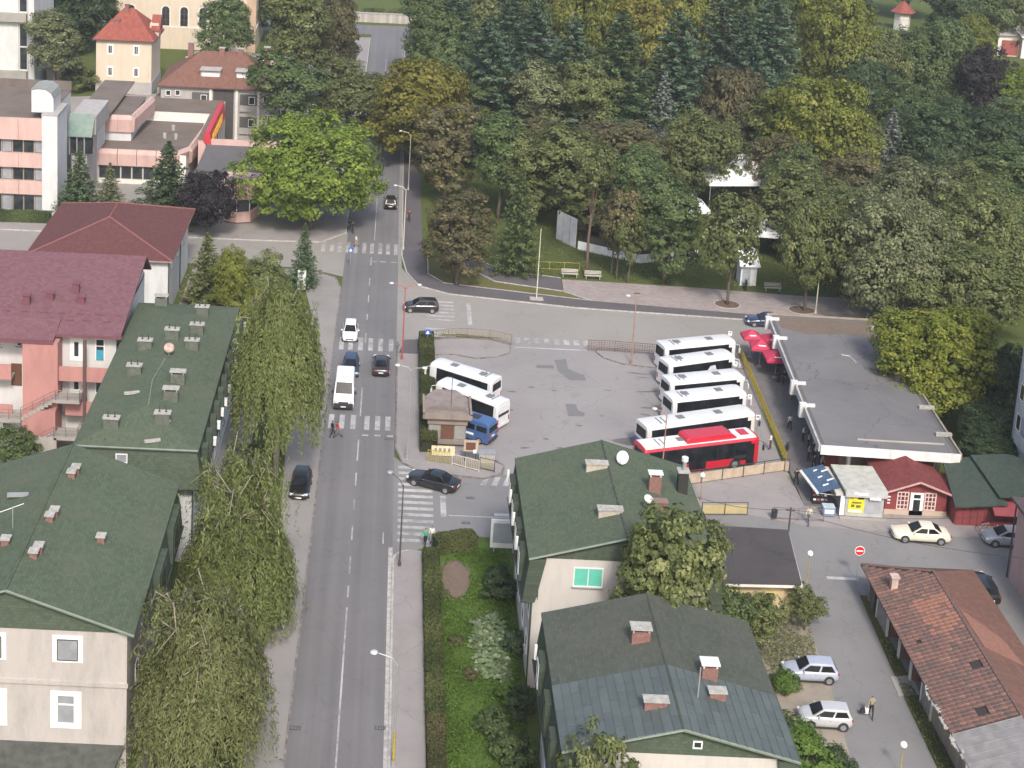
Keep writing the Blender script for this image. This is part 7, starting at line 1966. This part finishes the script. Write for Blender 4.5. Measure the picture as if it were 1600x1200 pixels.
def fence(label, pts, h, post_mat, bar_mat=None, style='bars', post=2.0, z0=0.0, cat='fence'):
    t = thing('railing' if style == 'rail' else 'fence', label, cat)
    for (xa, ya), (xb, yb) in zip(pts, pts[1:]):
        L = math.hypot(xb-xa, yb-ya); n = max(1, round(L/post)); a = math.atan2(yb-ya, xb-xa)
        for i in range(n+1):
            q = i/n; MB().obox((xa+(xb-xa)*q, ya+(yb-ya)*q, z0+h/2), (.06, .06, h), a).build('post', post_mat, t)
        MB().obox(((xa+xb)/2, (ya+yb)/2, z0+h), (L, .05, .05), a).build('rail', post_mat, t)
        if style != 'board': MB().obox(((xa+xb)/2, (ya+yb)/2, z0+.18), (L, .05, .05), a).build('rail', post_mat, t)
        for i in range(n):
            qa = i/n + .04/L; qb = (i+1)/n - .04/L
            if style == 'bars':
                m = MB(); k = max(2, int(L/n/.17))
                for j in range(1, k):
                    q = qa + (qb-qa)*j/k; m.obox((xa+(xb-xa)*q, ya+(yb-ya)*q, z0+h/2+.05), (.045, .03, h-.25), a)
                o = m.build('bar_panel', bar_mat or post_mat, t); o['kind'] = 'stuff'
            elif style == 'board':
                q = (qa+qb)/2; MB().obox((xa+(xb-xa)*q, ya+(yb-ya)*q, z0+h*.45), (L/n-.1, .03, h*.72), a).build('board', bar_mat, t)
            elif style == 'mesh':
                m = MB(); k = max(2, int(L/n/.27)); mm = int(h/.24)
                for j in range(1, k):
                    q = qa + (qb-qa)*j/k; m.obox((xa+(xb-xa)*q, ya+(yb-ya)*q, z0+h/2+.05), (.035, .03, h-.25), a)
                for j in range(1, mm): m.obox((xa+(xb-xa)*(qa+qb)/2, ya+(yb-ya)*(qa+qb)/2, z0+.2+(h-.25)*j/mm), (L/n-.08, .025, .03), a)
                o = m.build('wire_panel', bar_mat or post_mat, t); o['kind'] = 'stuff'
    return t
fence('mustard yellow bar fence below the ticket hut', [g(668, 722), g(702, 727)], 1.15, YEL, YEL, 'bars', 1.1, .1)
fence('faded beige bar fence right of the mustard fence', [g(706, 728), g(748, 739)], 1.1, PALEP, M_plain('beige_bars', (.42, .34, .2), .7), 'bars', 1.3, .1)
fence('dark framed gate panel at the tip of the yard footway', [g(749, 735), g(772, 740)], 1.2, DARK, YEL, 'bars', 1.4, .1)
fence('long yellow railing along the bus platform', [(39.9, 159.0), (38.9, 133.8)], 1.1, YEL, YEL, 'bars', 2.0, .1)
BEI = M_plain('beige_fence_board', (.40, .32, .24), .8, var=.2)
fence('beige board fence with dark posts in front of the red bus', [(27.9, 128.6), (38.4, 132.4), (38.8, 132.2)], 1.3, DARK, BEI, 'board', 2.1, .1)
fence('lower beige board fence beside the annex junction', [g(1096, 806), g(1167, 806)], 1.2, BLK, M_plain('dull_yellow_board', (.40, .33, .17), .8), 'board', 1.8, .1)
fence('thin railing with one board panel on the kerb by the freezer', [g(1207, 813), g(1286, 817)], 1.15, RAIL, M_plain('olive_board', (.30, .27, .16), .8), 'rail', 1.8, .1)
fence('low railing bordering the entrance island', [g(681, 533), g(700, 531), g(730, 530), g(765, 533), g(799, 540)], 1.2, RAIL, M_plain('beige_mesh', (.26, .20, .12), .8), 'mesh', 2.0, .1)
fence('dark mesh railing along the bay island', [g(919, 549), g(960, 551), g(1022, 556)], 1.25, RUST2, RUST2, 'mesh', 2.4, .1)
fence('short dark mesh railing at the platform head', [g(1134, 560), g(1157, 562)], 1.25, RUST2, RUST2, 'mesh', 1.4, .1)
fence('thin yellow rail fence along the park lawn', [g(808, 421), g(858, 422), g(905, 424)], 1.1, YEL, YEL, 'rail', 2.0)

def sign(label, base, h, kind, z0=0.0, rz=0):
    t = thing('road_sign', label, 'sign', (base[0], base[1], z0), rz, 'road signs')
    MB().cyl(0, 0, 0, h, .035, 6).build('post', GALV, t)
    M = Matrix.Translation((0, -.04, h-.05)) @ Matrix.Rotation(R(90), 4, 'X')
    if kind == 'noentry':
        d = MB(M).cyl(0, 0, -.01, .012, .42, 24).build('rim', PVC, t)
        MB(M).cyl(0, 0, .013, .022, .37, 24).build('disc', M_plain('sign_red', (.55, .02, .025), .4), t); MB(M).box(-.27, .27, -.06, .06, .022, .032).build('bar', PVC, t)
    elif kind == 'blue':
        MB(M).box(-.3, .3, -.3, .3, -.01, .012).build('plate', M_plain('sign_blue', (.06, .12, .42), .4), t); MB(M).add([(-.2, -.2, .016), (.2, -.2, .016), (0, .2, .016)], [(0, 1, 2)]).build('white_triangle', PVC, t)
    elif kind == 'bay':
        MB().obox((0, -.05, h-.1), (.42, .06, .5)).build('plate', PVC, t); MB().obox((0, -.085, h), (.2, .01, .1)).build('print', DARK, t)
    return t
sign('round red no-entry sign with white bar on the side road corner', g(1338, 906), 2.7, 'noentry')
sign('blue square pedestrian crossing sign at the entrance island', g(667, 546), 2.0, 'blue', .1)
for k, q in enumerate(((1138, 553), (1146, 602), (1157, 626), (1168, 655), (1181, 688))):
    sign('white bay sign on a post at the nose of the ' + ['farthest', 'second', 'third', 'fourth', 'fifth'][k] + ' bus in the row', g(*q), 2.5, 'bay', .05, R(-10))
sign('thin pole sign at the left end of the far crosswalk', g(547, 418), 2.4, 'blue')
PY = thing('info_pylon', 'white info pylon with dark pictograms on the left pavement', 'pylon', g(471, 453) + (0,))
MB().box(-.5, .5, -.12, .12, .1, 2.5).build('panel', PVC, PY); MB().box(-.55, .55, -.15, .15, 0, .1).build('base', DARK, PY)
for z, w_ in ((2.2, .5), (1.6, .25), (.7, .4)): MB().box(-w_/2, w_/2, -.135, -.12, z-.12, z+.12).build('pictogram', M_plain('pictogram_grey', (.12, .12, .13), .6), PY)
MB().obox((0, -.13, 1.15), (.5, .02, .06)).build('divider', DARK, PY)
BB = thing('billboard', 'white framed billboard with grey-blue panel beside the green roofed house', 'billboard', (11.0, 116.0, 0))
for x in (-.8, .8): MB().box(x-.06, x+.06, -.06, .06, 0, 1.0).build('post', GALV, BB)
MB().box(-1.15, 1.15, -.12, .12, .5, 3.0).build('frame', WHITE, BB); MB().box(-.95, .95, -.14, -.115, .95, 2.75).build('poster_panel', M_plain('grey_blue_panel', (.27, .31, .34), .35, var=.1), BB)
BD = thing('yard_map_board', 'beige board with dark map on posts beside the blue minibus', 'board', g(735, 722) + (.1,))
for x in (-.55, .45): MB().box(x-.04, x+.04, -.04, .04, 0, 2.0).build('post', DARK, BD)
MB().box(-.7, .65, -.05, .05, 1.0, 2.1).build('panel', BEI, BD); MB().box(-.5, .4, -.07, -.05, 1.15, 1.9).build('map', WOOD, BD); MB().box(.2, .5, -.08, -.06, .85, 1.2).build('notice', PVC, BD)
TB = thing('lettered_stall_board', 'cream stall board with brown lettering leaning below the ticket hut', 'board', g(692, 712) + (.0,))
MB().obox((0, 0, .5), (2.2, .08, .9), 0, R(-25)).build('panel', M_plain('cream_board', (.50, .44, .28), .8), TB)
for i in range(4): MB().obox((-.7+i*.42, -.06, .62), (.22, .02, .3), R(0), R(-25)).build('lettering', RAIL, TB)
SB = thing('grey_box', 'pale grey utility box behind the dark gate panel', 'box', g(760, 722) + (.0,)); MB().box(-.75, .75, -.4, .4, 0, 1.0).build('cabinet', CAPC, SB, bevel=.03); MB().box(-.8, .8, -.45, .45, 1.0, 1.06).build('lid', GALV, SB)

def bench(label, loc, rz=0.0):
    t = thing('park_bench', label, 'bench', loc + (.1,), rz, 'park benches')
    for i in range(3):
        MB().box(-1.05, 1.05, -.22+i*.15, -.1+i*.15, .42, .46).build('seat_slat', M_plain('pale_bench_wood', (.40, .38, .34), .8), t)
        MB().box(-1.05, 1.05, .26+i*.04, .30+i*.04, .55+i*.15, .66+i*.15).build('back_slat', M_plain('pale_bench_wood', (.40, .38, .34), .8), t)
    for x in (-.85, .85):
        MB().box(x-.05, x+.05, -.2, .25, 0, .42).build('leg', CONC, t); MB().obox((x, .32, .7), (.06, .05, .65), 0, R(-15)).build('back_post', DARK, t)
bench('slatted park bench left of the bare pine trunk', g(890, 434)); bench('slatted park bench right of the bare pine trunk', g(926, 437)); bench('slatted bench behind the pavement tree near the booth', g(1207, 456))

CLOTH = M_plain('raspberry_parasol', (.42, .03, .075), .75, var=.12)
def parasol(label, x, y, w, h):
    t = thing('parasol', label, 'parasol', (x, y, .11), R(TREE_RNG.uniform(-10, 10)), 'red cafe parasols')
    n = 4; rim = [(w/2*a, w/2*b, h) for a, b in ((-1, -1), (1, -1), (1, 1), (-1, 1))]
    MB().add(rim + [(0, 0, h+.75)], [(0, 1, 4), (1, 2, 4), (2, 3, 4), (3, 0, 4)]).build('canopy', CLOTH, t, fixn=False)
    MB().loft([[(x*1.0, y*1.0, z-.25) for x, y, z in rim], rim], cap=False).build('valance', CLOTH, t)
    MB().cyl(0, 0, 0, h+.7, .03, 6).build('pole', GALV, t); MB().cyl(0, 0, 0, .1, .3, 10).build('foot', CONC, t)
    MB().obox((0, -w*.33, h+.27), (w*.34, .02, .14), 0, R(-62)).build('white_print', PVC, t)
parasol('red parasol nearest the platform railing', 41.4, 156.2, 2.3, 2.5); parasol('red parasol at the back against the terminal', 43.0, 158.0, 2.3, 2.5)
parasol('red parasol in front, nearest the camera', 42.5, 153.6, 2.6, 2.4); parasol('red parasol at the far left of the group', 40.9, 158.8, 2.0, 2.5)
def cafe_table(label, x, y):
    t = thing('cafe_table', label, 'table', (x, y, .11), 0, 'cafe tables'); MB().cyl(0, 0, .7, .74, .4, 12).build('top', DARK, t); MB().cyl(0, 0, 0, .7, .04, 6).build('stem', DARK, t); MB().cyl(0, 0, 0, .04, .25, 10).build('foot', DARK, t)
cafe_table('dark cafe table under the front red parasol', 42.6, 152.6); cafe_table('dark cafe table beside the terminal wall under the parasols', 43.2, 155.2)
BN = thing('litter_bin', 'small dark litter bin on the kerb by the thin railing', 'bin', g(1209, 812) + (.1,)); MB().cyl(0, 0, .15, .85, .24, 12, .28).build('bucket', DARK, BN); MB().cyl(0, 0, 0, .9, .03, 6).build('post', DARK, BN)

def bicycle(label, loc, rz):
    t = thing('bicycle', label, 'bicycle', loc + (.1,), rz)
    for x in (-.52, .52):
        M = Matrix.Translation((x, 0, .34)) @ Matrix.Rotation(R(90), 4, 'X')
        pts = [M @ Vector((.33*math.cos(2*math.pi*k/16), .33*math.sin(2*math.pi*k/16), 0)) for k in range(17)]; MB().tube(pts, .02, 5, cap=False).build('wheel', RUBBER, t)
    m = MB()
    for a, b in (((-.52, .34), (-.12, .34)), ((-.12, .34), (-.2, .82)), ((-.52, .34), (-.18, .7)), ((-.12, .34), (.38, .8)), ((-.18, .72), (.36, .82)), ((.52, .34), (.36, .9))): m.tube([(a[0], 0, a[1]), (b[0], 0, b[1])], .02, 5)
    m.build('frame', STEEL, t); MB().obox((-.2, 0, .88), (.26, .14, .06)).build('saddle', RUBBER, t); MB().tube([(.36, -.26, 1.0), (.36, 0, .96), (.36, .26, 1.0)], .015, 5).build('handlebar', DARK, t)
bicycle('bicycle leaning by the maroon shed doors', g(1537, 832), R(5))
def motorbike(label, loc, rz, z=.12):
    t = thing('motorbike', label, 'motorbike', (loc[0], loc[1], z), rz)
    for x in (-.62, .62):
        M = Matrix.Translation((x, 0, .3)) @ Matrix.Rotation(R(90), 4, 'X'); MB(M).cyl(0, 0, -.06, .06, .3, 14).build('wheel', RUBBER, t)
    MB().loft([[(-.6, -.12, .5), (-.6, .12, .5), (-.6, .12, .85), (-.6, -.12, .85)], [(0, -.16, .35), (0, .16, .35), (0, .16, .8), (0, -.16, .8)], [(.4, -.14, .5), (.4, .14, .5), (.4, .14, 1.0), (.4, -.14, 1.0)]]).build('body', DARK, t)
    MB().box(-.65, 0, -.14, .14, .8, .92).build('seat', RUBBER, t); MB().tube([(.62, 0, .3), (.42, 0, 1.05)], .04, 6).build('fork', STEEL, t); MB().tube([(.4, -.35, 1.1), (.42, 0, 1.05), (.4, .35, 1.1)], .02, 5).build('handlebar', DARK, t); MB().ball((.55, 0, .92), .1).build('headlight', HEADL, t)
motorbike('dark motorbike parked beside the white entrance booth', g(1165, 452), R(80))
motorbike('dark scooter standing on the platform paving', g(1229, 709), R(70), .11)

# overhead wires
WIRE = M_plain('wire_black', (.02, .02, .02), .7)
def wire(label, p, q, sag, r=.018):
    p, q = Vector(p), Vector(q); pts = [p.lerp(q, i/12) - Vector((0, 0, sag*4*(i/12)*(1-i/12))) for i in range(13)]
    o = MB().tube(pts, r, 4).build('overhead_wire', WIRE); tag(o, label, 'wire', 'overhead wires')
UP = thing('utility_pole', 'dark utility pole at the corner of the felt-roofed annex', 'pole', (34.6, 116.2, 0)); MB().tube([(0, 0, -.05), (0, 0, 5.2)], .09, 7, .07).build('pole', BLK, UP); MB().box(-.4, .4, -.04, .04, 4.9, 5.0).build('crossarm', BLK, UP)
wire('overhead wire from the annex corner pole to the pink house', (34.6, 116.2, 5.0), (50.9, 115.5, 5.6), .5); wire('overhead wire from the annex corner pole over the garage roof', (34.6, 116.2, 4.9), (51.1, 108.0, 6.2), .6)
wire('overhead wire from the green roofed house to the annex corner pole', (24.4, 111.8, 8.5), (34.6, 116.2, 5.0), .5)
wire('overhead wire across the sky line at the top right', (95, 352, 14.4), (165, 345, 14.4), .5, .04)

# ------------------------------------------------------------------ people
def person_mesh(pose):
    J = {'pel': (0, 0, .95), 'sp': (0, .0, 1.16), 'ch': (0, .0, 1.36), 'nk': (0, .01, 1.49), 'hd': (0, .03, 1.60), 'ht': (0, .02, 1.70)}
    E = [('pel', 'sp'), ('sp', 'ch'), ('ch', 'nk'), ('nk', 'hd'), ('hd', 'ht')]
    Rr = {'pel': (.15, .11), 'sp': (.135, .10), 'ch': (.165, .11), 'nk': (.055, .055), 'hd': (.088, .10), 'ht': (.06, .07)}
    cls = {'pel': 2, 'sp': 1, 'ch': 1, 'nk': 0, 'hd': 0, 'ht': 4}
    st = {'walk': (.30, -.28), 'stand': (.03, -.02), 'stride': (.42, -.40), 'wide': (.06, -.06)}[pose.split('_')[0]]
    sw = {'wide': .17}.get(pose.split('_')[0], .09)
    for s, f, n in ((-1, st[0], 'l'), (1, st[1], 'r')):
        kb = .07 if abs(f) > .1 else .02
        J['hip'+n] = (s*.085, 0, .88); J['kn'+n] = (s*(sw+.005), f*.5+kb, .49); J['an'+n] = (s*(sw+.02 if sw > .1 else sw), f if f > 0 else f-.03, .085 if f >= 0 else .12); J['to'+n] = (s*(sw+.01), (f if f > 0 else f-.03)+.17, .045)
        E += [('pel', 'hip'+n), ('hip'+n, 'kn'+n), ('kn'+n, 'an'+n), ('an'+n, 'to'+n)]
        Rr.update({'hip'+n: (.095, .095), 'kn'+n: (.062, .062), 'an'+n: (.042, .042), 'to'+n: (.04, .03)}); cls.update({'hip'+n: 2, 'kn'+n: 2, 'an'+n: 3, 'to'+n: 3})
        J['sh'+n] = (s*.18, 0, 1.41)
        if 'fold' in pose: el, wr, fi = (s*.25, .06, 1.16), (s*.08, .22, 1.20), (-s*.03, .23, 1.22)
        elif 'hold' in pose: el, wr, fi = (s*.24, -.02, 1.14), (s*.20, .22, 1.10), (s*.18, .30, 1.10)
        else: el, wr, fi = (s*.235, -f*.25, 1.14), (s*.24, -f*.45+.06, .90), (s*.235, -f*.5+.08, .80)
        J['el'+n], J['wr'+n], J['fi'+n] = el, wr, fi
        E += [('ch', 'sh'+n), ('sh'+n, 'el'+n), ('el'+n, 'wr'+n), ('wr'+n, 'fi'+n)]
        Rr.update({'sh'+n: (.068, .068), 'el'+n: (.046, .046), 'wr'+n: (.032, .032), 'fi'+n: (.036, .022)}); cls.update({'sh'+n: 1, 'el'+n: 1, 'wr'+n: 0, 'fi'+n: 0})
    names = list(J); idx = {n: i for i, n in enumerate(names)}
    me = bpy.data.meshes.new('person_skeleton'); me.from_pydata([J[n] for n in names], [(idx[a], idx[b]) for a, b in E], [])
    o = bpy.data.objects.new('tmp', me); COL.objects.link(o)
    sk = o.modifiers.new('skin', 'SKIN')
    if not me.skin_vertices: bpy.context.view_layer.update()
    sv_ = me.skin_vertices[0].data if me.skin_vertices else None
    if sv_ is None:
        bm = bmesh.new(); bm.from_mesh(me); bm.verts.layers.skin.verify(); bm.to_mesh(me); bm.free(); sv_ = me.skin_vertices[0].data
    for n in names: sv_[idx[n]].radius = Rr[n]; sv_[idx[n]].use_root = (n == 'pel')
    sub = o.modifiers.new('sub', 'SUBSURF'); sub.levels = 1; sub.render_levels = 1
    bpy.context.view_layer.update()
    dg = bpy.context.evaluated_depsgraph_get(); out = bpy.data.meshes.new_from_object(o.evaluated_get(dg)); out.name = 'person'
    bpy.data.objects.remove(o)
    out.materials.clear()
    for n in ('skin', 'top', 'trousers', 'shoes', 'hair'): out.materials.append(SKIN if n == 'skin' else DARK)
    segs = [(Vector(J[a]), Vector(J[b]), cls[a], cls[b]) for a, b in E]
    for p in out.polygons:
        c = p.center; best = None
        for a, b, ca, cb in segs:
            d = b-a; t = max(0, min(1, (c-a).dot(d)/max(1e-6, d.length_squared))); q = (a+d*t-c).length
            if best is None or q < best[0]: best = (q, ca if t < .5 else cb)
        k = best[1]
        if c.z > 1.52: k = 4 if (c.z > 1.64 or c.y < .0) else 0
        p.material_index = k; p.use_smooth = True
    return out
SKIN = M_plain('skin', (.42, .26, .19), .6, var=.05)
PM = {}
def cloth(n, c): return M_plain('cloth_' + n, c, .85, var=.18, scale=5)
def person(label, loc, face, pose='stand', top=('grey', (.25, .25, .26)), bot=('dark_blue', (.02, .025, .04)), hair=(.03, .02, .015), z=.02, h=1.75, bag=None, group=None):
    if pose not in PM: PM[pose] = person_mesh(pose)
    t = thing('person', label, 'person', (loc[0], loc[1], z), face, group)
    o = inst('body', PM[pose], t, sc=(h/1.75,)*3)
    for i, m in enumerate((SKIN, cloth(*top), cloth(*bot), cloth('shoe_dark', (.03, .03, .03)), cloth('hair_%d' % int(hair[0]*1000), hair))):
        o.material_slots[i].link = 'OBJECT'; o.material_slots[i].material = m
    return t
W_, K_ = ('white', (.62, .62, .62)), ('black', (.018, .018, .02))
person('person in a red shirt walking across the lower crosswalk', g(527, 684), R(-80), 'stride', ('red', (.45, .03, .045)), ('grey_trousers', (.16, .15, .16)))
person('person in dark clothes at the willow edge behind the red-shirted walker', g(519, 683), R(-70), 'walk', K_, K_)
person('person in a green top walking on the side road crosswalk', g(664, 856), R(160), 'walk', ('green', (.05, .30, .17)), K_, z=.1)
person('person in a white top beside the green-topped walker at the hedge', g(674, 852), R(170), 'stand', W_, ('light_trousers', (.3, .3, .31)), z=.1)
person('person in white walking over the far crosswalk', g(556, 386), R(-80), 'walk', W_, ('beige', (.33, .24, .19)))
person('person in dark clothes at the left end of the far crosswalk', g(551, 366), R(-60), 'stand', K_, K_, z=.1)
person('second person in dark clothes in the maple shade at the far corner', g(546, 362), R(30), 'walk', K_, K_, z=.12)
person('person in dark clothes on the right footway by the brown trees', g(639, 348), R(180), 'walk', ('maroon', (.12, .03, .03)), K_, z=.12)
person('person in a teal top on the park path right of the rounded tree', g(777, 422), R(90), 'walk', ('teal', (.04, .36, .28)), ('pale_trousers', (.4, .4, .4)), z=.11)
person('person in a pale shirt walking along the platform', g(1233, 674), R(5), 'walk', ('pale_grey', (.36, .37, .37)), K_, z=.11)
person('person in black with folded arms crossing below the platform', g(1243, 760), R(15), 'wide_fold', K_, K_, z=.1)
person('person in a cream shirt walking by the thin railing', g(1263, 821), R(150), 'walk', ('cream_shirt', (.5, .47, .36)), ('grey_trousers', (.12, .11, .11)), z=.1)
pb = person('person in olive top carrying a white bag up the lane', g(1360, 1121), R(170), 'walk', ('olive_shirt', (.24, .23, .16)), K_)
PBAG = thing('shopping_bag', 'white shopping bag carried by the person in the lane', 'bag', g(1352, 1119) + (.25,)); MB().loft([[(-.16, -.08, 0), (.16, -.08, 0), (.16, .08, 0), (-.16, .08, 0)], [(-.18, -.06, .4), (.18, -.06, .4), (.18, .06, .4), (-.18, .06, .4)]]).build('sack', PVC, PBAG); MB().tube([(-.1, 0, .4), (0, 0, .62), (.1, 0, .4)], .012, 4).build('handle', PVC, PBAG)
DB = thing('dark_bag', 'dark bag hanging beside the white shopping bag', 'bag', g(1347, 1119) + (.3,)); MB().loft([[(-.2, -.1, 0), (.2, -.1, 0), (.2, .1, 0), (-.2, .1, 0)], [(-.14, -.05, .36), (.14, -.05, .36), (.14, .05, .36), (-.14, .05, .36)]]).build('sack', cloth('black', (.018, .018, .02)), DB); MB().tube([(-.1, 0, .36), (0, 0, .55), (.1, 0, .36)], .012, 4).build('handle', RUBBER, DB)
person('person standing at the driver door of the red bus', g(1203, 704), R(60), 'stand_hold', ('white', (.62, .62, .62)), ('maroon', (.12, .03, .03)), z=.1)
crowd = [((1254, 692), W_, K_, 'white top leaning at the head of the terminal queue', 'stand_hold'), ((1263, 690), K_, K_, 'black behind the white-topped waiting person', 'stand'), ((1262, 703), ('pale_grey', (.36, .37, .37)), K_, 'pale grey sitting low in the terminal queue', 'stand_fold'),
         ((1269, 716), ('navy_top', (.03, .035, .06)), K_, 'navy in the middle of the terminal queue', 'stand_hold'), ((1273, 722), W_, K_, 'white and black in the middle of the terminal queue', 'stand_fold'), ((1262, 722), ('grey', (.25, .25, .26)), K_, 'grey at the outer side of the terminal queue', 'wide_hold'),
         ((1270, 738), K_, K_, 'black standing alone before the awning', 'walk'), ((1283, 738), ('grey', (.25, .25, .26)), K_, 'grey beside the blue awning corner', 'stand'), ((1290, 733), W_, K_, 'white and dark by the terminal door', 'stand_hold'), ((1281, 728), K_, ('dark_blue', (.02, .025, .04)), 'black under the terminal eaves', 'stand')]
for k, (q, tp, bt, lab, po) in enumerate(crowd): person('person in ' + lab, g(*q), R(TREE_RNG.uniform(60, 300)), po, tp, bt, z=.11, group='people waiting at the terminal')
person('person in a dark top standing under the red parasols', (43.0, 151.8), R(120), 'stand', K_, K_, z=.11)
person('person in a green jacket by the terminal wall below the white beam', g(1237, 627), R(90), 'stand', ('green', (.05, .30, .17)), K_, z=.11)

# ------------------------------------------------------------------ thin summer haze
hz = bpy.data.materials.new('thin_haze'); hz.use_nodes = True
hn = hz.node_tree.nodes; hn.remove(hn['Principled BSDF'])
pv = hn.new('ShaderNodeVolumePrincipled')
pv.inputs['Color'].default_value = (0.9, 0.93, 0.97, 1)
pv.inputs['Density'].default_value = 0.00022
pv.inputs['Anisotropy'].default_value = 0.2
hz.node_tree.links.new(pv.outputs[0], hn['Material Output'].inputs['Volume'])
hb = MB().box(-720, 920, -220, 1820, -1.2, 72).build('haze', hz)
hb['kind'] = 'stuff'; hb['label'] = 'thin summer haze over the whole town'
